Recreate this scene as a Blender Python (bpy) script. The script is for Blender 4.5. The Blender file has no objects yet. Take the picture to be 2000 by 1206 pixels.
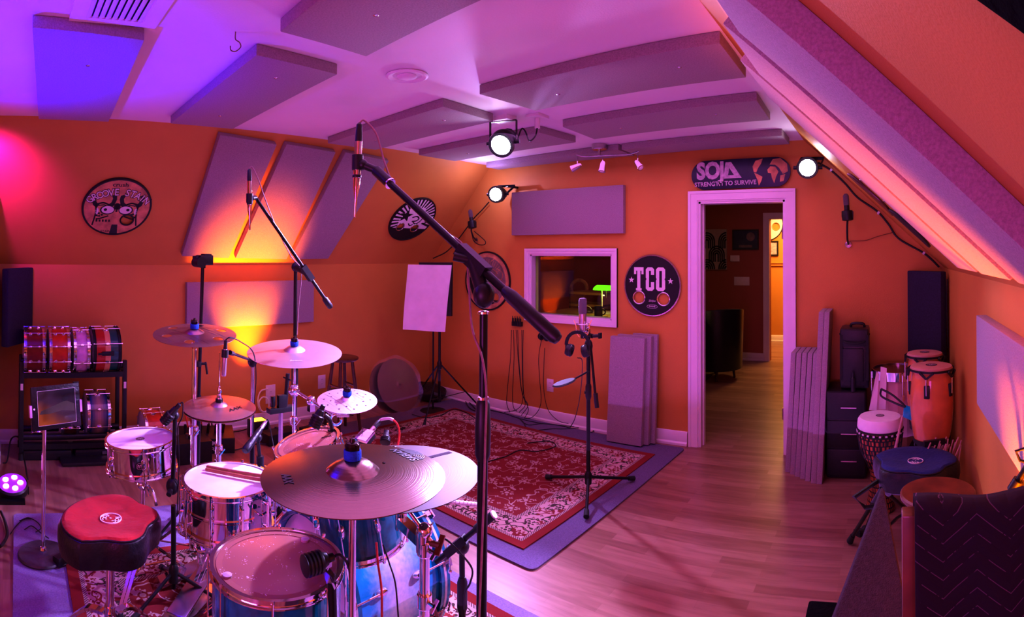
import bpy, bmesh, math, random
from mathutils import Vector as V, Matrix as M, Euler
from mathutils.geometry import tessellate_polygon
random.seed(7)
R = math.radians
PI = math.pi
COL = bpy.context.scene.collection

# ------------------------------------------------------------------ camera model (central cylindrical panorama)
F, YC, YAW, PIT, ROL = 1092.34, 480.94, -0.6664, 0.0109, 0.0029
EYE = 1.6
DB, WL, WR = 4.359, 4.608, 0.4686          # back wall, left knee wall, right knee wall
ZC, ZK = 2.484, 1.472                      # flat ceiling, knee wall top
CL, CR = -3.713, -0.6335                   # where the slopes meet the flat ceiling

def ray(px, py):
    th = (px-1000)/F
    x3, y2, z3 = math.sin(th), math.cos(th), (YC-py)/F
    c, s = math.cos(ROL), math.sin(ROL); x = c*x3-s*z3; z2 = s*x3+c*z3
    c, s = math.cos(PIT), math.sin(PIT); y = c*y2-s*z2; z = s*y2+c*z2
    c, s = math.cos(YAW), math.sin(YAW)
    return V((c*x+s*y, -s*x+c*y, z))
def hit(px, py, n, d):
    r = ray(px, py); n = V(n); o = V((0, 0, EYE))
    return o + r*((d-n.dot(o))/n.dot(r))
def on_z(px, py, z=0): return hit(px, py, (0, 0, 1), z)
def on_back(px, py, y=DB): return hit(px, py, (0, 1, 0), y)
def on_x(px, py, x): return hit(px, py, (1, 0, 0), x)
NLS = V((ZC-ZK, 0, -(CL+WL))).normalized()       # left slope normal, into the room
NRS = V((-(ZC-ZK), 0, -(WR-CR))).normalized()    # right slope normal, into the room
def on_ls(px, py, off=0): return hit(px, py, NLS, NLS.dot(V((CL, 0, ZC)))+off)
def on_rs(px, py, off=0): return hit(px, py, NRS, NRS.dot(V((CR, 0, ZC)))+off)
def at(px, py, d):
    r = ray(px, py); k = d/math.hypot(r.x, r.y)
    return V((r.x*k, r.y*k, EYE+r.z*k))

# ------------------------------------------------------------------ materials
def nt(name):
    m = bpy.data.materials.new(name); m.use_nodes = True
    n = m.node_tree; b = n.nodes['Principled BSDF']
    return m, n.nodes, n.links, b
def mat(name, col, rough=.5, metal=0., bump=None, var=None, emit=None, trans=0., coat=0., sheen=0., alpha=1., ior=None, spec=None):
    m, N, L, b = nt(name)
    b.inputs['Base Color'].default_value = (*col, 1)
    b.inputs['Roughness'].default_value = rough
    b.inputs['Metallic'].default_value = metal
    if trans: b.inputs['Transmission Weight'].default_value = trans
    if coat: b.inputs['Coat Weight'].default_value = coat
    if sheen: b.inputs['Sheen Weight'].default_value = sheen
    if alpha < 1: b.inputs['Alpha'].default_value = alpha
    if ior: b.inputs['IOR'].default_value = ior
    if spec is not None: b.inputs['Specular IOR Level'].default_value = spec
    if emit:
        b.inputs['Emission Color'].default_value = (*emit[0], 1); b.inputs['Emission Strength'].default_value = emit[1]
    tc = None
    if bump or var: tc = N.new('ShaderNodeTexCoord')
    if var:
        t = N.new('ShaderNodeTexNoise'); t.inputs['Scale'].default_value = var[0]; t.inputs['Detail'].default_value = 5
        L.new(tc.outputs['Object'], t.inputs['Vector'])
        r = N.new('ShaderNodeValToRGB'); a = var[1]
        r.color_ramp.elements[0].position = .3; r.color_ramp.elements[1].position = .7
        r.color_ramp.elements[0].color = (*[max(0, c*(1-a)) for c in col], 1)
        r.color_ramp.elements[1].color = (*[min(1, c*(1+a)) for c in col], 1)
        L.new(t.outputs['Fac'], r.inputs['Fac']); L.new(r.outputs['Color'], b.inputs['Base Color'])
    if bump:
        t = N.new('ShaderNodeTexNoise'); t.inputs['Scale'].default_value = bump[0]; t.inputs['Detail'].default_value = 4
        L.new(tc.outputs['Object'], t.inputs['Vector'])
        q = N.new('ShaderNodeBump'); q.inputs['Strength'].default_value = bump[1]; q.inputs['Distance'].default_value = .01
        L.new(t.outputs['Fac'], q.inputs['Height']); L.new(q.outputs['Normal'], b.inputs['Normal'])
    return m
def math_node(N, L, op, a, b=None, c=None):
    n = N.new('ShaderNodeMath'); n.operation = op
    for i, x in enumerate((a, b, c)):
        if x is None: continue
        if isinstance(x, (int, float)): n.inputs[i].default_value = x
        else: L.new(x, n.inputs[i])
    return n.outputs[0]
def mix_node(N, L, f, a, b):
    n = N.new('ShaderNodeMix'); n.data_type = 'RGBA'
    if isinstance(f, (int, float)): n.inputs[0].default_value = f
    else: L.new(f, n.inputs[0])
    for i, x in ((6, a), (7, b)):
        if isinstance(x, tuple): n.inputs[i].default_value = (*x, 1)
        else: L.new(x, n.inputs[i])
    return n.outputs[2]

# ------------------------------------------------------------------ mesh building
def basis(axis):
    z = V(axis).normalized()
    x = z.orthogonal().normalized() if abs(z.z) < .999 else V((1, 0, 0))
    if abs(z.z) < .999: x = V((0, 0, 1)).cross(z).normalized()
    y = z.cross(x)
    return M((x, y, z)).transposed()
def smooth_path(pts, k=6):
    P = [V(p) for p in pts]
    if len(P) < 3: return P
    Q = [P[0]*2-P[1]] + P + [P[-1]*2-P[-2]]
    out = []
    for i in range(1, len(Q)-2):
        a, b, c, d = Q[i-1:i+3]
        for j in range(k):
            t = j/k
            out.append(.5*((2*b)+(c-a)*t+(2*a-5*b+4*c-d)*t*t+(3*b-a-3*c+d)*t**3))
    return out + [P[-1]]
class MB:
    def __init__(s): s.v = []; s.f = []
    def add(s, vs, fs):
        o = len(s.v); s.v += [V(v) for v in vs]; s.f += [[i+o for i in f] for f in fs]; return s
    def xf(s, m):
        s.v = [m @ v for v in s.v]; return s
    def move(s, p): p = V(p); s.v = [v+p for v in s.v]; return s
    def join(s, o): return s.add(o.v, o.f)
    def box(s, c, d, rot=None):
        m = rot.to_3x3() if isinstance(rot, M) else (Euler(rot).to_matrix() if rot else M.Identity(3))
        x, y, z = d[0]/2, d[1]/2, d[2]/2
        vs = [V(c)+m @ V((i*x, j*y, k*z)) for i in (-1, 1) for j in (-1, 1) for k in (-1, 1)]
        return s.add(vs, [(0, 1, 3, 2), (4, 6, 7, 5), (0, 4, 5, 1), (2, 3, 7, 6), (0, 2, 6, 4), (1, 5, 7, 3)])
    def bar(s, a, b, w, h, up=(0, 0, 1)):
        a, b = V(a), V(b); z = (b-a); L = z.length; z.normalize()
        x = V(up).cross(z)
        if x.length < 1e-4: x = V((1, 0, 0)).cross(z)
        x.normalize(); y = z.cross(x)
        m = M((x, y, z)).transposed()
        return s.box((a+b)/2, (w, h, L), m.to_4x4())
    def lathe(s, prof, c=(0, 0, 0), axis=(0, 0, 1), n=32, closed=False):
        B = basis(axis); c = V(c); vs = []; fs = []
        for r, z in prof:
            for k in range(n):
                a = 2*PI*k/n; vs.append(c+B @ V((r*math.cos(a), r*math.sin(a), z)))
        m = len(prof)
        for i in range(m if closed else m-1):
            j = (i+1) % m
            for k in range(n):
                q = (k+1) % n; fs.append((i*n+k, i*n+q, j*n+q, j*n+k))
        if not closed:
            if prof[0][0] > 1e-6: fs.append(tuple(range(n))[::-1])
            if prof[-1][0] > 1e-6: fs.append(tuple((m-1)*n+k for k in range(n)))
        return s.add(vs, fs)
    def cyl(s, a, b, r0, r1=None, n=16):
        a, b = V(a), V(b); r1 = r0 if r1 is None else r1
        return s.lathe([(r0, 0), (r1, (b-a).length)], a, b-a, n)
    def pipe(s, a, b, ro, ri, n=32):   # hollow ring/shell
        a, b = V(a), V(b); h = (b-a).length
        return s.lathe([(ro, 0), (ro, h), (ri, h), (ri, 0)], a, b-a, n, closed=True)
    def tube(s, pts, r, n=8, closed=False):
        P = [V(p) for p in pts]; m = len(P); vs = []; fs = []
        T = []
        for i in range(m):
            if closed: t = P[(i+1) % m]-P[i-1]
            else: t = P[min(i+1, m-1)]-P[max(i-1, 0)]
            T.append(t.normalized() if t.length > 1e-9 else V((0, 0, 1)))
        x = T[0].orthogonal().normalized()
        for i in range(m):
            x = (x-T[i]*x.dot(T[i]))
            x = x.normalized() if x.length > 1e-6 else T[i].orthogonal().normalized()
            y = T[i].cross(x); rr = r[i] if isinstance(r, (list, tuple)) else r
            for k in range(n):
                a = 2*PI*k/n; vs.append(P[i]+(x*math.cos(a)+y*math.sin(a))*rr)
        for i in range(m if closed else m-1):
            j = (i+1) % m
            for k in range(n):
                q = (k+1) % n; fs.append((i*n+k, i*n+q, j*n+q, j*n+k))
        if not closed: fs += [tuple(range(n))[::-1], tuple((m-1)*n+k for k in range(n))]
        return s.add(vs, fs)
    def torus(s, c, axis, Rr, r, n=40, k=8):
        B = basis(axis); c = V(c)
        return s.tube([c+B @ V((Rr*math.cos(2*PI*i/n), Rr*math.sin(2*PI*i/n), 0)) for i in range(n)], r, k, True)
    def ball(s, c, r, sc=(1, 1, 1), n=16, m=8):
        o = MB().lathe([(max(1e-7, r*math.sin(PI*i/m)), -r*math.cos(PI*i/m)) for i in range(m+1)], n=n)
        o.v = [V(c)+V((v.x*sc[0], v.y*sc[1], v.z*sc[2])) for v in o.v]
        return s.join(o)
    def prism(s, poly, z0, z1, holes=()):     # outline in xy, extruded in z
        loops = [[V((p[0], p[1], 0)) for p in poly]]+[[V((p[0], p[1], 0)) for p in h] for h in holes]
        tris = tessellate_polygon(loops); flat = [p for l in loops for p in l]; n = len(flat)
        vs = [V((p.x, p.y, z0)) for p in flat]+[V((p.x, p.y, z1)) for p in flat]
        fs = []
        for t in tris:
            a, b, c = [flat[i] for i in t]
            if (b-a).cross(c-a).z < 0: t = t[::-1]
            fs.append(tuple(i+n for i in t)); fs.append(tuple(t)[::-1])
        o = 0
        for li, l in enumerate(loops):
            k = len(l); area = sum(l[i].x*l[(i+1) % k].y-l[(i+1) % k].x*l[i].y for i in range(k))
            ccw = (area > 0) ^ (li > 0)
            for i in range(k):
                j = (i+1) % k; q = (o+i, o+j, o+j+n, o+i+n); fs.append(q if ccw else q[::-1])
            o += k
        return s.add(vs, fs)
    def slab(s, c4, n, t):                     # quad corners (any order round), thickness t along n
        c = [V(p) for p in c4]; n = V(n).normalized()*t
        o = MB().add(c+[p+n for p in c], [(3, 2, 1, 0), (4, 5, 6, 7), (0, 1, 5, 4), (1, 2, 6, 5), (2, 3, 7, 6), (3, 0, 4, 7)])
        if (c[1]-c[0]).cross(c[2]-c[0]).dot(n) < 0: o.f = [f[::-1] for f in o.f]
        return s.join(o)
def circ(r, n=48, c=(0, 0), sx=1, sy=1, a0=0, a1=2*PI):
    full = abs(a1-a0-2*PI) < 1e-6
    return [(c[0]+r*sx*math.cos(a0+(a1-a0)*i/(n if full else n-1)), c[1]+r*sy*math.sin(a0+(a1-a0)*i/(n if full else n-1))) for i in range(n)]
def star(r, k=5, c=(0, 0), inner=.4, rot=PI/2):
    return [(c[0]+(r if i % 2 == 0 else r*inner)*math.cos(rot+PI*i/k), c[1]+(r if i % 2 == 0 else r*inner)*math.sin(rot+PI*i/k)) for i in range(2*k)]
_txt = {}
def text(s, size, depth=.0008, sx=1., bold=0., shear=0., spacing=1.):
    """flat lettering in the xy plane, centred, as an MB"""
    cu = bpy.data.curves.new('lettering', 'FONT'); cu.body = s; cu.size = size; cu.align_x = 'CENTER'; cu.align_y = 'CENTER'
    cu.extrude = depth/2; cu.offset = bold; cu.shear = shear; cu.space_character = spacing; cu.resolution_u = 3
    o = bpy.data.objects.new('lettering', cu)
    me = bpy.data.meshes.new_from_object(o)
    b = MB().add([V((v.co.x*sx, v.co.y, v.co.z+depth/2)) for v in me.vertices], [tuple(p.vertices) for p in me.polygons])
    bpy.data.objects.remove(o); bpy.data.meshes.remove(me); bpy.data.curves.remove(cu)
    return b
def frame(o, x, y):            # matrix: local x,y -> world directions, origin o
    x = V(x).normalized(); y = V(y).normalized(); z = x.cross(y).normalized(); y = z.cross(x)
    m = M((x, y, z)).transposed().to_4x4(); m.translation = V(o); return m

def mk(name, mb, m, parent=None, bev=0., smooth=True, ang=35):
    me = bpy.data.meshes.new(name); me.from_pydata([tuple(v) for v in mb.v], [], mb.f)
    bm = bmesh.new(); bm.from_mesh(me)
    bmesh.ops.remove_doubles(bm, verts=bm.verts, dist=1e-6)
    if bev:
        ed = [e for e in bm.edges if len(e.link_faces) == 2 and e.calc_face_angle(0) > R(40)]
        bmesh.ops.bevel(bm, geom=ed, offset=bev, segments=2, affect='EDGES', profile=.6, clamp_overlap=True)
    bm.to_mesh(me); bm.free()
    if smooth:
        me.shade_smooth(); me.set_sharp_from_angle(angle=R(ang))
    me.materials.append(m)
    o = bpy.data.objects.new(name, me); COL.objects.link(o)
    if parent: o.parent = parent
    return o
def tag(o, label=None, cat=None, group=None, kind=None):
    if label: o['label'] = label
    if cat: o['category'] = cat
    if group: o['group'] = group
    if kind: o['kind'] = kind
    return o
def thing(name, label, cat, loc=(0, 0, 0), rot=(0, 0, 0), group=None):
    o = bpy.data.objects.new(name, None); COL.objects.link(o); o.empty_display_size = .05
    o.location = loc
    if isinstance(rot, M): o.rotation_euler = rot.to_euler()
    else: o.rotation_euler = rot
    return tag(o, label, cat, group)
def part(p, name, mb, m, label=None, bev=0., ang=35):
    o = mk(name, mb, m, p, bev, ang=ang)
    if label: o['label'] = label
    return o
def solo(name, mb, m, label, cat, group=None, bev=0., ang=35, kind=None):
    """one-mesh thing given in world coordinates; origin moved to its base"""
    lo = V((min(v.x for v in mb.v), min(v.y for v in mb.v), min(v.z for v in mb.v)))
    hi = V((max(v.x for v in mb.v), max(v.y for v in mb.v), max(v.z for v in mb.v)))
    c = V(((lo.x+hi.x)/2, (lo.y+hi.y)/2, lo.z)); mb.move(-c)
    o = mk(name, mb, m, None, bev, ang=ang); o.location = c
    return tag(o, label, cat, group, kind)
SETTING = {
 'wall_back': ('orange back wall with the control room window and the doorway', 'wall'), 'floor': ('wood strip laminate floor of the room and hall', 'floor'),
 'ceiling': ('flat white ceiling carrying grey acoustic panels', 'ceiling'), 'wall_left': ('low orange knee wall on the left under the slope', 'wall'),
 'wall_right': ('low orange knee wall on the right behind the congas', 'wall'), 'wall_left_slope': ('sloping orange wall above the left knee wall', 'wall'),
 'wall_right_slope': ('sloping orange wall above the right knee wall', 'wall'), 'wall_front': ('orange wall behind the viewer', 'wall'), 'wall_return': ('short orange wall return at the far left edge', 'wall'),
 'wall_hall_back': ('orange wall at the far end of the hall, coloured dark as in shade', 'wall'), 'wall_hall_left': ('orange wall on the left of the hall, coloured dark as in shade', 'wall'), 'wall_hall_right': ('orange wall on the right of the hall, coloured dark as in shade', 'wall'),
 'ceiling_hall': ('white ceiling over the dark hall', 'ceiling'), 'wall_far_room': ('bright orange wall of the lit far room', 'wall'), 'wall_far_left': ('left wall of the lit far room', 'wall'), 'wall_far_right': ('right wall of the lit far room', 'wall'),
 'trim_1': ('white casing around the far hall opening', 'trim'), 'trim_2': ('orange chair rail in the lit far room', 'trim'),
 'baseboard_left': ('white baseboard along the left knee wall', 'baseboard'), 'baseboard_back': ('white baseboard on the back wall under the window', 'baseboard'), 'baseboard_back_right': ('white baseboard right of the doorway', 'baseboard'),
 'baseboard_right': ('white baseboard along the right knee wall', 'baseboard'), 'baseboard_return': ('white baseboard of the wall return at the left edge', 'baseboard'), 'baseboard_hall': ('white baseboard at the end of the hall', 'baseboard'), 'baseboard_far': ('white baseboard in the lit far room', 'baseboard')}
def struct(name, mb, m, bev=0.):
    return tag(mk(name, mb, m, None, bev), *SETTING.get(name, (None, None)), kind='structure')
def dup(o, loc=None, rot=None, label=None, parent=None):
    c = o.copy(); COL.objects.link(c)
    if parent: c.parent = parent
    if loc is not None: c.location = loc
    if rot is not None: c.rotation_euler = rot
    if label: c['label'] = label
    for ch in list(o.children): dup(ch, parent=c)
    return c
# ------------------------------------------------------------------ material library
ORANGE = (.62, .30, .062)
m_orange = mat('orange_wall_paint', ORANGE, .55, bump=(180, .12), var=(2.5, .05))
m_white = mat('white_ceiling_paint', (.80, .76, .78), .7, bump=(120, .1), var=(2, .03))
m_trim = mat('white_gloss_trim', (.80, .76, .79), .35, var=(6, .03))
m_panel = mat('grey_acoustic_fabric', (.37, .31, .345), .95, bump=(420, .35), var=(160, .16), sheen=.15)
m_dark_panel = mat('navy_acoustic_fabric', (.030, .022, .060), .95, bump=(300, .3), var=(90, .2))
m_black = mat('black_plastic', (.012, .012, .016), .42, var=(40, .2))
m_black_metal = mat('black_coated_steel', (.012, .012, .015), .3, metal=.3, var=(30, .2))
m_foam = mat('black_acoustic_foam', (.006, .006, .008), 1., bump=(90, .5), var=(40, .2), spec=.05)
m_rubber = mat('black_rubber', (.016, .016, .018), .75, var=(60, .2))
m_chrome = mat('chrome', (.86, .86, .88), .07, metal=1, var=(9, .04))
m_steel = mat('brushed_steel', (.62, .62, .66), .25, metal=1, var=(14, .1))
m_nickel = mat('satin_nickel', (.55, .5, .5), .22, metal=1, var=(14, .1))
m_head_white = mat('coated_white_drumhead', (.86, .84, .88), .55, bump=(300, .08), var=(25, .04))
m_felt_blue = mat('blue_felt', (.02, .10, .62), .9, bump=(200, .4), var=(60, .2))
m_wing = mat('dark_wing_nut', (.04, .02, .02), .25, metal=.6, var=(30, .2))
m_wood_dark = mat('dark_walnut_stain', (.075, .022, .012), .35, var=(18, .35), coat=.3)
m_wood_brown = mat('brown_wood', (.17, .052, .02), .38, var=(14, .3), coat=.2)
m_stick = mat('hickory_drumstick', (.42, .17, .09), .45, var=(40, .2))
m_cable = mat('black_cable_rubber', (.012, .011, .014), .5, var=(50, .2))
m_cable_grey = mat('grey_cable_rubber', (.30, .20, .20), .5, var=(50, .2))
m_red_cable = mat('red_cable_jacket', (.75, .06, .05), .4, var=(50, .15))
m_white_plastic = mat('white_plastic', (.78, .74, .76), .4, var=(20, .04))
m_silver_mic = mat('silver_microphone_body', (.60, .55, .60), .3, metal=.9, var=(30, .1))
m_grille = mat('silver_microphone_grille', (.26, .20, .26), .45, metal=.7, bump=(900, .8), var=(500, .4))
m_lens = mat('lit_led_lens', (.9, .9, 1), .3, emit=((.80, .80, 1.), 40.), var=(5, .01))
m_led_purple = mat('lit_purple_led', (.8, .6, 1), .3, emit=((.80, .40, 1.), 18.), var=(5, .01))
m_led_orange = mat('lit_amber_led', (1, .6, .1), .3, emit=((1., .40, .02), 6.), var=(5, .01))
m_led_pink = mat('lit_magenta_led', (1, .3, .8), .3, emit=((1., .12, .75), 40.), var=(5, .01))
m_ink = mat('black_print', (.010, .008, .014), .5, var=(30, .2))
m_ink_white = mat('white_print', (.78, .74, .78), .5, var=(30, .05))
m_ink_pale = mat('pale_print', (.55, .45, .55), .5, var=(40, .25))
m_red_seat = mat('red_velour', (.34, .007, .014), .9, bump=(60, .3), var=(12, .16), sheen=.06)
m_blue_seat = mat('blue_velour', (.014, .024, .14), .9, bump=(60, .3), var=(12, .2), sheen=.06)
m_vinyl = mat('black_vinyl', (.014, .012, .018), .35, bump=(90, .2), var=(40, .2))
m_vinyl_grey = mat('grey_carpet_fabric', (.055, .040, .055), .95, bump=(250, .5), var=(90, .2))
m_cloth_white = mat('white_cloth', (.78, .70, .76), .9, bump=(300, .15), var=(8, .06))
m_gold = mat('gilt_print', (.10, .075, .06), .5, var=(20, .3))
m_tan = mat('tan_print', (.58, .30, .15), .55, var=(14, .35))
m_tan2 = mat('khaki_print', (.22, .16, .14), .55, var=(14, .35))

def m_cymbal(name, col, rough, metal=.92):
    m, N, L, b = nt(name)
    b.inputs['Metallic'].default_value = metal; b.inputs['Roughness'].default_value = rough
    tc = N.new('ShaderNodeTexCoord'); sp = N.new('ShaderNodeSeparateXYZ'); L.new(tc.outputs['Object'], sp.inputs[0])
    r = math_node(N, L, 'SQRT', math_node(N, L, 'ADD', math_node(N, L, 'MULTIPLY', sp.outputs[0], sp.outputs[0]), math_node(N, L, 'MULTIPLY', sp.outputs[1], sp.outputs[1])))
    no = N.new('ShaderNodeTexNoise'); no.noise_dimensions = '1D'; no.inputs['Scale'].default_value = 260; no.inputs['Detail'].default_value = 3
    L.new(r, no.inputs['W'])
    n2 = N.new('ShaderNodeTexNoise'); n2.inputs['Scale'].default_value = 14; L.new(tc.outputs['Object'], n2.inputs['Vector'])
    f = math_node(N, L, 'MULTIPLY', math_node(N, L, 'ADD', no.outputs['Fac'], n2.outputs['Fac']), .5)
    c = mix_node(N, L, f, tuple(x*.80 for x in col), tuple(min(1, x*1.15) for x in col))
    L.new(c, b.inputs['Base Color'])
    q = N.new('ShaderNodeBump'); q.inputs['Strength'].default_value = .12; q.inputs['Distance'].default_value = .002
    L.new(no.outputs['Fac'], q.inputs['Height']); L.new(q.outputs['Normal'], b.inputs['Normal'])
    return m
m_bronze = m_cymbal('bright_bronze', (.62, .46, .42), .36)
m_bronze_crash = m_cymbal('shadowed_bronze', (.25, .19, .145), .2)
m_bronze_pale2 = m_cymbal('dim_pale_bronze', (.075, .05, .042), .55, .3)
m_bronze_ride = m_cymbal('pale_bronze', (.74, .60, .60), .42)
m_bronze_dark = m_cymbal('dark_bronze', (.42, .27, .24), .36)
m_bronze_white = m_cymbal('silvered_bronze', (.88, .80, .84), .42)

def m_floor_wood():
    m, N, L, b = nt('laminate_strip_floor'); b.inputs['Roughness'].default_value = .33
    tc = N.new('ShaderNodeTexCoord')
    br = N.new('ShaderNodeTexBrick'); br.offset = .37; br.offset_frequency = 2; br.squash = 1
    for k, v in (('Scale', 1), ('Mortar Size', .0006), ('Mortar Smooth', .1), ('Bias', 0), ('Brick Width', .62), ('Row Height', .066)): br.inputs[k].default_value = v
    br.inputs['Color1'].default_value = (0, 0, 0, 1); br.inputs['Color2'].default_value = (1, 1, 1, 1); br.inputs['Mortar'].default_value = (.2, .2, .2, 1)
    L.new(tc.outputs['Object'], br.inputs['Vector'])
    mp = N.new('ShaderNodeMapping'); mp.inputs['Scale'].default_value = (3.5, 30, 1); L.new(tc.outputs['Object'], mp.inputs['Vector'])
    no = N.new('ShaderNodeTexNoise'); no.inputs['Scale'].default_value = 1; no.inputs['Detail'].default_value = 6; no.inputs['Distortion'].default_value = .7
    L.new(mp.outputs[0], no.inputs['Vector'])
    base = mix_node(N, L, br.outputs['Color'], (.25, .122, .084), (.36, .205, .145))
    grain = N.new('ShaderNodeValToRGB'); grain.color_ramp.elements[0].position = .28; grain.color_ramp.elements[1].position = .62
    grain.color_ramp.elements[0].color = (.80, .75, .72, 1); grain.color_ramp.elements[1].color = (1.08, 1.08, 1.08, 1)
    L.new(no.outputs['Fac'], grain.inputs['Fac'])
    mx = N.new('ShaderNodeMix'); mx.data_type = 'RGBA'; mx.blend_type = 'MULTIPLY'; mx.inputs[0].default_value = 1
    L.new(base, mx.inputs[6]); L.new(grain.outputs['Color'], mx.inputs[7]); L.new(mx.outputs[2], b.inputs['Base Color'])
    q = N.new('ShaderNodeBump'); q.inputs['Strength'].default_value = .15; q.inputs['Distance'].default_value = .002
    L.new(br.outputs['Fac'], q.inputs['Height']); q.invert = True; L.new(q.outputs['Normal'], b.inputs['Normal'])
    return m
m_floor = m_floor_wood()

def m_rug(name, hx, hy, red=(.20, .010, .014), cream=(.52, .36, .33)):
    """oriental rug: red field with pale blossoms and vines, cream floral border between guard stripes"""
    m, N, L, b = nt(name); b.inputs['Roughness'].default_value = .95
    tc = N.new('ShaderNodeTexCoord'); sp = N.new('ShaderNodeSeparateXYZ'); L.new(tc.outputs['Object'], sp.inputs[0])
    ax = math_node(N, L, 'SUBTRACT', hx, math_node(N, L, 'ABSOLUTE', sp.outputs[0]))
    ay = math_node(N, L, 'SUBTRACT', hy, math_node(N, L, 'ABSOLUTE', sp.outputs[1]))
    d = math_node(N, L, 'MINIMUM', ax, ay)
    def blossoms(scale, size, pet, hole):
        vo = N.new('ShaderNodeTexVoronoi'); vo.voronoi_dimensions = '2D'; vo.inputs['Scale'].default_value = scale; vo.inputs['Randomness'].default_value = .55
        L.new(tc.outputs['Object'], vo.inputs['Vector'])
        sc = N.new('ShaderNodeVectorMath'); sc.operation = 'SUBTRACT'; L.new(tc.outputs['Object'], sc.inputs[0]); L.new(vo.outputs['Position'], sc.inputs[1])
        s2 = N.new('ShaderNodeSeparateXYZ'); L.new(sc.outputs[0], s2.inputs[0])
        an = math_node(N, L, 'ARCTAN2', s2.outputs[1], s2.outputs[0])
        co = math_node(N, L, 'COSINE', math_node(N, L, 'MULTIPLY', an, pet))
        lim = math_node(N, L, 'MULTIPLY_ADD', co, size*.32, size*.68)
        dist = math_node(N, L, 'DIVIDE', vo.outputs['Distance'], 1)
        rr = N.new('ShaderNodeVectorMath'); rr.operation = 'LENGTH'
        cmb = N.new('ShaderNodeCombineXYZ'); L.new(s2.outputs[0], cmb.inputs[0]); L.new(s2.outputs[1], cmb.inputs[1]); L.new(cmb.outputs[0], rr.inputs[0])
        inside = math_node(N, L, 'LESS_THAN', rr.outputs['Value'], lim)
        ring = math_node(N, L, 'GREATER_THAN', math_node(N, L, 'ABSOLUTE', math_node(N, L, 'SUBTRACT', rr.outputs['Value'], size*hole)), size*.11)
        return math_node(N, L, 'MULTIPLY', inside, ring)
    def vines(scale, w, seed):
        no = N.new('ShaderNodeTexNoise'); no.inputs['Scale'].default_value = scale; no.inputs['Detail'].default_value = 1
        mp = N.new('ShaderNodeMapping'); mp.inputs['Location'].default_value = (seed, seed*2, 0); L.new(tc.outputs['Object'], mp.inputs[0]); L.new(mp.outputs[0], no.inputs['Vector'])
        return math_node(N, L, 'LESS_THAN', math_node(N, L, 'ABSOLUTE', math_node(N, L, 'SUBTRACT', no.outputs['Fac'], .5)), w)
    fieldmask = math_node(N, L, 'MAXIMUM', math_node(N, L, 'MAXIMUM', blossoms(5.6, .046, 7, .45), blossoms(11.5, .016, 4, .2)), vines(7, .009, 3))
    field = mix_node(N, L, fieldmask, red, tuple(c*.85 for c in cream))
    bmask = math_node(N, L, 'MAXIMUM', math_node(N, L, 'MAXIMUM', blossoms(9.5, .036, 6, .4), blossoms(21, .012, 3, .1)), vines(13, .03, 9))
    dark = N.new('ShaderNodeTexNoise'); dark.inputs['Scale'].default_value = 9; L.new(tc.outputs['Object'], dark.inputs['Vector'])
    motif = mix_node(N, L, math_node(N, L, 'GREATER_THAN', dark.outputs['Fac'], .52), (.055, .028, .02), (.20, .012, .014))
    border = mix_node(N, L, bmask, cream, motif)
    dots = math_node(N, L, 'GREATER_THAN', math_node(N, L, 'SINE', math_node(N, L, 'MULTIPLY', math_node(N, L, 'ADD', sp.outputs[0], sp.outputs[1]), 420)), .1)
    guard = mix_node(N, L, dots, tuple(c*.25 for c in cream), cream)
    def between(a, c_):
        return math_node(N, L, 'MULTIPLY', math_node(N, L, 'GREATER_THAN', d, a), math_node(N, L, 'LESS_THAN', d, c_))
    c = mix_node(N, L, math_node(N, L, 'GREATER_THAN', d, .055), (.22, .008, .010), border)
    c = mix_node(N, L, between(.055, .075), c, guard)
    c = mix_node(N, L, between(.235, .262), c, guard)
    c = mix_node(N, L, math_node(N, L, 'GREATER_THAN', d, .262), c, field)
    L.new(c, b.inputs['Base Color'])
    no = N.new('ShaderNodeTexNoise'); no.inputs['Scale'].default_value = 400; L.new(tc.outputs['Object'], no.inputs['Vector'])
    q = N.new('ShaderNodeBump'); q.inputs['Strength'].default_value = .5; q.inputs['Distance'].default_value = .003
    L.new(no.outputs['Fac'], q.inputs['Height']); L.new(q.outputs['Normal'], b.inputs['Normal'])
    return m
m_pad_lit = mat('lit_blue_grey_felt_pad', (.27, .22, .40), .95, bump=(260, .4), var=(120, .18))  # same felt as the far pad, stage light put into its lighter colour
m_pad = mat('blue_grey_felt_pad', (.150, .115, .215), .95, bump=(260, .4), var=(120, .18))

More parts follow.
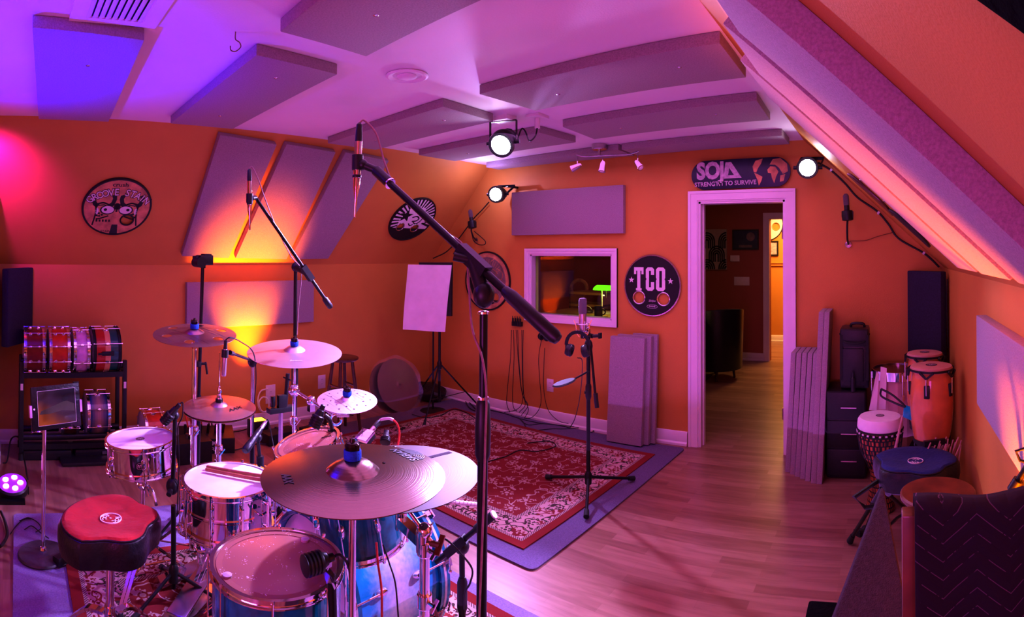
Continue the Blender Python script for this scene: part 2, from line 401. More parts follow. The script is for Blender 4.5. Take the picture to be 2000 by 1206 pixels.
def m_burst(name, axis, h, mid, edge, grain_axis, rough=.15):
    """lacquered maple shell, pale in the middle and coloured towards both rims"""
    m, N, L, b = nt(name); b.inputs['Roughness'].default_value = rough; b.inputs['Coat Weight'].default_value = .6
    tc = N.new('ShaderNodeTexCoord'); sp = N.new('ShaderNodeSeparateXYZ'); L.new(tc.outputs['Object'], sp.inputs[0])
    t = math_node(N, L, 'DIVIDE', math_node(N, L, 'ABSOLUTE', sp.outputs[axis]), h)
    no = N.new('ShaderNodeTexNoise'); no.inputs['Scale'].default_value = 1; no.inputs['Detail'].default_value = 4
    mp = N.new('ShaderNodeMapping'); mp.inputs['Scale'].default_value = [(9, 9, 160), (160, 9, 9), (9, 60, 60)][grain_axis]; L.new(tc.outputs['Object'], mp.inputs[0]); L.new(mp.outputs[0], no.inputs['Vector'])
    t2 = math_node(N, L, 'ADD', t, math_node(N, L, 'MULTIPLY', math_node(N, L, 'SUBTRACT', no.outputs['Fac'], .5), .35))
    r = N.new('ShaderNodeValToRGB'); r.color_ramp.elements[0].position = .02; r.color_ramp.elements[1].position = .72
    r.color_ramp.elements[0].color = (*mid, 1); r.color_ramp.elements[1].color = (*edge, 1); L.new(t2, r.inputs[0])
    c = mix_node(N, L, math_node(N, L, 'MULTIPLY', no.outputs['Fac'], .35), r.outputs['Color'], tuple(x*.35 for x in edge))
    L.new(c, b.inputs['Base Color']); return m
m_kit_shell = mat('turquoise_lacquer', (.006, .20, .30), .12, coat=.7, var=(25, .45))
m_kit_bass = m_burst('turquoise_burst_maple', 2, .20, (.80, .78, .86), (.0, .42, .85), 2)
m_blue_burst = m_burst('blue_burst_maple', 2, .085, (.55, .36, .26), (.02, .07, .22), 0)
m_red_shell = mat('dark_red_lacquer', (.20, .016, .012), .2, coat=.5, var=(12, .25))
m_orange_shell = mat('orange_red_lacquer', (.62, .055, .014), .2, coat=.5, var=(12, .2))
m_pearl = mat('pale_pearl_wrap', (.70, .42, .72), .18, coat=.5, var=(20, .2))
def m_tricolour():
    m, N, L, b = nt('red_white_green_wrap'); b.inputs['Roughness'].default_value = .25; b.inputs['Coat Weight'].default_value = .4
    tc = N.new('ShaderNodeTexCoord'); sp = N.new('ShaderNodeSeparateXYZ'); L.new(tc.outputs['Object'], sp.inputs[0])
    r = N.new('ShaderNodeValToRGB'); r.color_ramp.interpolation = 'CONSTANT'; e = r.color_ramp.elements
    e[0].position = 0; e[0].color = (.50, .03, .02, 1); e[1].position = .40; e[1].color = (.78, .42, .20, 1)
    q = e.new(.64); q.color = (.012, .12, .10, 1)
    L.new(math_node(N, L, 'MULTIPLY_ADD', sp.outputs[2], 1/.17, .5), r.inputs[0]); L.new(r.outputs[0], b.inputs['Base Color']); return m
m_tri = m_tricolour()
def m_head_clear(name, col):
    m, N, L, b = nt(name); b.inputs['Roughness'].default_value = .22
    tc = N.new('ShaderNodeTexCoord'); no = N.new('ShaderNodeTexNoise'); no.inputs['Scale'].default_value = 30; no.inputs['Detail'].default_value = 7; L.new(tc.outputs['Object'], no.inputs[0])
    ms = N.new('ShaderNodeTexNoise'); ms.inputs['Scale'].default_value = 180; ms.inputs['Detail'].default_value = 2; L.new(tc.outputs['Object'], ms.inputs[0])
    sc = math_node(N, L, 'GREATER_THAN', math_node(N, L, 'MULTIPLY', no.outputs['Fac'], ms.outputs['Fac']), .385)
    c = mix_node(N, L, sc, col, (.78, .66, .72)); L.new(c, b.inputs['Base Color']); return m
m_head_tom = m_head_clear('worn_clear_drumhead', (.40, .19, .15))
m_conga = mat('natural_wood_lacquer', (.72, .27, .10), .2, coat=.6, var=(9, .12))
m_conga_head = mat('rawhide_drumhead', (.62, .36, .27), .6, var=(14, .1))
m_stave = mat('pale_wood_staves', (.62, .38, .36), .4, var=(10, .15))
def m_djembe_():
    m, N, L, b = nt('orange_and_black_patterned_wood'); b.inputs['Roughness'].default_value = .6
    tc = N.new('ShaderNodeTexCoord'); sp = N.new('ShaderNodeSeparateXYZ'); L.new(tc.outputs['Object'], sp.inputs[0])
    an = math_node(N, L, 'ARCTAN2', sp.outputs[1], sp.outputs[0])
    cb = N.new('ShaderNodeCombineXYZ'); L.new(math_node(N, L, 'MULTIPLY', an, 1.0), cb.inputs[0]); L.new(math_node(N, L, 'MULTIPLY', sp.outputs[2], 10), cb.inputs[1])
    br = N.new('ShaderNodeTexBrick'); br.offset = .5
    for k, v in (('Scale', 1.8), ('Mortar Size', .07), ('Mortar Smooth', .0), ('Brick Width', .34), ('Row Height', .55)): br.inputs[k].default_value = v
    br.inputs['Color1'].default_value = (.62, .16, .05, 1); br.inputs['Color2'].default_value = (.25, .06, .03, 1); br.inputs['Mortar'].default_value = (.012, .01, .01, 1)
    L.new(cb.outputs[0], br.inputs['Vector']); L.new(br.outputs['Color'], b.inputs['Base Color']); return m
m_djembe = m_djembe_()
def m_quilt_():
    m, N, L, b = nt('dark_quilted_blanket'); b.inputs['Roughness'].default_value = .95
    tc = N.new('ShaderNodeTexCoord'); sp = N.new('ShaderNodeSeparateXYZ'); L.new(tc.outputs['Object'], sp.inputs[0])
    x = math_node(N, L, 'PINGPONG', math_node(N, L, 'ADD', sp.outputs[0], 5.0), .075)
    z = math_node(N, L, 'ADD', math_node(N, L, 'MULTIPLY', x, .8), math_node(N, L, 'ADD', sp.outputs[2], 5))
    fr = math_node(N, L, 'FRACT', math_node(N, L, 'MULTIPLY', z, 25))
    dd = math_node(N, L, 'ABSOLUTE', math_node(N, L, 'SUBTRACT', fr, .5))
    no = N.new('ShaderNodeTexNoise'); no.inputs['Scale'].default_value = 40; L.new(tc.outputs['Object'], no.inputs[0])
    line = math_node(N, L, 'MULTIPLY', math_node(N, L, 'LESS_THAN', dd, .03), math_node(N, L, 'GREATER_THAN', no.outputs['Fac'], .45))
    c = mix_node(N, L, line, (.018, .008, .022), (.13, .07, .13)); L.new(c, b.inputs['Base Color'])
    q = N.new('ShaderNodeBump'); q.inputs['Strength'].default_value = .35; q.inputs['Distance'].default_value = .012
    L.new(math_node(N, L, 'POWER', math_node(N, L, 'MULTIPLY', dd, 2), .4), q.inputs['Height']); L.new(q.outputs['Normal'], b.inputs['Normal'])
    return m
m_quilt = m_quilt_()
m_glass = mat('window_glass', (1, 1, 1), .02, trans=1., ior=1.5)
m_plastic_bag = mat('clear_plastic_bag', (.9, .85, .95), .12, trans=.6, ior=1.1, alpha=.10, bump=(25, 1.0))
m_screen_art = None
# ------------------------------------------------------------------ the room shell
T = .12
YF = -2.2                                  # far front wall behind the camera
XB = -4.15                                 # alcove behind the camera starts here
def wall_with_holes(name, x0, x1, z0, z1, y0, y1, holes, m):
    poly = [(x0, z0), (x1, z0), (x1, z1), (x0, z1)]
    hs = [[(a, c), (b_, c), (b_, d), (a, d)] for a, b_, c, d in holes]
    b = MB().prism(poly, 0, y1-y0, hs); b.v = [V((v.x, y0+v.z, v.y)) for v in b.v]
    b.f = [f[::-1] for f in b.f]
    return struct(name, b, m)
# window and door openings in the back wall
WX0, WX1, WZ0, WZ1 = -3.200, -2.312, 1.000, 1.577
DX0, DX1, DZ1 = -1.504, -.785, 2.016
b = MB().prism([(-5.4, 0), (DX0, 0), (DX0, DZ1), (DX1, DZ1), (DX1, 0), (2.2, 0), (2.2, 2.62), (-5.4, 2.62)], 0, T, [[(WX0, WZ0), (WX1, WZ0), (WX1, WZ1), (WX0, WZ1)]])
b.v = [V((v.x, DB+v.z, v.y)) for v in b.v]; b.f = [f[::-1] for f in b.f]
struct('wall_back', b, m_orange)
struct('floor', MB().box((-1.6, 4.0, -.05), (9.0, 13.4, .1)), m_floor)
struct('ceiling', MB().box(((CL+CR)/2, (YF+DB)/2, ZC+.05), (CR-CL+.02, DB-YF, .1)), m_white)
struct('wall_left', MB().box((-WL-T/2, (YF+DB)/2, ZK/2), (T, DB-YF, ZK)), m_orange)
struct('wall_right', MB().box((WR+T/2, (YF+DB)/2, ZK/2), (T, DB-YF, ZK)), m_orange)
struct('wall_left_slope', MB().slab([(-WL, YF, ZK), (-WL, DB, ZK), (CL, DB, ZC), (CL, YF, ZC)], -NLS, T), m_orange)
struct('wall_right_slope', MB().slab([(WR, YF, ZK), (WR, DB, ZK), (CR, DB, ZC), (CR, YF, ZC)], -NRS, T), m_orange)
struct('wall_front', MB().box((-2, YF-T/2, 1.3), (6, T, 2.6)), m_orange)
# wall return on the left, just inside the frame
b = MB().prism([(-WL, 0), (XB, 0), (XB, ZK+(XB+WL)*(ZC-ZK)/(CL+WL)), (-WL, ZK)], 0, .10)
b.v = [V((v.x, -.15+v.z, v.y)) for v in b.v]; b.f = [f[::-1] for f in b.f]
struct('wall_return', b, m_orange)
def baseboard(name, a, c, n, gaps=()):
    a, c, n = V(a), V(c), V(n)
    prof = [(0, 0), (.024, 0), (.024, .018), (.014, .03), (.014, .095), (.007, .112), (0, .115)]
    d = c-a; L = d.length; d.normalize()
    b = MB().prism([(x, z) for x, z in prof], 0, L)
    b.v = [a+n*v.x+V((0, 0, v.y))+d*v.z for v in b.v]
    if d.cross(n).z > 0: b.f = [f[::-1] for f in b.f]
    return struct(name, b, m_trim)
baseboard('baseboard_left', (-WL, -.05, 0), (-WL, DB, 0), (1, 0, 0))
baseboard('baseboard_back', (-WL, DB, 0), (-1.604, DB, 0), (0, -1, 0))
baseboard('baseboard_back_right', (-.69, DB, 0), (WR, DB, 0), (0, -1, 0))
baseboard('baseboard_right', (WR, YF, 0), (WR, DB, 0), (-1, 0, 0))
baseboard('baseboard_return', (-WL, -.05, 0), (XB, -.05, 0), (0, 1, 0))
# window: casing, jamb, pane
w = tag(bpy.data.objects.new('window_1', None), kind='structure'); COL.objects.link(w); w.location = ((WX0+WX1)/2, DB, WZ0)
tag(w, 'internal control room window with white moulded casing', 'window')
def casing(x0, x1, z0, z1, wd, y, bottom=True):
    b = MB()
    for k, (o, dp) in enumerate(((0, .010), (.012, .018), (wd-.022, .024))):
        e = wd if k != 2 else wd
        oo = o
        if bottom:
            poly = [(x0-wd, z0-wd), (x1+wd, z0-wd), (x1+wd, z1+wd), (x0-wd, z1+wd)]; hole = [(x0-oo, z0-oo), (x1+oo, z0-oo), (x1+oo, z1+oo), (x0-oo, z1+oo)]
            q = MB().prism(poly, 0, dp, [hole])
        else:
            q = MB().prism([(x0-wd, z0), (x0-oo, z0), (x0-oo, z1+oo), (x1+oo, z1+oo), (x1+oo, z0), (x1+wd, z0), (x1+wd, z1+wd), (x0-wd, z1+wd)], 0, dp)
        q.v = [V((v.x, y-v.z, v.y)) for v in q.v]; b.join(q)
    return b
c = w.location
part(w, 'window_frame', casing(WX0, WX1, WZ0, WZ1, .058, DB).move(-c), m_trim)
b = MB()
for x0, x1, z0, z1 in ((WX0, WX0+.012, WZ0, WZ1), (WX1-.012, WX1, WZ0, WZ1), (WX0, WX1, WZ0, WZ0+.012), (WX0, WX1, WZ1-.012, WZ1)):
    b.box(((x0+x1)/2, DB+T/2, (z0+z1)/2), (x1-x0, T, z1-z0))
part(w, 'window_jamb', b.move(-c), m_trim)
part(w, 'window_pane', MB().box(((WX0+WX1)/2, DB+.075, (WZ0+WZ1)/2), (WX1-WX0-.02, .008, WZ1-WZ0-.02)).move(-c), m_glass)
# door opening: casing, jambs, hinges, strike
d = tag(bpy.data.objects.new('door_1', None), kind='structure'); COL.objects.link(d); d.location = ((DX0+DX1)/2, DB, 0)
tag(d, 'open doorway with white moulded casing and no door leaf in view', 'doorway')
c = d.location
part(d, 'door_casing', casing(DX0, DX1, 0, DZ1, .088, DB, False).move(-c), m_trim)
b = MB().box((DX0+.008, DB+T/2, DZ1/2), (.016, T+.004, DZ1)).box((DX1-.008, DB+T/2, DZ1/2), (.016, T+.004, DZ1)).box(((DX0+DX1)/2, DB+T/2, DZ1-.008), (DX1-DX0, T+.004, .016))
b.box((DX0+.021, DB+.07, DZ1/2), (.011, .035, DZ1)).box((DX1-.021, DB+.07, DZ1/2), (.011, .035, DZ1))
part(d, 'door_jamb', b.move(-c), m_trim)
for z in (.32, 1.75):
    part(d, 'hinge', MB().box((DX1-.018, DB+.025, z), (.006, .03, .09)).cyl((DX1-.022, DB+.008, z-.045), (DX1-.022, DB+.008, z+.045), .006).move(-c), m_nickel)
part(d, 'strike_plate', MB().box((DX1-.018, DB+.03, .98), (.004, .03, .075)).move(-c), m_nickel)

# ------------------------------------------------------------------ hall and control room behind the back wall
HY = 8.05
m_hall = mat('shaded_orange_wall_paint', (.42, .10, .06), .6, bump=(160, .1), var=(2, .05))  # orange paint with the shade of the unlit hall put into its colour
hx0, hx1 = on_back(1503, 600, HY).x, on_back(1535, 600, HY).x+.5
hz = on_back(1510, 428, HY).z
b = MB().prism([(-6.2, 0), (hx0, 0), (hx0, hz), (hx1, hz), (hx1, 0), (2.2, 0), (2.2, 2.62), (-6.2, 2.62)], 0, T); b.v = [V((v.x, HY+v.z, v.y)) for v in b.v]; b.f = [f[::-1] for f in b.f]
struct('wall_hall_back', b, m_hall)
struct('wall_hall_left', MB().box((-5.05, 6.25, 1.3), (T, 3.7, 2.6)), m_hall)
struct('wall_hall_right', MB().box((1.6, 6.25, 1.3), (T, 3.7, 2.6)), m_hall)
struct('ceiling_hall', MB().box((-1.75, 7.2, 2.57), (6.9, 6.0, .1)), m_white)
b = casing(hx0, hx1, 0, hz, .09, HY, False); struct('trim_1', b, m_trim)
baseboard('baseboard_hall', (-5, HY, 0), (hx0-.09, HY, 0), (0, -1, 0))
FY = 9.85
struct('wall_far_room', MB().box((-.9, FY+T/2, 1.3), (4.4, T, 2.6)), m_orange)
struct('wall_far_left', MB().box((-3.1, 9.0, 1.3), (T, 1.8, 2.6)), m_orange)
struct('wall_far_right', MB().box((1.3, 9.0, 1.3), (T, 1.8, 2.6)), m_orange)
baseboard('baseboard_far', (-3.0, FY, 0), (1.2, FY, 0), (0, -1, 0))
zr = on_back(1518, 517, FY).z
struct('trim_2', MB().box((-.9, FY-.012, zr), (4.2, .024, .05)).box((-.9, FY-.02, zr+.03), (4.2, .04, .016)), m_orange)

# ------------------------------------------------------------------ acoustic panels
PZ = ZC-.052
def cpanel(poly, label, screws=()):
    b = MB().prism(poly, PZ, ZC-.001)
    o = solo('acoustic_panel', b, m_panel, label, 'acoustic panel', 'grey acoustic panels on the ceiling', bev=.005)
    for x, y in screws:
        part(o, 'screw_washer', MB().lathe([(.011, 0), (.009, .002), (1e-6, .004)], (x, y, PZ), (0, 0, -1), 12).move(-o.location), m_nickel)
    return o
cpanel([(-2.10, .09), (-2.15, .535), (-3.58, .655), (-3.58, .20)], 'grey ceiling acoustic panel beside the air vent, lit blue, above the drum rack', [(-2.5, .36)])
cpanel([(-2.14, 1.02), (-2.18, 1.46), (-3.515, 1.50), (-3.515, 1.056)], 'grey ceiling acoustic panel next to the bare wire hook, ending at the left slope', [(-2.38, 1.24), (-3.2, 1.28)])
cpanel([(-1.87, .99), (-1.906, 1.424), (-.60, 1.34), (-.57, .92)], 'grey ceiling acoustic panel cut by the top of the photo, nearest the recessed downlight', [(-1.55, 1.2)])
cpanel([(-1.952, 2.2), (-1.92, 2.66), (-.65, 2.575), (-.643, 2.122)], 'large grey ceiling acoustic panel right of the hanging stage light, nearest the right slope', [(-1.62, 2.45), (-.9, 2.34)])
cpanel([(-3.617, 2.337), (-2.272, 2.247), (-2.29, 2.716), (-3.61, 2.80)], 'grey ceiling acoustic panel whose corner meets the hanging stage light bracket, above the tall microphone', [(-2.5, 2.48), (-3.3, 2.56)])
cpanel([(-2.02, 3.108), (-.692, 2.98), (-.712, 3.44), (-2.04, 3.566)], 'grey ceiling acoustic panel second from the back wall on the right half', [(-1.7, 3.33), (-1.0, 3.22)])
cpanel([(-3.56, 3.23), (-2.25, 3.165), (-2.22, 3.6), (-3.56, 3.68)], 'grey ceiling acoustic panel directly behind the hanging stage light, ending at the left slope', [(-2.5, 3.4), (-3.2, 3.46)])
cpanel([(-3.59, 4.15), (-2.08, 4.03), (-2.08, 4.335), (-3.59, 4.345)], 'grey ceiling acoustic panel along the back wall, left of the spot rail')
cpanel([(-2.05, 4.03), (-.727, 3.92), (-.727, 4.24), (-2.05, 4.34)], 'grey ceiling acoustic panel along the back wall above the doorway')
# left slope
def spanel(c4, off, n, label, group, th=.052, m=m_panel):
    b = MB().slab(c4, n, th)
    return solo('acoustic_panel', b, m, label, 'acoustic panel', group, bev=.005)
for pts, lab in (([(430, 264), (541, 283), (447, 505), (355, 501)], 'slanting grey acoustic panel on the left slope, leftmost of the three'),
                 ([(560, 282), (656, 298), (560, 507), (460, 505)], 'slanting grey acoustic panel on the left slope, middle one of the three'),
                 ([(675, 298), (760, 315), (641, 506), (567, 507)], 'slanting grey acoustic panel on the left slope, rightmost of the three')):
    c4 = [on_ls(x, y, .053) for x, y in pts]
    spanel([p-NLS*.053 for p in c4], 0, NLS, lab, 'grey acoustic panels on the left slope')
def wpanel(mb, lab, m=m_panel, group=None): return solo('acoustic_panel', mb, m, lab, 'acoustic panel', group, bev=.005)
wpanel(MB().box((-WL+.023, 2.167, 1.125), (.05, 1.27, .40)), 'grey acoustic panel on the left knee wall glowing orange from the uplight below')
wpanel(MB().box((-2.787, DB-.023, 1.975), (1.22, .05, .42)), 'wide grey acoustic panel on the back wall above the control room window')
wpanel(MB().box((WR-.023, 2.0, 1.10), (.05, 1.12, .41)), 'grey acoustic panel on the right knee wall, lit orange, cut by the photo edge')
# right slope: four panels butted along the room
sd = V((WR-CR, 0, ZK-ZC)).normalized()
def rpanel(y0, y1, s0, s1, lab):
    a = V((CR, 0, ZC))
    c4 = [a+sd*s0+V((0, y0, 0)), a+sd*s0+V((0, y1, 0)), a+sd*s1+V((0, y1, 0)), a+sd*s1+V((0, y0, 0))]
    spanel(c4, 0, NRS, lab, 'grey acoustic panels on the right slope', .058)
rpanel(.95, 1.36, .42, 1.365, 'nearest grey acoustic panel on the right slope, thick purple edge facing the camera')
rpanel(1.44, 1.88, .33, 1.36, 'middle grey acoustic panel on the right slope')
rpanel(1.955, 2.47, .21, 1.355, 'farthest grey acoustic panel on the right slope, beside the skateboards')
# dark panel over the camera's right shoulder
a = V((CR, 0, ZC)); e0 = on_rs(1900, 0, .05); e1 = on_rs(2000, 72, .05); dd = (e1-e0).normalized(); up = NRS.cross(dd); up = up if up.y < 0 else -up
spanel([e0-dd*.12, e1+dd*.22, e1+dd*.22+up*.5, e0-dd*.12+up*.5], 0, -NRS, 'black foam panel on the right slope in the top right corner of the photo', None, .045, m_foam)
# corner bass traps
def trap(c4, lab):
    n = (V(c4[1])-V(c4[0])).cross(V(c4[3])-V(c4[0]))
    return solo('bass_trap', MB().slab(c4, n, .06), m_dark_panel, lab, 'bass trap', 'dark fabric corner bass traps', bev=.01)
za, zb = on_x(62, 518, -WL).z, on_x(62, 665, -WL).z
yq = on_x(60, 560, -WL).y
trap([(-WL+.02, yq+.02, zb), (-4.25, .02, zb), (-4.25, .02, za-.02), (-WL+.02, yq+.02, za-.02)], 'navy fabric bass trap across the corner at the left edge, above the drum rack')
q0, q1 = on_back(1783, 600, DB-.03), on_back(1778, 680, DB)
trap([(q0.x, DB-.03, .765), (WR-.02, DB-.30, .68), (WR-.02, DB-.30, 1.455), (q0.x, DB-.03, 1.455)], 'navy fabric bass trap across the right back corner above the congas')
# panels leaning on the back wall left of the door
def lean(x0, x1, y0, ytop, h, lab, group, t=.048, z0=0, sk=0):
    b = MB().slab([(x0, y0, z0), (x1, y0-sk, z0), (x1, ytop-sk, z0+h), (x0, ytop, z0+h)], V((0, 1, 0)), t)
    return solo('acoustic_panel', b, m_panel, lab, 'acoustic panel', group, bev=.004)
g = 'spare grey acoustic panels leaning beside the window'
zt = .02
lean(-2.245, -1.925, 4.135, 4.205, .868, 'front panel of the grey stack leaning on the back wall below the window', g, z0=zt)
lean(-2.20, -1.885, 4.188, 4.250, .880, 'second panel of the grey stack leaning on the back wall below the window', g, z0=zt)
lean(-2.08, -1.850, 4.241, 4.300, .890, 'rearmost panel of the grey stack leaning on the back wall below the window', g, t=.034, z0=zt)
# panels stacked on edge right of the door, seen from their ends
g = 'spare grey acoustic panels standing right of the doorway'
names = ['first', 'second', 'third', 'fourth', 'fifth']
for i in range(5):
    x = -.728+.0415*i
    b = MB().slab([(x, 4.02-.035*i, 0), (x+.0365, 4.015-.035*i, 0), (x+.0755, 4.06, .86), (x+.039, 4.06, .86)], V((0, 1, 0)), .27)
    solo('acoustic_panel', b, m_panel, names[i]+' short panel from the doorway in the grey row standing on edge', 'acoustic panel', g, bev=.003)
for i in range(2):
    x = -.518+.041*i
    b = MB().slab([(x, 3.85-.01*i, 0), (x+.039, 3.85-.01*i, 0), (x+.075, 4.06, 1.162), (x+.036, 4.06, 1.162)], V((0, 1, 0)), .28)
    solo('acoustic_panel', b, m_panel, ['left', 'right'][i]+' one of the two tall grey panels standing on edge beside the drawer case', 'acoustic panel', g, bev=.003)
# ceiling details
v = on_z(255, 12, ZC)
t = thing('air_vent', 'white ceiling air vent with dark louvres at the top left', 'vent', (-1.96, .40, ZC))
part(t, 'frame', MB().prism([(-.16, -.17), (.16, -.17), (.16, .17), (-.16, .17)], -.012, -.001, [[(-.12, -.11), (.12, -.11), (.12, .11), (-.12, .11)]]), m_white)
b = MB()
for i in range(9): b.box((0, -.10+.025*i, -.008), (.24, .020, .003), (R(20), 0, 0))
part(t, 'louvre', b, m_white)
part(t, 'duct', MB().box((0, 0, -.002), (.24, .22, .002)), m_black)
cc = on_z(795, 147, ZC)
t = thing('recessed_downlight', 'unlit white recessed ceiling downlight near the middle of the ceiling', 'ceiling light', (cc.x, cc.y, ZC))
part(t, 'trim_ring', MB().lathe([(.105, -.001), (.108, -.006), (.095, -.012), (.075, -.006), (.072, -.002), (.075, 0)], n=48, closed=True), m_white)
part(t, 'reflector', MB().lathe([(.074, -.004), (.055, -.0015), (1e-6, -.001)], n=40), m_white_plastic)
part(t, 'bulb', MB().ball((0, 0, -.006), .052, (1, 1, .25)), m_cloth_white)
h = on_z(460, 62, ZC)
hk = [h+V(p) for p in ((0, 0, 0), (0, 0, -.03), (.012, .012, -.045), (.016, .016, -.065), (0, 0, -.08), (-.014, -.014, -.072), (-.016, -.016, -.055))]
solo('wire_hook', MB().tube(smooth_path(hk), .0022, 6), m_wood_brown, 'small bent wire hook screwed into the bare ceiling', 'hook')
# ------------------------------------------------------------------ rugs
def rect_mb(c, hx, hy, t, rad=.0):
    if rad:
        pts = []
        for (sx, sy, a) in ((1, 1, 0), (-1, 1, PI/2), (-1, -1, PI), (1, -1, 1.5*PI)):
            pts += [(sx*(hx-rad)+rad*math.cos(a+k*PI/8), sy*(hy-rad)+rad*math.sin(a+k*PI/8)) for k in range(5)]
        return MB().prism(pts, 0, t)
    return MB().prism([(-hx, -hy), (hx, -hy), (hx, hy), (-hx, hy)], 0, t)
def flat(name, mb, m, loc, rz, lab, cat, group=None):
    o = mk(name, mb, m); o.location = loc; o.rotation_euler = (0, 0, rz); return tag(o, lab, cat, group)
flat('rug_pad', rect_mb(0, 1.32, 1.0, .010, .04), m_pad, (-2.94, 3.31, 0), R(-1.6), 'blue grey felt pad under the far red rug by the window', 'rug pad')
flat('rug', rect_mb(0, 1.10, .82, .007), m_rug('far_rug_weave', 1.10, .82), (-2.88, 3.25, .010), R(-1.6), 'red oriental rug with cream floral border by the window, microphone stand on it', 'rug')
flat('rug_pad', rect_mb(0, 1.22, .99, .008, .03), m_pad_lit, (-2.13, 1.03, 0), R(-1), 'blue grey felt pad under the drum kit rug', 'rug pad')
flat('rug', rect_mb(0, 1.02, .82, .007), m_rug('kit_rug_weave', 1.02, .82), (-1.85, 1.12, .008), R(-1), 'red oriental rug under the drum kit and red drum stool', 'rug')
FZ = .015       # top of the kit rug

# ------------------------------------------------------------------ drums
def hoop_mb(r, z, h=.022):
    return MB().lathe([(r-.004, z), (r+.010, z), (r+.010, z+.003), (r+.003, z+.005), (r+.003, z+h-.005), (r+.008, z+h-.003), (r+.008, z+h), (r-.003, z+h), (r-.004, z+h-.01)], n=56, closed=True)
def drum(name, lab, cat, loc, rot, r, dep, shell_m, head_m, nl=8, group=None, double=False, tube_lug=False, bead=False, hoop_m=None, resonant=None, badge=False, ring=True):
    """drum with its axis on local z, base of the shell at z=0"""
    hm = hoop_m or m_chrome
    t = thing(name, lab, cat, loc, rot, group)
    prof = [(r, -dep/2), (r, dep/2), (r-.007, dep/2), (r-.007, -dep/2)]
    if bead: prof = [(r, -dep/2), (r, -.008), (r+.004, -.003), (r+.004, .003), (r, .008), (r, dep/2), (r-.007, dep/2), (r-.007, -dep/2)]
    s = part(t, 'shell', MB().lathe(prof, n=64, closed=True), shell_m); s.location = (0, 0, dep/2)
    part(t, 'batter_head', MB().lathe([(r+.002, dep-.004), (r+.001, dep+.003), (r-.010, dep+.006), (1e-6, dep+.006)], n=56), head_m)
    if ring:
        part(t, 'damping_ring', MB().lathe([(r-.010, dep+.0062), (r-.010, dep+.0072), (r-.028, dep+.0072), (r-.028, dep+.0062)], n=56, closed=True), head_m)
    part(t, 'resonant_head', MB().lathe([(1e-6, -.004), (r, -.004), (r+.001, .004)], n=48), resonant or m_head_white)
    part(t, 'hoop', hoop_mb(r, dep-.010), hm); part(t, 'hoop', hoop_mb(r, -.012), hm)
    for k in range(nl):
        a = 2*PI*(k+.5)/nl; u = V((math.cos(a), math.sin(a), 0)); tv = V((-u.y, u.x, 0))
        lug = MB()
        zs = [dep/2] if not double else [dep*.27, dep*.73]
        rm = frame((0, 0, 0), tv, (0, 0, 1))
        if tube_lug:
            lug.cyl(u*(r+.014)+V((0, 0, .03)), u*(r+.014)+V((0, 0, dep-.03)), .006, n=10)
            for z in (.04, dep-.04): lug.cyl(u*(r-.001)+V((0, 0, z)), u*(r+.016)+V((0, 0, z)), .006, n=10)
        else:
            hh = .05 if not double else .034
            for z in zs:
                q = MB().lathe([(.0001, .018), (.007, .017), (.011, .010), (.012, 0)], n=14); q.xf(M.Diagonal((1, hh/.024, 1, 1)))
                q.xf(frame((0, 0, 0), tv, (0, 0, 1))) if False else q.xf(M((tv, V((0, 0, 1)), u)).transposed().to_4x4()); q.move(u*(r-.001)+V((0, 0, z))); lug.join(q)
        l = part(t, 'lug', lug, m_chrome)
        rod = MB().cyl(u*(r+.014)+V((0, 0, -.014)), u*(r+.014)+V((0, 0, dep+.016)), .0028, n=8)
        for z in (-.014, dep+.010): rod.cyl(u*(r+.014)+V((0, 0, z)), u*(r+.014)+V((0, 0, z+.008)), .005, n=6)
        part(l, 'tension_rod', rod, m_chrome)
    return t
def on_head(t, mb, m, name, z): return part(t, name, mb.move((0, 0, z)), m)
m_steel_shell = mat('polished_steel_shell', (.80, .78, .80), .06, metal=1, var=(4, .06))

def emblem(sc=1.):     # round drum maker emblem: dark disc and pale double-arch mark
    d = MB().prism(circ(.020*sc, 32), 0, .0004)
    a = MB().prism(circ(.0155*sc, 32), .0004, .0007, [circ(.0140*sc, 32)])
    for sx in (-1, 1):
        a.prism([(sx*.0005*sc, -.008*sc), (sx*.003*sc, -.008*sc), (sx*.003*sc, .002*sc), (sx*.007*sc, .002*sc), (sx*.007*sc, -.008*sc), (sx*.0095*sc, -.008*sc), (sx*.0095*sc, .005*sc), (sx*.007*sc, .008*sc), (sx*.003*sc, .008*sc), (sx*.0005*sc, .005*sc)][::sx], .0004, .0007)
    return d, a
def add_emblem(t, sc, z, rot=0, m1=None, m2=None, xy=(0, 0)):
    d, a = emblem(sc); m = M.Rotation(rot, 4, 'Z')
    p = part(t, 'emblem', d.xf(m).move((*xy, z)), m1 or m_ink); part(p, 'emblem_mark', a.xf(m).move((*xy, z)), m2 or m_ink_white)

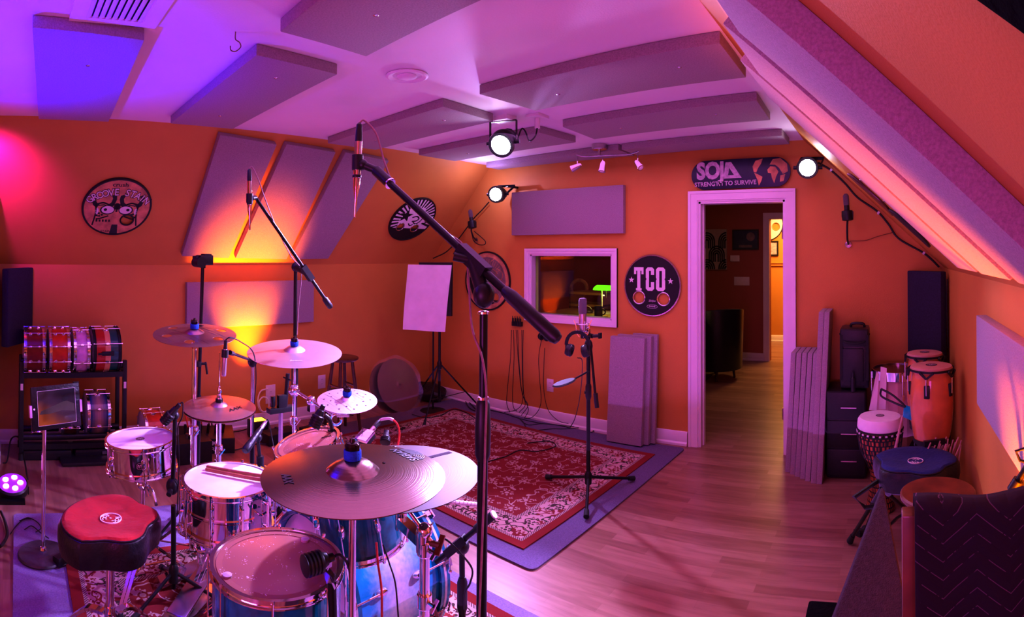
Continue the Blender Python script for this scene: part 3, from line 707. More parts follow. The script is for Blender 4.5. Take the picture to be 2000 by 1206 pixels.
# snare
sp = at(445, 925, 2.25); SN = V((sp.x, sp.y, .675))
sn = drum('snare_drum', 'chrome snare drum with white coated head and two drumsticks lying on it', 'snare drum', (SN.x, SN.y, SN.z-.165), (0, 0, R(12)), .178, .165, m_steel_shell, m_head_white, 10, tube_lug=True, bead=True, ring=False)
b = MB().box((.185, 0, .10), (.02, .03, .06)).cyl((.195, -.01, .12), (.225, -.012, .12), .004); part(sn, 'strainer', b, m_chrome)
def dir_px(p, dpx, dpy): # world direction in the horizontal plane of p seen along the given image step
    a = on_z(*dpx, p.z); c = on_z(*dpy, p.z); return (c-a)
for k, (pa, pb, lab) in enumerate((((403, 912), (530, 933), 'upper drumstick of the pair lying on the chrome snare drum'), ((401, 917), (528, 941), 'lower drumstick of the pair lying on the chrome snare drum'))):
    a = on_z(*pa, SN.z+.018); c = on_z(*pb, SN.z+.018); u = (c-a).normalized(); L = .40
    prof = [(1e-6, 0), (.005, .001), (.0072, .006), (.0072, .30), (.0035, .375), (.003, .382), (.0052, .390), (.0045, .400), (1e-6, .404)]
    solo('drumstick', MB().lathe(prof, a, u, 14), m_stick, lab, 'drumstick', 'drumsticks on the snare')
# snare stand
def tripod_legs(t, hub_z, foot_r, foot_z, m, n=3, a0=0., w=.016, rub=.016, double=True, brace=True, collar=None):
    for k in range(n):
        a = a0+2*PI*k/n; u = V((math.cos(a), math.sin(a), 0)); tv = V((-u.y, u.x, 0))
        top = u*.02+V((0, 0, hub_z)); ft = u*foot_r+V((0, 0, foot_z+.012))
        b = MB()
        if double:
            for s in (-1, 1): b.bar(top+tv*s*.011, ft+tv*s*.008, .004, w*.9, tv)
        else: b.cyl(top, ft, w/2, n=10)
        if brace: b.bar(u*.02+V((0, 0, hub_z*.42+foot_z)), top+(ft-top)*.55, .004, .01, tv)
        l = part(t, 'leg', b, m)
        q = MB().lathe([(rub*.75, -.008), (rub, .0), (rub*.8, .028), (rub*.45, .045)], ft, (top-ft), 12)
        part(l, 'rubber_foot', q, m_rubber)
def wing(b, p, ax, s=1.):
    p = V(p); ax = V(ax).normalized(); o = ax.orthogonal().normalized()
    b.cyl(p, p+ax*.02*s, .006*s, n=10); b.bar(p+ax*.02*s-o*.018*s, p+ax*.02*s+o*.018*s, .004*s, .01*s, ax)
def stand_base(t, hub=.22, foot=.30, m=None, a0=.3, zb=0.):
    m = m or m_chrome
    part(t, 'hub', MB().lathe([(.016, zb+.08), (.020, zb+.10), (.020, zb+.145), (.0165, zb+.15), (.0165, hub-.025+zb), (.021, hub-.02+zb), (.021, hub+.02+zb), (.016, hub+.025+zb)], n=20), m)
    tripod_legs(t, hub+zb, foot, zb, m, a0=a0)
def pole(t, z0, z1, r, m, collars=(), wing_dir=(1, 0, 0)):
    part(t, 'pole', MB().cyl((0, 0, z0), (0, 0, z1), r, n=18), m)
    for z in collars:
        b = MB().lathe([(r+.004, -.022), (r+.007, -.018), (r+.007, .018), (r+.004, .022)], (0, 0, z), n=18); wing(b, V(wing_dir)*(r+.005)+V((0, 0, z)), wing_dir, 1.1)
        part(t, 'collar', b, m)
ss = thing('snare_stand', 'chrome basket stand under the chrome snare drum', 'drum stand', (SN.x, SN.y, FZ))
stand_base(ss, .2, .24, a0=2.2); pole(ss, .1, SN.z-.165-FZ-.06, .012, m_chrome, (.3,))
b = MB()
for k in range(3):
    a = 2*PI*k/3+.4; u = V((math.cos(a), math.sin(a), 0)); zt = SN.z-.165-FZ-.018
    b.tube(smooth_path([V((0, 0, zt-.07)), u*.09+V((0, 0, zt-.035)), u*.18+V((0, 0, zt-.012)), u*.205+V((0, 0, zt+.022))]), .006, 8)
part(ss, 'basket_arm', b, m_chrome)

# side drum on the left
p = at(277, 860, 2.68); SD = V((p.x, p.y, p.z))
sd_ = drum('side_drum', 'shallow chrome side drum with white head left of the hi-hat', 'drum', (SD.x, SD.y, SD.z-.118), (R(3), R(-2), R(20)), .163, .118, m_steel_shell, m_head_white, 6, ring=False, badge=True)
add_emblem(sd_, 1.05, .1245, R(60), m_ink, m_ink_white)
d_, a_ = emblem(.95); uu = V((-SD.x, -SD.y, 0)).normalized(); 
an = math.atan2(uu.y, uu.x)-R(20)+R(-2); u = V((math.cos(an), math.sin(an), 0)); fm = frame(u*.1645+V((0, 0, .055)), V((-u.y, u.x, 0)), (0, 0, 1))
e = part(sd_, 'badge', d_.xf(fm), m_ink); part(e, 'badge_mark', a_.xf(fm), m_ink_white)
# its stand (seen through the kit)
st = thing('drum_stand', 'chrome double-braced stand holding the shallow side drum', 'drum stand', (SD.x+.02, SD.y+.0, FZ))
zt = SD.z-.118-FZ
pole(st, .1, zt-.10, .0125, m_chrome, (.28,)); stand_base(st, .21, .27, a0=-.6)
b = MB().cyl((0, 0, zt-.11), (0, 0, zt-.02), .011).ball((0, 0, zt-.085), .026).cyl((-.045, 0, zt-.085), (.05, .01, zt-.085), .017).cyl((.03, 0, zt-.05), (.05, .02, zt-.12), .014)
part(st, 'ball_clamp', b, m_chrome)
part(st, 'clamp_handle', MB().tube(smooth_path([(.05, .01, zt-.08), (.09, .02, zt-.075), (.125, .03, zt-.115), (.14, .03, zt-.125)]), .008), m_steel)
part(st, 'mount_bracket', MB().box((-.01, -.02, zt-.015), (.035, .035, .04)), m_black)

# floor tom
p = at(540, 1103, 1.56); FT = V((p.x, p.y, p.z))
DEP = .36
ft = drum('floor_tom', 'turquoise floor tom with worn clear head and two damping dots, nearest drum', 'tom drum', (FT.x, FT.y, FT.z-DEP), (0, 0, R(-8)), .178, DEP, m_kit_shell, m_head_tom, 8)
cam_u = V((-FT.x, -FT.y, 0)).normalized()
for px, py in ((444, 1127), (596, 1057)):
    q = on_z(px, py, FT.z+.006); q = q-V((FT.x, FT.y, FT.z)); m = M.Rotation(R(8), 3, 'Z'); q = m @ q
    part(ft, 'damping_dot', MB().lathe([(.0125, 0), (.0125, .006), (1e-6, .008)], (q.x, q.y, DEP+.006), n=20), m_ink_pale)
for k in range(3):
    a = 2*PI*k/3+.9; u = V((math.cos(a), math.sin(a), 0))*.205
    l = part(ft, 'leg', MB().tube([u+V((0, 0, .24)), u+V((0, 0, -.18)), u*1.12+V((0, 0, -(FT.z-DEP)+FZ+.02))], .005), m_chrome)
    part(l, 'rubber_foot', MB().cyl(u*1.12+V((0, 0, -(FT.z-DEP)+FZ)), u*1.12+V((0, 0, -(FT.z-DEP)+FZ+.04)), .014, .008), m_rubber)
    part(ft, 'leg_bracket', MB().box(u*.93+V((0, 0, .17)), (.035, .035, .05)), m_chrome)
tx = text('EVANS', .016, bold=.0004); rel = V((.075, .085, DEP+.0068))
part(ft, 'head_logo', tx.xf(M.Rotation(R(-50), 4, 'Z')).move(rel), m_ink)

# bass drum: axis along y, player side toward the camera's left
BD = V((-1.83, 1.34, .285+FZ)); BR = .275; BL = .40
bd = thing('bass_drum', 'turquoise and pale burst bass drum lying on its side at the centre of the kit', 'bass drum', BD, (R(-90), 0, 0))
part(bd, 'shell', MB().lathe([(BR, -BL/2), (BR, BL/2), (BR-.009, BL/2), (BR-.009, -BL/2)], n=80, closed=True), m_kit_bass)
m_bass_hoop = mat('turquoise_hoop_lacquer', (.0, .16, .30), .15, coat=.6, var=(20, .3))
for s, nm in ((-1, 'batter_head'), (1, 'front_head')):
    part(bd, nm, MB().lathe([(BR+.002, s*(BL/2-.01)), (BR+.001, s*(BL/2+.006)), (1e-6, s*(BL/2+.006))][::s], n=64), m_head_white if s < 0 else m_ink)
    z0, z1 = (BL/2-.012, BL/2+.034) if s > 0 else (-BL/2-.034, -BL/2+.012)
    h = part(bd, 'hoop', MB().pipe((0, 0, z0), (0, 0, z1), BR+.016, BR+.003, 80), m_bass_hoop)
    part(h, 'inlay', MB().pipe((0, 0, (z0+z1)/2-.006), (0, 0, (z0+z1)/2+.006), BR+.0167, BR+.0155, 80), m_ink_pale)
for k in range(10):
    a = 2*PI*(k+.5)/10; u = V((math.cos(a), math.sin(a), 0)); tv = V((-u.y, u.x, 0))
    for s in (-1, 1):
        q = MB().lathe([(.0001, .022), (.009, .020), (.014, .010), (.015, 0)], n=14).xf(M.Diagonal((1, 2.0, 1, 1))).xf(M((tv, V((0, 0, 1)), u)).transposed().to_4x4()).move(u*(BR-.001)+V((0, 0, s*.09)))
        l = part(bd, 'lug', q, m_chrome)
        r_ = MB().cyl(u*(BR+.016)+V((0, 0, s*.10)), u*(BR+.022)+V((0, 0, s*(BL/2+.04))), .0035, n=8)
        r_.bar(u*(BR+.022)+V((0, 0, s*(BL/2+.038)))-tv*.022, u*(BR+.022)+V((0, 0, s*(BL/2+.038)))+tv*.022, .007, .012, u)
        part(l, 'tension_claw', r_.bar(u*(BR+.020)+V((0, 0, s*(BL/2+.010))), u*(BR+.020)+V((0, 0, s*(BL/2+.036))), .02, .008, u), m_chrome)
for s in (-1, 1):
    b = MB().tube([(s*.23, -.14, .10), (s*.30, .10, .16), (s*.38, BD.z-FZ-.02-.0, .20)], .007)
    l = part(bd, 'spur', b, m_chrome); part(l, 'rubber_foot', MB().ball((s*.38, BD.z-FZ-.018, .20), .016), m_rubber)
kp = thing('kick_pedal', 'chrome bass drum pedal behind the bass drum', 'pedal', (BD.x-.05, BD.y-.40, FZ))
part(kp, 'footboard', MB().box((0, -.10, .055), (.08, .28, .012), (R(18), 0, 0)), m_steel)
part(kp, 'frame', MB().box((0, -.10, .006), (.09, .30, .01)).cyl((-.06, .07, 0), (-.06, .07, .2), .01).cyl((.06, .07, 0), (.06, .07, .2), .01).cyl((-.07, .07, .2), (.07, .07, .2), .009), m_chrome)
part(kp, 'beater', MB().cyl((0, .07, .2), (0, .0, .36), .004).ball((0, -.005, .38), .03), m_cloth_white)

# rack toms
p = at(600, 866, 2.2); T1 = p
dirp = V((SN.x-.05-T1.x, .38-T1.y, 0)).normalized()    # toward the player
def tilt_rot(d, ang, spin=0.): # rotate so local z leans toward horizontal direction d
    z = V((d.x*math.sin(ang), d.y*math.sin(ang), math.cos(ang))); x = V((0, 1, 0)).cross(z).normalized(); y = z.cross(x)
    return M((x, y, z)).transposed() @ M.Rotation(spin, 3, 'Z')
def drum_at(center_top, rot, dep): return V(center_top)-rot @ V((0, 0, dep+.006))
rt1 = tilt_rot(dirp, R(17), .3)
tom1 = drum('rack_tom', 'small turquoise rack tom with worn sparkling head under the holed splash cymbal', 'tom drum', drum_at(T1, rt1, .19), rt1, .127, .19, m_kit_shell, m_head_tom, 6)
part(tom1, 'head_logo', text('EVANS', .013, bold=.0003).xf(M.Rotation(R(35), 4, 'Z')).move((.055, .055, .1966)), m_ink)
T2 = at(688, 930, 1.96); rt2 = tilt_rot(V((-.25, -1, 0)).normalized(), R(10), .2)
tom2 = drum('rack_tom', 'turquoise rack tom half hidden under the large crash cymbal, above the bass drum', 'tom drum', drum_at(T2, rt2, .215), rt2, .150, .215, m_kit_shell, m_head_tom, 8)

# ------------------------------------------------------------------ cymbals
def cym_prof(Rr, bell, bh, bow, th=.0018):
    top = [(.0055, bh+bow), (bell*.3, bh*.97+bow), (bell*.62, bh*.72+bow), (bell*.88, bh*.25+bow), (bell, bow*.99)]
    for k in range(1, 9):
        r = bell+(Rr-bell)*k/8; u = (r-bell)/(Rr-bell); top.append((r, bow*(1-u**1.7)))
    return top
def cym_z(Rr, bell, bh, bow, r):
    pr = cym_prof(Rr, bell, bh, bow)
    for (a, z0), (c, z1) in zip(pr, pr[1:]):
        if a <= r <= c: return z0+(z1-z0)*(r-a)/(c-a)
    return 0.
def cym_mb(Rr, bell, bh, bow, th=.002, n=96):
    top = cym_prof(Rr, bell, bh, bow); bot = [(r, z-th) for r, z in reversed(top)]
    return MB().lathe(bot[::-1][0:0]+top[::-1]+[(r, z-th) for r, z in top], n=n, closed=True)
def holed_cym(Rr, bell, bh, bow, holes, th=.002):
    """cymbal with round holes, built as a tessellated sheet draped on the profile"""
    rings = [circ(Rr, 96)]; outer = rings[0]
    hs = [circ(hr, 16, (hx, hy)) for hx, hy, hr in holes]+[circ(bell*1.05, 40)]
    b = MB().prism(outer, 0, th, hs)
    # refine before draping
    me = bpy.data.meshes.new('tmp'); me.from_pydata([tuple(v) for v in b.v], [], b.f); bm = bmesh.new(); bm.from_mesh(me)
    bmesh.ops.subdivide_edges(bm, edges=[e for e in bm.edges if e.calc_length() > .03], cuts=2, use_grid_fill=True)
    bmesh.ops.triangulate(bm, faces=bm.faces)
    bm.to_mesh(me); bm.free()
    o = MB().add([V((v.co.x, v.co.y, v.co.z-th+cym_z(Rr, bell, bh, bow, min(Rr, math.hypot(v.co.x, v.co.y))))) for v in me.vertices], [tuple(p.vertices) for p in me.polygons])
    bpy.data.meshes.remove(me)
    top = [q for q in cym_prof(Rr, bell, bh, bow) if q[0] <= bell]+[(bell*1.06, cym_z(Rr, bell, bh, bow, bell*1.06))]
    o.lathe(top[::-1]+[(r, z-th) for r, z in top], n=40, closed=True)
    return o
def drape(mb, Rr, bell, bh, bow, off=.0006):
    mb.v = [V((v.x, v.y, v.z+off+cym_z(Rr, bell, bh, bow, min(Rr, math.hypot(v.x, v.y))))) for v in mb.v]; return mb
def cymbal(lab, c, rot, Rr, bell, bh, bow, m, group=None, holes=None, felt=True, name='cymbal', nut=True):
    t = thing(name, lab, 'cymbal', c, rot, group)
    part(t, 'cymbal_plate', holed_cym(Rr, bell, bh, bow, holes) if holes else cym_mb(Rr, bell, bh, bow), m)
    if felt:
        z = bh+bow
        part(t, 'felt_washer', MB().lathe([(.005, z), (.021, z), (.0225, z+.004), (.0225, z+.021), (.021, z+.025), (.005, z+.025)], n=28, closed=True), m_felt_blue)
    if nut:
        z = bh+bow+.026
        b = MB().lathe([(.004, z-.03), (.019, z), (.020, z+.010), (.016, z+.016), (.008, z+.018), (.006, z+.026), (1e-6, z+.028)], n=20); 
        for s in (-1, 1): b.box((s*.017, 0, z+.008), (.016, .008, .014))
        part(t, 'wing_nut', b, m_wing)
    return t
def toward_cam(c, ang, spin=0.):
    d = V((-c.x, -c.y, 0)).normalized(); return tilt_rot(d, ang, spin)
C1 = at(689, 925, 1.42); C1R = .233; rot1 = tilt_rot(V((-.6, -.8, 0)).normalized(), R(1.0))
cp = (C1R, .068, .028, .013)
cz = lambda c, p: V((c.x, c.y, c.z-p[3]*.4))
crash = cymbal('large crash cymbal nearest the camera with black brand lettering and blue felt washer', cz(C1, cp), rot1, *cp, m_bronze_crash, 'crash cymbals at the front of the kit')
def sabian(t, cp, px, c, size, rz):
    q = on_z(*px, c.z)-c; 
    tx = text('SABIAN', size, bold=.0006, sx=.92)
    arcs = MB()
    for k in range(8):
        r0 = size*(.22+.19*k); arcs.prism(circ(r0+size*.085, 28, (0, 0), a0=0, a1=PI)+circ(r0, 28, (0, 0), a0=PI, a1=0), 0, .0006)
    arcs.xf(M.Diagonal((.9, -.62, 1, 1))).move((0, -size*.42, 0)); arcs.f = [f[::-1] for f in arcs.f]
    mm = M.Translation((q.x, q.y, 0)) @ M.Rotation(rz, 4, 'Z')
    part(t, 'brand_lettering', drape(tx.xf(mm), *cp), m_ink); part(t, 'brand_mark', drape(arcs.xf(mm), *cp), m_ink)
u = on_z(771, 879, C1.z)-on_z(812, 901, C1.z)
sabian(crash, cp, (790, 891), C1, .036, math.atan2(u.y, u.x))
q = on_z(560, 935, C1.z)-C1
part(crash, 'series_lettering', drape(text('AAX', .030, bold=.0014, shear=.35, sx=.9).xf(M.Translation((q.x, q.y, 0)) @ M.Rotation(math.atan2(q.y, q.x)+PI/2+PI*0, 4, 'Z')), *cp), m_ink)
for px, py in ((750, 911), (640, 928)):
    q = on_z(px, py, C1.z)-C1; part(crash, 'rivet', drape(MB().lathe([(.004, 0), (.004, .001), (1e-6, .0014)], (q.x, q.y, 0), n=12), *cp), m_wing if px > 700 else m_bronze_white)
C2 = at(772, 924, 1.70); cp2 = (.254, .06, .02, .012)
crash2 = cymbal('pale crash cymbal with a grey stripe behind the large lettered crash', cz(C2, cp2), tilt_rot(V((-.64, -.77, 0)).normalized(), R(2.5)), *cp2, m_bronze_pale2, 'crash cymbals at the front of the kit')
q0, q1 = on_z(838, 900, C2.z)-C2, on_z(880, 887, C2.z)-C2; sd2 = (q1-q0).normalized(); pr = V((-sd2.y, sd2.x, 0))*.009
st_ = MB().prism([tuple((q0+pr)[:2]), tuple((q0-pr)[:2]), tuple((q1-pr)[:2]), tuple((q1+pr)[:2])], 0, .0006)
part(crash2, 'grey_stripe', drape(st_, *cp2), m_vinyl_grey)
C3 = at(575, 687, 3.0); cp3 = (.254, .058, .024, .014)
ride = cymbal('pale ride cymbal in front of the rear boom microphone stand', cz(C3, cp3), toward_cam(C3, R(7)), *cp3, m_bronze_ride, None)
q = V((-C3.x, -C3.y, 0)).normalized()*.15
part(ride, 'brand_lettering', drape(text('Artisan', .022, bold=.0003).xf(M.Translation((q.x+.02, q.y, 0)) @ M.Rotation(math.atan2(q.y, q.x)+PI/2, 4, 'Z')), *cp3), m_ink_pale)
C4 = at(380, 652, 2.85); cp4 = (.2127, .05, .020, .012)
r4 = toward_cam(C4, R(7.5), .35)
oz = cymbal('thin crash cymbal with large round holes at the left of the kit', cz(C4, cp4), r4, *cp4, m_bronze_dark, None, holes=[(.148*math.cos(2*PI*k/6+.2), .148*math.sin(2*PI*k/6+.2), .026) for k in range(6)])
C5 = at(678, 781, 2.8); cp5 = (.150, .034, .016, .010)
hl = [(.085*math.cos(2*PI*k/10), .085*math.sin(2*PI*k/10), .0052) for k in range(10)]+[(.115*math.cos(2*PI*(k+.5)/10), .115*math.sin(2*PI*(k+.5)/10), .0052) for k in range(10)]
spl = cymbal('small white splash cymbal drilled with many little holes', cz(C5, cp5), toward_cam(C5, R(9)), *cp5, m_bronze_white, None, holes=hl)
# hi-hat
C6 = at(428, 796, 2.72); cp6 = (.178, .042, .017, .012)
r6 = toward_cam(C6, R(4))
hh = thing('hi_hat_cymbals', 'pair of closed hi-hat cymbals with black lettering', 'hi-hat', C6, r6)
part(hh, 'top_cymbal', cym_mb(*cp6), m_bronze)
b = cym_mb(*cp6); b.xf(M.Diagonal((1, 1, -1, 1))); b.f = [f[::-1] for f in b.f]; b.move((0, 0, -.012)); part(hh, 'bottom_cymbal', b, m_bronze_dark)
part(hh, 'clutch', MB().lathe([(.012, .028), (.014, .036), (.011, .062), (.008, .065), (.008, .10), (.0045, .105)], n=16).box((.012, 0, .085), (.02, .006, .014)), m_chrome)
part(hh, 'felt_washer', MB().lathe([(.005, .026), (.018, .026), (.018, .042), (.005, .042)], n=20, closed=True), m_black)
q = on_z(458, 802, C6.z)-C6
part(hh, 'series_lettering', drape(text('AAX', .034, bold=.0012, shear=.4, sx=1.15).xf(M.Translation((q.x, q.y, 0)) @ M.Rotation(math.atan2(q.y, q.x)+PI/2-.25, 4, 'Z')), *cp6), m_ink)
hs = thing('hi_hat_stand', 'chrome hi-hat stand with thin pull rod', 'hi-hat stand', (C6.x, C6.y, FZ))
zt = C6.z-FZ
pole(hs, .1, zt-.06, .0125, m_chrome, (.34, .62)); stand_base(hs, .22, .27, a0=1.2)
part(hs, 'pull_rod', MB().cyl((0, 0, .1), (0, 0, on_z(428, 690, 0).z+at(428, 689, 2.72).z-FZ), .0032, n=8), m_chrome)
part(hs, 'seat_cup', MB().lathe([(.01, zt-.06), (.026, zt-.03), (.026, zt-.026), (.005, zt-.024)], n=20), m_chrome)
b = MB().box((-.02, -.16, .05), (.085, .26, .012), (R(14), 0, 0)); part(hs, 'footboard', b, m_steel)

# cymbal stands
def cym_stand(lab, base, top, m=None, collars=(.42, .72), a0=.3, foot=.30, tilt=None, r=.011, zb=FZ, group=None, extra=None):
    m = m or m_chrome
    t = thing('cymbal_stand', lab, 'cymbal stand', (base.x, base.y, zb), group=group)
    top = V(top)-V((base.x, base.y, zb))
    stand_base(t, .24, foot, m, a0)
    h = top.z-.07
    off = math.hypot(top.x, top.y)
    if off < .03:
        pole(t, .1, h*.62, r*1.25, m, [c*h for c in collars]); part(t, 'upper_tube', MB().cyl((0, 0, h*.6), (0, 0, h), r*.85, n=14), m)
    else:
        pole(t, .1, h*.9, r*1.25, m, [c*h for c in collars])
        part(t, 'boom_arm', MB().cyl((-top.x*.25, -top.y*.25, h*.9-.03), top-V((0, 0, .06)), .007), m)
        b = MB().ball((0, 0, h*.9), .024); wing(b, (0, 0, h*.9), (top.y, -top.x, 0), 1.2); part(t, 'boom_clamp', b, m)
    b = MB().cyl(top-V((0, 0, .075)), top-V((0, 0, .004)), .0045, n=8).lathe([(.006, -.03), (.017, -.02), (.017, -.012), (.005, -.010)], top, n=16).box(top-V((0, 0, .06)), (.024, .024, .03))
    part(t, 'tilter', b, m)
    return t
g = 'chrome cymbal stands of the kit'
cs1 = cym_stand('chrome cymbal stand in the foreground holding the large lettered crash', C1, C1, collars=(.34, .59), a0=.9)
pb = at(829, 1100, 1.66)
cs2 = cym_stand('chrome stand right of the bass drum holding the pale striped crash', V((pb.x, pb.y, 0)), C2, collars=(.40, .66, .84), a0=.2, r=.0125)
# multi clamp between this stand and the rack tom
A = at(783, 1018, 1.83)-V((pb.x, pb.y, FZ)); Bq = at(826, 1058, 1.66)-V((pb.x, pb.y, FZ))
part(cs2, 'multi_clamp', MB().bar(A, Bq, .035, .03).cyl(A-V((0, 0, .025)), A+V((0, 0, .03)), .02).cyl(Bq-V((0, 0, .03)), Bq+V((0, 0, .03)), .021), m_chrome)
b = MB(); wing(b, Bq+V((.02, .01, 0)), (1, .35, 0), 1.6); part(cs2, 'wing_bolt', b, m_wood_brown, label='copper coloured wing bolt')
ga, gb = at(838, 975, 1.75)-V((pb.x, pb.y, FZ)), at(933, 986, 1.95)-V((pb.x, pb.y, FZ))
b = MB().cyl(ga, gb, .0065, n=10)
for k in range(1, 12): b.cyl(ga+(gb-ga)*(k/12-.012), ga+(gb-ga)*(k/12+.012), .0078, n=10)
part(cs2, 'extension_rod', b, m_white_plastic, label='pale ringed extension rod')
cs3 = cym_stand('chrome cymbal stand at the centre back of the kit holding the ride cymbal', C3, C3, collars=(.5, .70), a0=.5, zb=.0)
a0_, a1_ = at(574, 762, 3.0)-V((C3.x, C3.y, 0)), at(652, 810, 2.8)-V((C3.x, C3.y, 0)); 
part(cs3, 'clamp_arm', MB().cyl(a0_, a1_, .0085).ball(a0_, .032).cyl(a0_-V((0, 0, .03)), a0_+V((0, 0, .03)), .022), m_chrome)
mid = a0_+(a1_-a0_)*.45
part(cs3, 'arm_clamp', MB().ball(mid, .026).box(mid+V((0, 0, -.03)), (.03, .03, .05)), m_chrome)
c5l = C5-V((C3.x, C3.y, 0))
part(cs3, 'splash_rod', MB().tube(smooth_path([a1_, c5l+V((.01, 0, -.06)), c5l+V((0, 0, .03))]), .0055), m_chrome)
part(cs3, 'hook_clamp', MB().torus(a1_+V((.02, .0, -.02)), (1, -.6, .2), .026, .007).cyl(a1_+V((.03, 0, 0)), a1_+V((.09, .03, .01)), .006), m_chrome)
p = at(378, 800, 2.85)
cs4 = cym_stand('chrome cymbal stand at the left holding the crash with large holes', V((C4.x, C4.y, 0)), C4, collars=(.36, .62), a0=.1, zb=0, r=.014)

# ------------------------------------------------------------------ drum stools
def saddle(Rx, back=.0, n=72):
    pts = []
    for i in range(n):
        a = 2*PI*i/n            # local +y is the front (two thigh scoops), -y the round back
        r = 1.0
        c = math.cos(a-PI/2)
        r -= .30*math.exp(-((a-PI/2)/.34)**2)*.55
        for s in (-1, 1): r -= .17*math.exp(-((a-PI/2-s*1.18)/.36)**2)
        pts.append((Rx*r*math.cos(a)*1.02, Rx*r*math.sin(a)*.92))
    return pts
def stool_saddle(name, lab, cat, loc, rz, Rx, h, top_m, side_m, leg_m, logo, thick=.10, foot=.28, a0=.5, logo_m=None):
    t = thing(name, lab, cat, loc, (0, 0, rz))
    o = saddle(Rx)
    def ring(s, z, dip=0.): return [V((x*s, y*s, z+(dip*(1-((x/Rx)**2+(y/Rx)**2))))) for x, y in o]
    def loft(rings, cap=True):
        b = MB(); n = len(o); vs = [v for r_ in rings for v in r_]; fs = []
        for i in range(len(rings)-1):
            for k in range(n): q = (k+1) % n; fs.append((i*n+k, i*n+q, (i+1)*n+q, (i+1)*n+k))
        if cap: vs += [V((0, 0, rings[0][0].z)), V((0, 0, rings[-1][0].z+.0))]; a, c = len(vs)-2, len(vs)-1
        if cap:
            for k in range(n): q = (k+1) % n; fs.append((a, q, k)); fs.append((c, (len(rings)-1)*n+k, (len(rings)-1)*n+q))
        return b.add(vs, fs)
    part(t, 'seat_side', loft([ring(.90, h-thick), ring(1.0, h-thick+.012), ring(1.035, h-thick*.55), ring(1.03, h-.028), ring(.985, h-.010), ring(.945, h-.006), ring(.93, h-.03)]), side_m)
    part(t, 'seat_top', loft([ring(.95, h-.008), ring(.955, h-.003), ring(.90, h+.004), ring(.75, h+.003), ring(.5, h-.004), ring(.25, h-.008), ring(.05, h-.009)]), top_m)
    part(t, 'piping', MB().tube([v for v in ring(.955, h-.005)], .003, 6, True), side_m)
    zl = h-.004
    lg = MB().prism(circ(.041, 48), zl-.004, zl, [circ(.0378, 48)])
    l = part(t, 'logo_ring', lg, logo_m or m_ink_white)
    tb = MB()
    for word, up_ in ((logo[0], True), (logo[1], False)):
        for i, ch in enumerate(word):
            a = (PI/2-(i-(len(word)-1)/2)*.62) if up_ else (-PI/2+(i-(len(word)-1)/2)*.62)
            g_ = text(ch, .023, bold=.0005); rr = .0255
            g_.xf(M.Translation((rr*math.cos(a), rr*math.sin(a), zl)) @ M.Rotation(a-PI/2 if up_ else a+PI/2, 4, 'Z')); tb.join(g_)
    tb.join(text('n', .014, bold=.0005).move((0, 0, zl)))
    tb.v = [V((v.x, v.y, v.z-.0015)) for v in tb.v]
    part(l, 'logo_lettering', tb, logo_m or m_ink_white)
    part(t, 'seat_plate', MB().cyl((0, 0, h-thick-.02), (0, 0, h-thick+.005), .07).cyl((0, 0, h-thick-.06), (0, 0, h-thick), .024), leg_m)
    part(t, 'lever', MB().tube([(.02, -.02, h-thick-.03), (-.10, -.05, h-thick-.04)], .005).bar((-.10, -.05, h-thick-.04), (-.16, -.07, h-thick-.07), .022, .03), m_black)
    part(t, 'column', MB().cyl((0, 0, .09), (0, 0, h-thick-.02), .0165, n=18).cyl((0, 0, .09), (0, 0, .24), .022, n=18), leg_m)
    for k in range(3):
        a = a0+2*PI*k/3; u = V((math.cos(a), math.sin(a), 0)); tv = V((-u.y, u.x, 0))
        b = MB()
        pp = smooth_path([u*.025+V((0, 0, .21)), u*.10+V((0, 0, .20)), u*.20+V((0, 0, .11)), u*foot+V((0, 0, .02))], 5)
        for i in range(len(pp)-1): b.bar(pp[i], pp[i+1]+(pp[i+1]-pp[i])*.1, .030, .012, tv.cross(u))
        l = part(t, 'leg', b, leg_m); part(l, 'rubber_foot', MB().box(u*foot+V((0, 0, .015)), (.05, .04, .03), (0, 0, a)), m_rubber)
    return t
p = at(216, 1036, 2.12)
TH = V((p.x, p.y, FZ)); p.z += .04; fdir = V((SN.x+.15-TH.x, SN.y-TH.y, 0)).normalized()
stool_saddle('drum_stool', 'red velour saddle drum stool with black sides on a chrome tripod', 'drum stool', TH, math.atan2(fdir.y, fdir.x)-PI/2+R(-18), .205, p.z-FZ+.01, m_red_seat, m_vinyl, m_chrome, ('ROC', 'SOC'), .115)

# free foot pedal left of the snare stand
fa, fb = on_z(408, 1132, .05), on_z(340, 1204, .05); fd = (fb-fa); fd.z = 0; fd.normalize()
fp_ = thing('foot_pedal', 'long grey metal foot pedal on the rug between red stool and floor tom', 'pedal', (fa.x, fa.y, FZ), (0, 0, math.atan2(fd.y, fd.x)-PI/2))
part(fp_, 'base_plate', MB().box((0, .17, .006), (.11, .36, .010)), m_steel, bev=.003)
part(fp_, 'footboard', MB().box((0, .15, .062), (.095, .30, .012), (R(-13), 0, 0)), m_steel, bev=.004)
part(fp_, 'heel_plate', MB().box((0, .33, .022), (.10, .07, .014)), m_steel, bev=.004)
part(fp_, 'yoke', MB().cyl((-.055, .0, .01), (-.055, .0, .15), .009).cyl((.055, .0, .01), (.055, .0, .15), .009).cyl((-.06, .0, .15), (.06, .0, .15), .008), m_chrome)
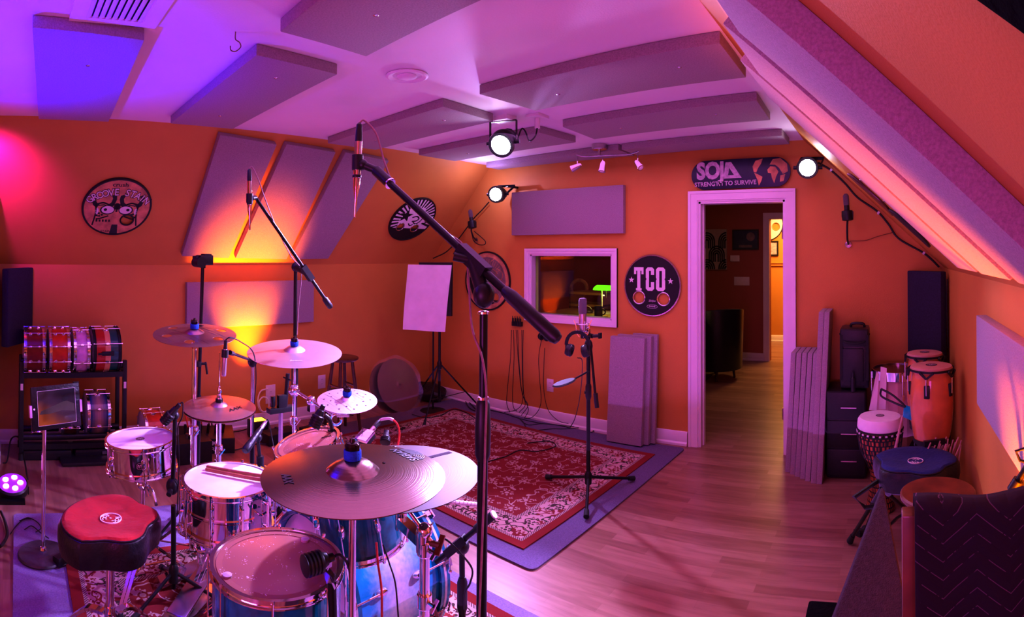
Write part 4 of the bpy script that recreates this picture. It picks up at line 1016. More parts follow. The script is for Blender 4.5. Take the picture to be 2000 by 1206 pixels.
# ------------------------------------------------------------------ microphones and their stands
def tri_base(t, hz, foot, m, a0=0., r=.008, dirs=None):
    part(t, 'hub', MB().lathe([(.012, hz-.05), (.022, hz-.04), (.024, hz+.02), (.014, hz+.04)], n=18), m)
    for k in range(3):
        if dirs: u = V(dirs[k]); L = u.length; u = u.normalized()
        else: a = a0+2*PI*k/3; u = V((math.cos(a), math.sin(a), 0)); L = foot
        e = u*L+V((0, 0, .014))
        l = part(t, 'leg', MB().cyl(u*.015+V((0, 0, hz)), e, r, n=10), m)
        part(l, 'rubber_foot', MB().cyl(e-(e-V((0, 0, hz))).normalized()*.05, e, r*1.5, r*1.75, 12), m_rubber)
def cable(lab, pts, r=.0035, m=None, group=None, cat='cable', k=6):
    return solo('cable', MB().tube(smooth_path(pts, k), r, 6), m or m_cable, lab, cat, group)

# big overhead stand in the foreground
PB = at(939, 900, 1.33); PV = at(945, 572, 1.33)
t = thing('boom_microphone_stand', 'tall black boom stand in the foreground crossing in front of the far rug', 'microphone stand', (PB.x, PB.y, 0))
O = V((PB.x, PB.y, 0)); vt = PV-O
lean_ = V((vt.x, vt.y, 0))/vt.z
ax = lambda z: lean_*z+V((0, 0, z))
zc = at(943, 838, 1.33).z
part(t, 'lower_tube', MB().cyl(ax(.05), ax(zc), .0125, n=20), m_black_metal)
part(t, 'clutch', MB().lathe([(.013, -.075), (.0185, -.06), (.019, .0), (.0165, .06), (.0125, .068)], ax(zc), ax(1)-ax(0), 20), m_black)
part(t, 'collar_ring', MB().lathe([(.0125, .068), (.014, .070), (.014, .076), (.0105, .078)], ax(zc), ax(1)-ax(0), 20), m_chrome)
part(t, 'upper_tube', MB().cyl(ax(zc+.05), ax(vt.z-.05), .0098, n=20), m_black_metal)
part(t, 'collar_ring', MB().lathe([(.0098, -.052), (.014, -.050), (.014, -.045), (.0098, -.043)], ax(vt.z), ax(1)-ax(0), 20), m_chrome)
HB, HM = at(1090, 664, 1.22), at(733, 332, 1.60)
bd_ = (HM-HB).normalized()
A0, A1 = HB-O, HM-O
mid = A0+(A1-A0)*.40
part(t, 'boom_joint', MB().ball(vt+V((0, 0, -.005)), .026, (1, 1, 1.25)).cyl(vt, mid, .020, .016).bar(mid-bd_*.05, mid+bd_*.05, .030, .032), m_black)
part(t, 'boom_tube', MB().cyl(A0+bd_*.17, A1, .0100, n=18), m_black_metal)
part(t, 'boom_tip', MB().lathe([(.0105, -.075), (.0155, -.070), (.0155, -.005), (.011, .0)], A1, bd_, 20), m_black); part(t, 'collar_ring', MB().lathe([(.0105, -.080), (.0165, -.079), (.0165, -.074), (.0105, -.073)], A1, bd_, 20), m_chrome)
part(t, 'counterweight', MB().lathe([(1e-6, -.004), (.012, 0), (.0165, .012), (.0165, .15), (.012, .175), (.009, .18)], A0, bd_, 20), m_black)
part(t, 'adjusting_knob', MB().cyl(mid, mid+V((-.035, -.03, .01)), .011), m_black)
tri_base(t, .16, .34, m_black_metal, 1.9, .010)
def clip(t, p, q, m):  # swivel clip between boom tip q and microphone axis point p
    part(t, 'microphone_clip', MB().cyl(q, p+(q-p)*.35, .011, .012).ball(p+(q-p)*.30, .016).pipe(p-V((0, 0, .022)), p+V((0, 0, .022)), .0165, .0115, 20), m)
def pencil_mic(lab, top, bot, s, group, m_body=None, cab=None):
    """measurement style condenser: connector at top, slim tapered nose at the bottom"""
    top, bot = V(top), V(bot); u = (bot-top).normalized(); L = (bot-top).length
    t = thing('overhead_microphone', lab, 'microphone', top, group=group)
    part(t, 'connector', MB().lathe([(.004*s, 0), (.0085*s, L*.02), (.0105*s, L*.14), (.0105*s, L*.2)], (0, 0, 0), u, 18), m_black)
    part(t, 'body', MB().lathe([(.0112*s, L*.2), (.0112*s, L*.555), (.0122*s, L*.56), (.0122*s, L*.58), (.0105*s, L*.585), (.0095*s, L*.68), (.0045*s, L*.80), (.0038*s, L*.995), (.003*s, L)], (0, 0, 0), u, 20), m_body or m_chrome)
    part(t, 'grip_ring', MB().lathe([(.0125*s, L*.552), (.0132*s, L*.556), (.0132*s, L*.578), (.0125*s, L*.582)], (0, 0, 0), u, 20), m_black)
    return t
mt, mb_ = at(702, 240, 1.62), at(693, 425, 1.62)
pencil_mic('slim silver overhead microphone on the tall foreground boom, pointing straight down', mt, mb_, 1.0, 'overhead microphones of the drum kit')
clip(t, mt+(mb_-mt)*.42-O, A1, m_black)
cb = [mt, at(712, 236, 1.62), at(735, 262, 1.62), at(752, 320, 1.61), at(775, 368, 1.57), at(850, 440, 1.47), at(905, 480, 1.40), at(915, 545, 1.36), at(922, 640, 1.33), at(942, 700, 1.31), at(950, 770, 1.31), at(948, 850, 1.31), at(944, 1000, 1.31), at(936, 1206, 1.31)]
cable('thin brown grey cable of the tall foreground boom microphone, wound down its stand', cb, .0028, m_cable_grey)

# second overhead
O2p = at(577, 560, 3.02); O2 = V((O2p.x, O2p.y+.0, 0))
vt = at(579, 522, 3.02)-O2
t = thing('boom_microphone_stand', 'black boom stand rising behind the ride cymbal', 'microphone stand', O2)
part(t, 'lower_tube', MB().cyl((0, 0, .05), (0, 0, .95), .0125, n=16), m_black_metal); part(t, 'clutch', MB().lathe([(.013, .86), (.018, .88), (.018, .98), (.012, 1.0)], n=18), m_black)
part(t, 'upper_tube', MB().cyl((0, 0, .9), (0, 0, vt.z), .0098, n=16), m_black_metal)
A0, A1 = at(646, 601, 2.95)-O2, at(499, 386, 2.72)-O2; bd_ = (A1-A0).normalized()
k_ = (vt-A0).dot(bd_); mid = A0+bd_*k_
part(t, 'boom_joint', MB().ball(vt, .028).bar(mid-bd_*.045, mid+bd_*.045, .030, .030).cyl(vt, mid, .018), m_black)
part(t, 'boom_tube', MB().cyl(A0+bd_*.06, A1, .0088, n=16), m_black_metal)
part(t, 'counterweight', MB().lathe([(1e-6, -.003), (.013, 0), (.016, .01), (.016, .06), (.009, .07)], A0, bd_, 18), m_black)
tri_base(t, .16, .33, m_black_metal, .4, .010)
mt, mb_ = at(487, 330, 2.66), at(488, 450, 2.66)
pencil_mic('slim silver overhead microphone in front of the slanting left wall panels', mt, mb_, 1.05, 'overhead microphones of the drum kit')
clip(t, mt+(mb_-mt)*.48-O2, A1, m_black)
cable('thin cable hanging from the left overhead microphone along its boom', [mt, at(493, 327, 2.66), at(505, 352, 2.66), at(520, 395, 2.72), at(540, 445, 2.78), at(568, 500, 2.9), at(588, 530, 2.98), at(583, 600, 3.0), at(580, 655, 3.0)], .0026, m_cable_grey)

# camera on a thin pole
cpx = at(397, 510, 3.25); bx = at(386, 760, 3.25)
t = thing('camera_stand', 'thin black pole behind the left cymbal stand carrying the small camera', 'stand', (bx.x, bx.y, 0))
Oc = V((bx.x, bx.y, 0)); tp = at(396, 517, 3.25)-Oc
part(t, 'pole', MB().cyl((0, 0, .1), (tp.x*.3, tp.y*.3, tp.z*.5), .014, n=14).cyl((tp.x*.3, tp.y*.3, tp.z*.5), tp, .010, n=14), m_black_metal)
b = MB().cyl((0, 0, at(386, 716, 3.25).z), (0, 0, at(386, 716, 3.25).z+.03), .022); q = V((0, 0, at(386, 716, 3.25).z+.015)); s_ = (on_z(420, 716, q.z)-on_z(386, 716, q.z)).normalized()
b.cyl(q, q+s_*.05, .008).cyl(q+s_*.045+V((0, 0, .01)), q+s_*.055+V((0, 0, -.06)), .006); part(t, 'clamp_knob', b, m_black)
tri_base(t, .2, .3, m_black_metal, .9)
sx_ = (on_z(410, 505, cpx.z+1)-on_z(385, 505, cpx.z+1)).normalized()
fm = frame(cpx, sx_, V((-sx_.y, sx_.x, 0)))
t = thing('video_camera', 'small black camera on the thin pole, in front of the left slope', 'camera', cpx, fm.to_3x3())
part(t, 'camera_body', MB().box((-.008, 0, .005), (.088, .06, .058)).box((-.02, 0, .036), (.05, .05, .012)), m_black, bev=.006)
part(t, 'lens_barrel', MB().cyl((.035, -.03, -.008), (.035, .045, -.008), .028, .031, 20), m_black)
part(t, 'grip', MB().box((.048, -.005, .0), (.018, .05, .06)), m_rubber, bev=.005)
part(t, 'mount_foot', MB().cyl((.0, 0, -.042), (0, 0, -.02), .014), m_black_metal)

# hi-hat pencil microphone
p0, p1 = at(441, 664, 2.55), at(437, 735, 2.55)
t = thing('pencil_microphone', 'silver pencil microphone hanging upright beside the hi-hat', 'microphone', p0); u = (p1-p0).normalized(); L = (p1-p0).length
part(t, 'connector', MB().lathe([(.004, 0), (.008, .004), (.009, L*.25)], (0, 0, 0), u, 16), m_black)
part(t, 'body', MB().lathe([(.0095, L*.25), (.0105, L*.28), (.0105, L*.97), (.009, L)], (0, 0, 0), u, 16), m_silver_mic)
pb = at(493, 800, 2.98); Ob = V((pb.x, pb.y, 0)); zt = at(493, 705, 2.98)
t = thing('boom_microphone_stand', 'low boom stand behind the hi-hat with chrome tube and short side arm', 'microphone stand', Ob)
part(t, 'lower_tube', MB().cyl((0, 0, .05), (0, 0, .60), .013, n=16), m_black_metal); part(t, 'upper_tube', MB().cyl((0, 0, .55), (0, 0, zt.z), .010, n=16), m_steel)
jt = zt-Ob
part(t, 'boom_joint', MB().ball(jt, .026, (1, 1, 1.4)), m_black)
a1 = at(449, 689, 2.57)-Ob
part(t, 'boom_tube', MB().cyl(jt, a1, .0075, n=14), m_black_metal)
part(t, 'microphone_clip', MB().cyl(a1+(jt-a1)*.12, a1, .011).pipe(p0+u*.08-Ob, p0+u*.045-Ob, .016, .0108, 18), m_black)
tri_base(t, .14, .30, m_black_metal, .2)
cable('thin black cable curving from the hi-hat microphone to its stand', [p0, at(450, 660, 2.55), at(470, 668, 2.6), at(495, 690, 2.8), at(500, 740, 2.95), at(496, 800, 2.96), at(495, 900, 2.97)], .003)

# dynamic microphones
def dyn(lab, a, bpt, rbody, m_b, m_g, group=None, name='drum_microphone', gl=.35):
    a, bpt = V(a), V(bpt); u = (bpt-a).normalized(); L = (bpt-a).length
    t = thing(name, lab, 'microphone', a, group=group)
    part(t, 'connector', MB().lathe([(.005, 0), (.010, L*.03), (.0105, L*.22)], (0, 0, 0), u, 16), m_black)
    part(t, 'body', MB().lathe([(.0108, L*.22), (rbody*.62, L*.26), (rbody*.75, L*(1-gl)-.004), (rbody, L*(1-gl))], (0, 0, 0), u, 20), m_b)
    g_ = [(rbody, L*(1-gl))]
    for k in range(4):
        z = 1-gl+gl*(k+.3)/4.6; g_ += [(rbody*1.04, L*z), (rbody*1.04, L*(z+gl*.10)), (rbody*.93, L*(z+gl*.12)), (rbody*.93, L*(z+gl*.19))]
    g_ += [(rbody, L*.985), (rbody*.8, L), (1e-6, L)]
    part(t, 'grille', MB().lathe(g_, (0, 0, 0), u, 22), m_g)
    return t
g = 'black drum microphones on the kit'
dyn('black drum microphone aimed at the shallow chrome side drum', at(352, 789, 2.50), at(319, 826, 2.52), .023, m_black, m_black, g, gl=.45)
pb = at(341, 900, 2.55); Ob = V((pb.x, pb.y, FZ))
t = thing('microphone_stand', 'short black stand between side drum and snare carrying a drum microphone', 'microphone stand', Ob)
part(t, 'lower_tube', MB().cyl((0, 0, .05), (-.01, 0, .42), .012), m_black_metal)
q = at(337, 950, 2.55)-Ob; part(t, 'boom_joint', MB().ball(q, .03, (1, 1, 1.3)).cyl(q, q+V((.04, -.03, -.02)), .012), m_black)
q2 = at(342, 812, 2.54)-Ob; part(t, 'upper_tube', MB().cyl(q+V((0, 0, -.02)), q2, .010), m_black_metal)
q3 = at(333, 808, 2.51)-Ob; part(t, 'microphone_clip', MB().cyl(q2, q3, .010).ball(q2, .02), m_black)
tri_base(t, .12, .24, m_black_metal, 1.0)
cable('black cable looping from the side drum microphone', [at(352, 789, 2.50), at(357, 788, 2.5), at(356, 815, 2.5), at(347, 838, 2.53), at(350, 900, 2.53), at(346, 1000, 2.53)], .003)
# snare microphone
a_, b_ = at(521, 822, 2.52), at(478, 882, 2.36)
t = thing('instrument_microphone', 'grey instrument microphone pointing at the snare drum', 'microphone', a_); u = (b_-a_).normalized(); L = (b_-a_).length
part(t, 'connector', MB().lathe([(.004, 0), (.009, L*.1), (.0095, L*.28)], (0, 0, 0), u, 16), m_silver_mic)
part(t, 'body', MB().lathe([(.010, L*.28), (.0135, L*.36), (.0165, L*.80)], (0, 0, 0), u, 18), m_vinyl)
part(t, 'grille', MB().lathe([(.0165, L*.80), (.0175, L*.82), (.0175, L*.96), (.013, L), (1e-6, L*1.005)], (0, 0, 0), u, 18), m_black)
pb = at(508, 900, 2.45); Ob = V((pb.x, pb.y, FZ)); q = at(503, 855, 2.45)-Ob
t = thing('microphone_stand', 'short black stand holding the grey snare microphone', 'microphone stand', Ob)
part(t, 'lower_tube', MB().cyl((0, 0, .05), (0, 0, q.z-.1), .011), m_black_metal); part(t, 'clutch', MB().cyl((0, 0, q.z-.16), (0, 0, q.z-.08), .017), m_black)
part(t, 'microphone_clip', MB().cyl((0, 0, q.z-.1), q, .008).ball(q, .02), m_black); tri_base(t, .1, .22, m_black_metal, .2)
cable('thin black cable from the snare microphone to the rack tom', [a_, at(524, 822, 2.5), at(530, 850, 2.5), at(536, 890, 2.45), at(538, 960, 2.4)], .0025)
# rack tom microphones
dyn('stubby black drum microphone clipped above the small rack tom', at(632, 791, 2.24), at(612, 836, 2.22), .025, m_black, m_black, g, gl=.5)
q = at(634, 812, 2.22); w_ = at(650, 850, 2.25)
solo('microphone_clamp', MB().tube(smooth_path([q, at(643, 820, 2.22), at(648, 835, 2.24), w_]), .009, 8).box(w_, (.03, .03, .04)), m_black, 'black clip gripping the rim of the small rack tom', 'clamp')
a_, b_ = at(741, 823, 2.12), at(706, 866, 2.04)
t = thing('drum_microphone', 'square chrome edged microphone over the rack tom, white and red cable plugged in', 'microphone', a_); u = (b_-a_).normalized(); L = (b_-a_).length
part(t, 'connector', MB().lathe([(.006, 0), (.0095, L*.05), (.0095, L*.30)], (0, 0, 0), u, 16), m_black); part(t, 'collar', MB().lathe([(.009, L*.30), (.009, L*.55)], (0, 0, 0), u, 16), m_silver_mic)
fm = frame(u*L*.78, V((0, 0, 1)).cross(u), V((0, 0, 1)).cross(u).cross(u)*-1)
part(t, 'body', MB().box((0, 0, 0), (.052, .026, .052), fm.to_3x3().to_4x4()).move(u*L*.78), m_black, bev=.003)
part(t, 'rim', MB().box((0, 0, 0), (.056, .012, .056), fm.to_3x3().to_4x4()).move(u*L*.78+fm.to_3x3() @ V((0, .012, 0))), m_chrome, bev=.002)
cable('white and red cable looping out of the chrome edged rack tom microphone', [a_, at(745, 820, 2.12), at(760, 818, 2.1), at(774, 826, 2.1), at(780, 845, 2.1), at(777, 870, 2.08), at(765, 920, 2.02)], .0042, m_red_cable)
solo('cable_sleeve', MB().tube(smooth_path([a_, at(745, 820, 2.12), at(760, 818, 2.1), at(768, 821, 2.1)]), .0052, 8), m_white_plastic, 'white sleeve on the red microphone cable at the rack tom', 'cable')
dyn('little black drum microphone peeking over the large crash by the far rug', at(755, 842, 2.02), at(752, 866, 1.98), .018, m_black, m_black, None, gl=.4)
# floor tom microphone on its own stand
dyn('black drum microphone over the nearest floor tom', at(652, 1088, 1.40), at(594, 1107, 1.36), .0265, m_black, m_black, g, gl=.55)
pb = at(668, 1190, 1.44); Ob = V((pb.x, pb.y, FZ))
t = thing('microphone_stand', 'short black stand with steel bracket beside the nearest floor tom', 'microphone stand', Ob)
q = at(648, 1140, 1.40)-Ob; q2 = at(634, 1108, 1.38)-Ob
part(t, 'lower_tube', MB().cyl((0, 0, .05), q, .011), m_black_metal); tri_base(t, .1, .18, m_black_metal, .6)
part(t, 'bracket', MB().bar(q+V((0, 0, -.01)), q2, .022, .006).bar(q2, q2+V((0, 0, .012)), .03, .02), m_steel); part(t, 'gooseneck', MB().tube(smooth_path([q, q+V((.02, -.01, .03)), q2]), .006), m_black)
cable('black cable hanging from the floor tom microphone', [at(652, 1088, 1.40), at(665, 1085, 1.4), at(680, 1105, 1.42), at(684, 1140, 1.44), at(682, 1206, 1.45)], .0035)
# kick drum microphone stand on the right of the bass drum
pb = at(903, 1120, 2.05); Ob = V((pb.x, pb.y, 0))
t = thing('boom_microphone_stand', 'short black boom stand right of the bass drum, white capped boom end', 'microphone stand', Ob)
jt = at(902, 1068, 2.05)-Ob
part(t, 'lower_tube', MB().cyl((0, 0, .05), (0, 0, jt.z-.12), .013), m_black_metal); part(t, 'clutch', MB().lathe([(.014, jt.z-.24), (.019, jt.z-.22), (.019, jt.z-.13), (.012, jt.z-.11)]), m_black)
part(t, 'upper_tube', MB().cyl((0, 0, jt.z-.13), jt, .0105), m_black_metal)
A0, A1 = at(964, 1006, 1.98)-Ob, at(852, 1098, 2.06)-Ob; bd_ = (A1-A0).normalized(); k_ = (jt-A0).dot(bd_); mid = A0+bd_*k_
part(t, 'boom_joint', MB().ball(jt, .028).bar(mid-bd_*.05, mid+bd_*.05, .03, .03).cyl(jt, mid, .018), m_black)
part(t, 'boom_tube', MB().cyl(A0+bd_*.03, A1, .010), m_black_metal)
h_ = part(t, 'boom_handle', MB().cyl(A0+bd_*.002, A0+bd_*.09, .0155), m_rubber); part(h_, 'end_cap', MB().cyl(A0-bd_*.004, A0+bd_*.003, .0145), m_white_plastic, label='white end cap')
part(t, 'toggle', MB().tube([jt+V((0, -.02, .01)), jt+V((-.03, -.03, -.0)), jt+V((-.03, -.03, -.09))], .003).ball(jt+V((-.03, -.03, -.09)), .008).ball(jt+V((-.03, -.03, 0)), .012), m_chrome)
tri_base(t, .12, .2, m_black_metal, 1.2)
cable('black cable of the bass drum microphone looping beside its short stand', [at(862, 1050, 2.0), at(876, 1058, 1.99), at(900, 1082, 1.98), at(922, 1112, 1.98), at(918, 1140, 1.99), at(908, 1160, 2.0), at(906, 1206, 2.02)], .0035)
cable('red cable hanging down in front of the bass drum', [at(735, 1060, 1.66), at(738, 1100, 1.64), at(745, 1150, 1.62), at(746, 1206, 1.60)], .0035, m_red_cable)
cable('thin dark cable hanging down in front of the bass drum', [at(748, 1065, 1.70), at(760, 1100, 1.67), at(772, 1140, 1.65), at(778, 1206, 1.63)], .0025)

# vocal microphone stand on the far rug
feet = [on_z(1068, 935, .02), on_z(1238, 938, .02), on_z(1145, 1014, .02)]
hubp = at(1149, 938, 3.63); Ov = V((hubp.x, hubp.y, .017))
t = thing('microphone_stand', 'black tripod stand on the far rug carrying the large silver vocal microphone', 'microphone stand', Ov)
hz = hubp.z
tri_base(t, hz, .3, m_black_metal, dirs=[V((f.x-Ov.x, f.y-Ov.y, 0)) for f in feet], r=.010)
zj = at(1150, 690, 3.63).z; ztop = at(1152, 648, 3.63).z
part(t, 'lower_tube', MB().cyl((0, 0, hz-.03), (0, 0, zj-.05), .0135), m_black_metal)
part(t, 'clutch', MB().lathe([(.014, at(1150, 780, 3.63).z-.02), (.02, at(1150, 780, 3.63).z), (.02, at(1150, 760, 3.63).z), (.014, at(1150, 755, 3.63).z)]).cyl((0, 0, at(1150, 772, 3.63).z), V((0, 0, at(1150, 772, 3.63).z))+(at(1142, 772, 3.6)-at(1150, 772, 3.6)), .010), m_black)
part(t, 'upper_tube', MB().cyl((0, 0, zj-.06), (0, 0, ztop), .0115), m_black_metal)
bA, bB = at(1153, 700, 3.60)-Ov, at(1163, 775, 3.52)-Ov
part(t, 'boom_tube', MB().cyl(bA+V((0, 0, .1)), bB, .008), m_black_metal); part(t, 'counterweight', MB().cyl(bB+V((0, 0, .02)), at(1166, 797, 3.51)-Ov, .014), m_black)
k0 = at(1157, 657, 3.6)-Ov
part(t, 'boom_joint', MB().ball((0, 0, zj+.03), .028, (1, 1, 1.6)).cyl((0, 0, zj+.10), k0, .014).cyl(k0, at(1172, 656, 3.6)-Ov, .011).box(at(1172, 656, 3.6)-Ov, (.012, .03, .035)), m_black)
part(t, 'model_lettering', text('K&M', .02, bold=.0003).xf(frame((0, 0, 0), V((0, 0, -1)), V((-Ov.x, -Ov.y, 0)).cross(V((0, 0, -1))).normalized())).move(V((-Ov.x, -Ov.y, 0)).normalized()*.0142+V((0, 0, .80))), m_ink_white) if False else None
# pop filter / paddle on a gooseneck
gA = at(1150, 725, 3.62)-Ov; gB = at(1123, 740, 3.55)-Ov; gC = at(1078, 757, 3.5)-Ov
pop = part(t, 'gooseneck', MB().tube(smooth_path([gA, at(1138, 732, 3.58)-Ov, gB]), .006), m_black)
dv = (gC-gB).normalized(); vw = (gB+Ov-V((0, 0, EYE))).normalized(); nn = (dv.cross(vw).normalized()+vw*.22).normalized(); fmw = frame(gB+dv*.08, dv, nn.cross(dv))
part(t, 'pop_filter', MB().lathe([(1e-6, -.005), (.070, -.006), (.078, 0), (.070, .006), (1e-6, .005)], n=32).xf(fmw.to_3x3().to_4x4()).move(gB+dv*.075), m_black, label='black round pop filter seen edge on')
# the microphone in its shock mount
m0, m1 = at(1136, 582, 3.55), at(1138, 655, 3.55)
t2 = thing('condenser_microphone', 'large silver condenser microphone in a wire shock mount before the control room window', 'microphone', m1)
Hm = (m0-m1).length; s = Hm/.235
part(t2, 'body', MB().lathe([(.016*s, .02*s), (.0235*s, .03*s), (.0240*s, .135*s)], n=28), m_silver_mic)
b = MB().lathe([(.0245*s, .135*s), (.0262*s, .15*s), (.0262*s, .215*s), (.022*s, .230*s), (.010*s, .235*s), (1e-6, .2355*s)], n=28); part(t2, 'grille', b, m_grille)
part(t2, 'connector', MB().lathe([(.012*s, -.02*s), (.014*s, .022*s)], n=18), m_black)
b = MB(); 
for z, rr in ((.07*s, .040*s), (.015*s, .040*s)): b.torus((0, 0, z), (0, 0, 1), rr, .0022, 36, 6)
for k in range(4):
    a = PI/4+k*PI/2; u = V((math.cos(a), math.sin(a), 0))
    b.tube([u*.058*s+V((0, 0, .095*s)), u*.043*s+V((0, 0, .06*s)), u*.040*s+V((0, 0, .015*s)), u*.020*s+V((0, 0, -.012*s))], .002, 6)
part(t2, 'shock_mount', b, m_chrome)
q = V((0, 0, ztop))+Ov-m1
part(t2, 'mount_arm', MB().tube(smooth_path([V((.04*s, 0, .015*s)), V((q.x*.6, q.y*.6, .02)), q]), .006).ball(V((q.x*.8, q.y*.8, .05)), .02), m_chrome)
# headphones hanging under it
def headphones(lab, c, dx, sc=1., open_=.075, group=None, rotm=None):
    """hanging headphones; dx: horizontal direction across the ear cups"""
    dx = V(dx).normalized(); fm = frame(c, dx, V((0, 0, 1)).cross(dx)) if rotm is None else rotm
    t = thing('headphones', lab, 'headphones', c, fm.to_3x3(), group)
    arc = [V((.078*sc*math.cos(a), 0, .085*sc*math.sin(a))) for a in [PI*k/14 for k in range(15)]]
    b = MB()
    for p, q in zip(arc, arc[1:]): b.bar(p, q+(q-p)*.15, .022*sc, .007*sc, (0, 1, 0))
    part(t, 'headband', b, m_black)
    for s in (-1, 1):
        part(t, 'ear_cup', MB().lathe([(1e-6, -.018*sc), (.036*sc, -.016*sc), (.042*sc, 0), (.040*sc, .012*sc), (.03*sc, .014*sc)], V((s*open_*sc, 0, -.035*sc)), (-s, 0, -.25), 28).bar((s*.078*sc, 0, .005*sc), (s*.078*sc, 0, -.03*sc), .014*sc, .010*sc), m_black)
        part(t, 'ear_pad', MB().torus(V((s*(open_-.016)*sc, 0, -.039*sc)), (-s, 0, -.25), .031*sc, .011*sc, 28, 8), m_vinyl)
    return t
hp = at(1128, 668, 3.5)
headphones('black headphones hanging from the vocal microphone stand', hp+V((0, 0, -.02)), (1, .25, .0), .95, .06)
cable('thin black cable hanging from the headphones on the vocal stand to the floor', [hp+V((0, 0, -.1)), at(1137, 705, 3.6), at(1136, 745, 3.9), at(1130, 790, 4.1), at(1122, 820, 4.16), at(1113, 836, 4.2)], .003)
# headphones on the wall
hw = on_back(1063, 652, DB-.045)
solo('wall_hook', MB().cyl((hw.x, DB-.001, hw.z+.075), (hw.x, DB-.07, hw.z+.078), .004).ball((hw.x, DB-.07, hw.z+.078), .007), m_black_metal, 'small black hook holding the headphones on the back wall', 'hook')
headphones('black headphones hanging on the back wall under the window corner', hw, (1, -.35, 0), .85, .06)
for k, pts in enumerate(([(1058, 660), (1052, 700), (1054, 740), (1056, 790), (1040, 815), (1020, 818)], [(1064, 680), (1062, 720), (1062, 760), (1070, 800), (1090, 822), (1110, 828)])):
    cable(['left', 'right'][k]+' of two thin cables hanging from the headphones on the back wall', [on_back(x, y, DB-.03 if i < 4 else DB-.06) for i, (x, y) in enumerate(pts)], .003, group='cables hanging on the back wall')
# cable hanger
ch = on_back(1010, 633, DB-.02)
t = thing('cable_hanger', 'black comb-like cable hanger on the back wall left of the window', 'cable hanger', (ch.x, DB, ch.z))
b = MB().box((0, -.018, 0), (.115, .036, .045)); part(t, 'rail', b, m_black, bev=.004)
for k in range(4):
    x = -.045+.03*k; part(t, 'connector', MB().cyl((x, -.03, .015), (x, -.03, .055), .009).tube(smooth_path([(x, -.03, .05), (x+.006, -.045, .075), (x+.012, -.05, .05), (x+.01, -.045, -.02)]), .003), m_black)
paths = [[(999, 645), (997, 700), (991, 760), (990, 790), (996, 806)], [(1003, 645), (1004, 700), (1001, 770), (1003, 796), (1010, 804)], [(1008, 645), (1012, 700), (1018, 760), (1026, 790), (1014, 806)], [(1011, 645), (1014, 710), (1020, 770), (1031, 792), (1018, 812)], [(1019, 645), (1020, 720), (1021, 780), (1010, 800), (985, 806)], [(1022, 645), (1021, 700), (1023, 770), (1032, 800), (1024, 818)]]
for k, pts in enumerate(paths):
    cable('black cable hanging from the comb-like hanger to the skirting', [on_back(x, y, DB-.045-.004*k) for x, y in pts], .0032, group='black cables on the hanger')
fl = [[(950, 800), (985, 808), (1015, 818), (1050, 826), (1085, 830), (1112, 836)], [(1012, 816), (1030, 830), (1060, 828), (1100, 832), (1140, 836), (1160, 842), (1150, 846)], [(1020, 822), (1035, 840), (1080, 838), (1105, 838), (1130, 836)]]
for k, pts in enumerate(fl):
    cable(['nearest the corner', 'with the long loop', 'curling in the middle'][k]+' loose black cable on the pad along the back wall', [on_z(x, y, .014) for x, y in pts], .0035, group='loose cables along the back wall')
cable('loose black cable lying across the far rug', [on_z(x, y, .022) for x, y in ((940, 905), (985, 893), (1015, 880), (1050, 882), (1085, 872), (1070, 862), (1030, 866))], .0035)
cable('loose dark cable curving over the corner of the far rug', [on_z(x, y, .022) for x, y in ((805, 810), (830, 816), (860, 812), (885, 800), (910, 806), (935, 822))], .0035)
# wall condensers
def wall_mic(lab, top, base, foot, wallpt, L=.15):
    t = thing('condenser_microphone', lab, 'microphone', base)
    u = (V(top)-V(base)).normalized()
    part(t, 'body', MB().lathe([(.018, -.02), (.021, 0), (.021, L*.45)], (0, 0, 0), u, 20), m_black)
    part(t, 'grille', MB().lathe([(.021, L*.45), (.0225, L*.5), (.0225, L*.9), (.012, L), (1e-6, L*1.01)], (0, 0, 0), u, 20), m_grille)
    b = MB().lathe([(.026, -.045), (.042, -.04), (.045, -.005), (.042, .03), (.026, .035)], (0, 0, 0), u, 12); b.box(V((.03, 0, .0)), (.03, .035, .05)); part(t, 'shock_mount', b, m_black)
    f = V(foot)-V(base); wv = V(wallpt)-V(base)
    part(t, 'gooseneck', MB().tube(smooth_path([u*-.03, f*.5+V((0, -.02, 0)), f, wv]), .008), m_black)
    part(t, 'wall_plate', MB().lathe([(.028, 0), (.026, .008), (1e-6, .012)], wv+V((0, .0, 0)), (0, -1, 0), 18), m_nickel)
    return t
wall_mic('black and silver condenser microphone on a gooseneck, right of the doorway', on_back(1652, 384, DB-.16), on_back(1655, 420, DB-.16), on_back(1655, 466, DB-.10), on_back(1657, 478, DB-.002), .16)
cable('thin red brown cable running from the right wall microphone under the black cable', [on_back(1660, 471, DB-.01), on_back(1690, 470, DB-.01), on_back(1715, 462, DB-.01), on_back(1745, 454, DB-.01)], .0025, m_wood_brown)
wall_mic('black and silver condenser microphone hanging on the back wall near the left corner', on_back(919, 417, DB-.16), on_back(922, 438, DB-.16), on_back(924, 462, DB-.12), on_back(930, 470, DB-.002), .15)
cable('black cable loop dangling below the left wall microphone', [on_back(x, y, DB-.05) for x, y in ((921, 452), (925, 470), (935, 478), (946, 478), (948, 472), (938, 462), (926, 452))], .0045)
cable('black cable sagging from the left back stage light down to the music stand', [on_back(955, 395, DB-.05), on_back(940, 412, DB-.05), on_back(928, 424, DB-.05), on_back(912, 445, DB-.05), on_back(893, 470, DB-.05), on_back(872, 492, DB-.07), on_back(846, 505, DB-.1)], .006)
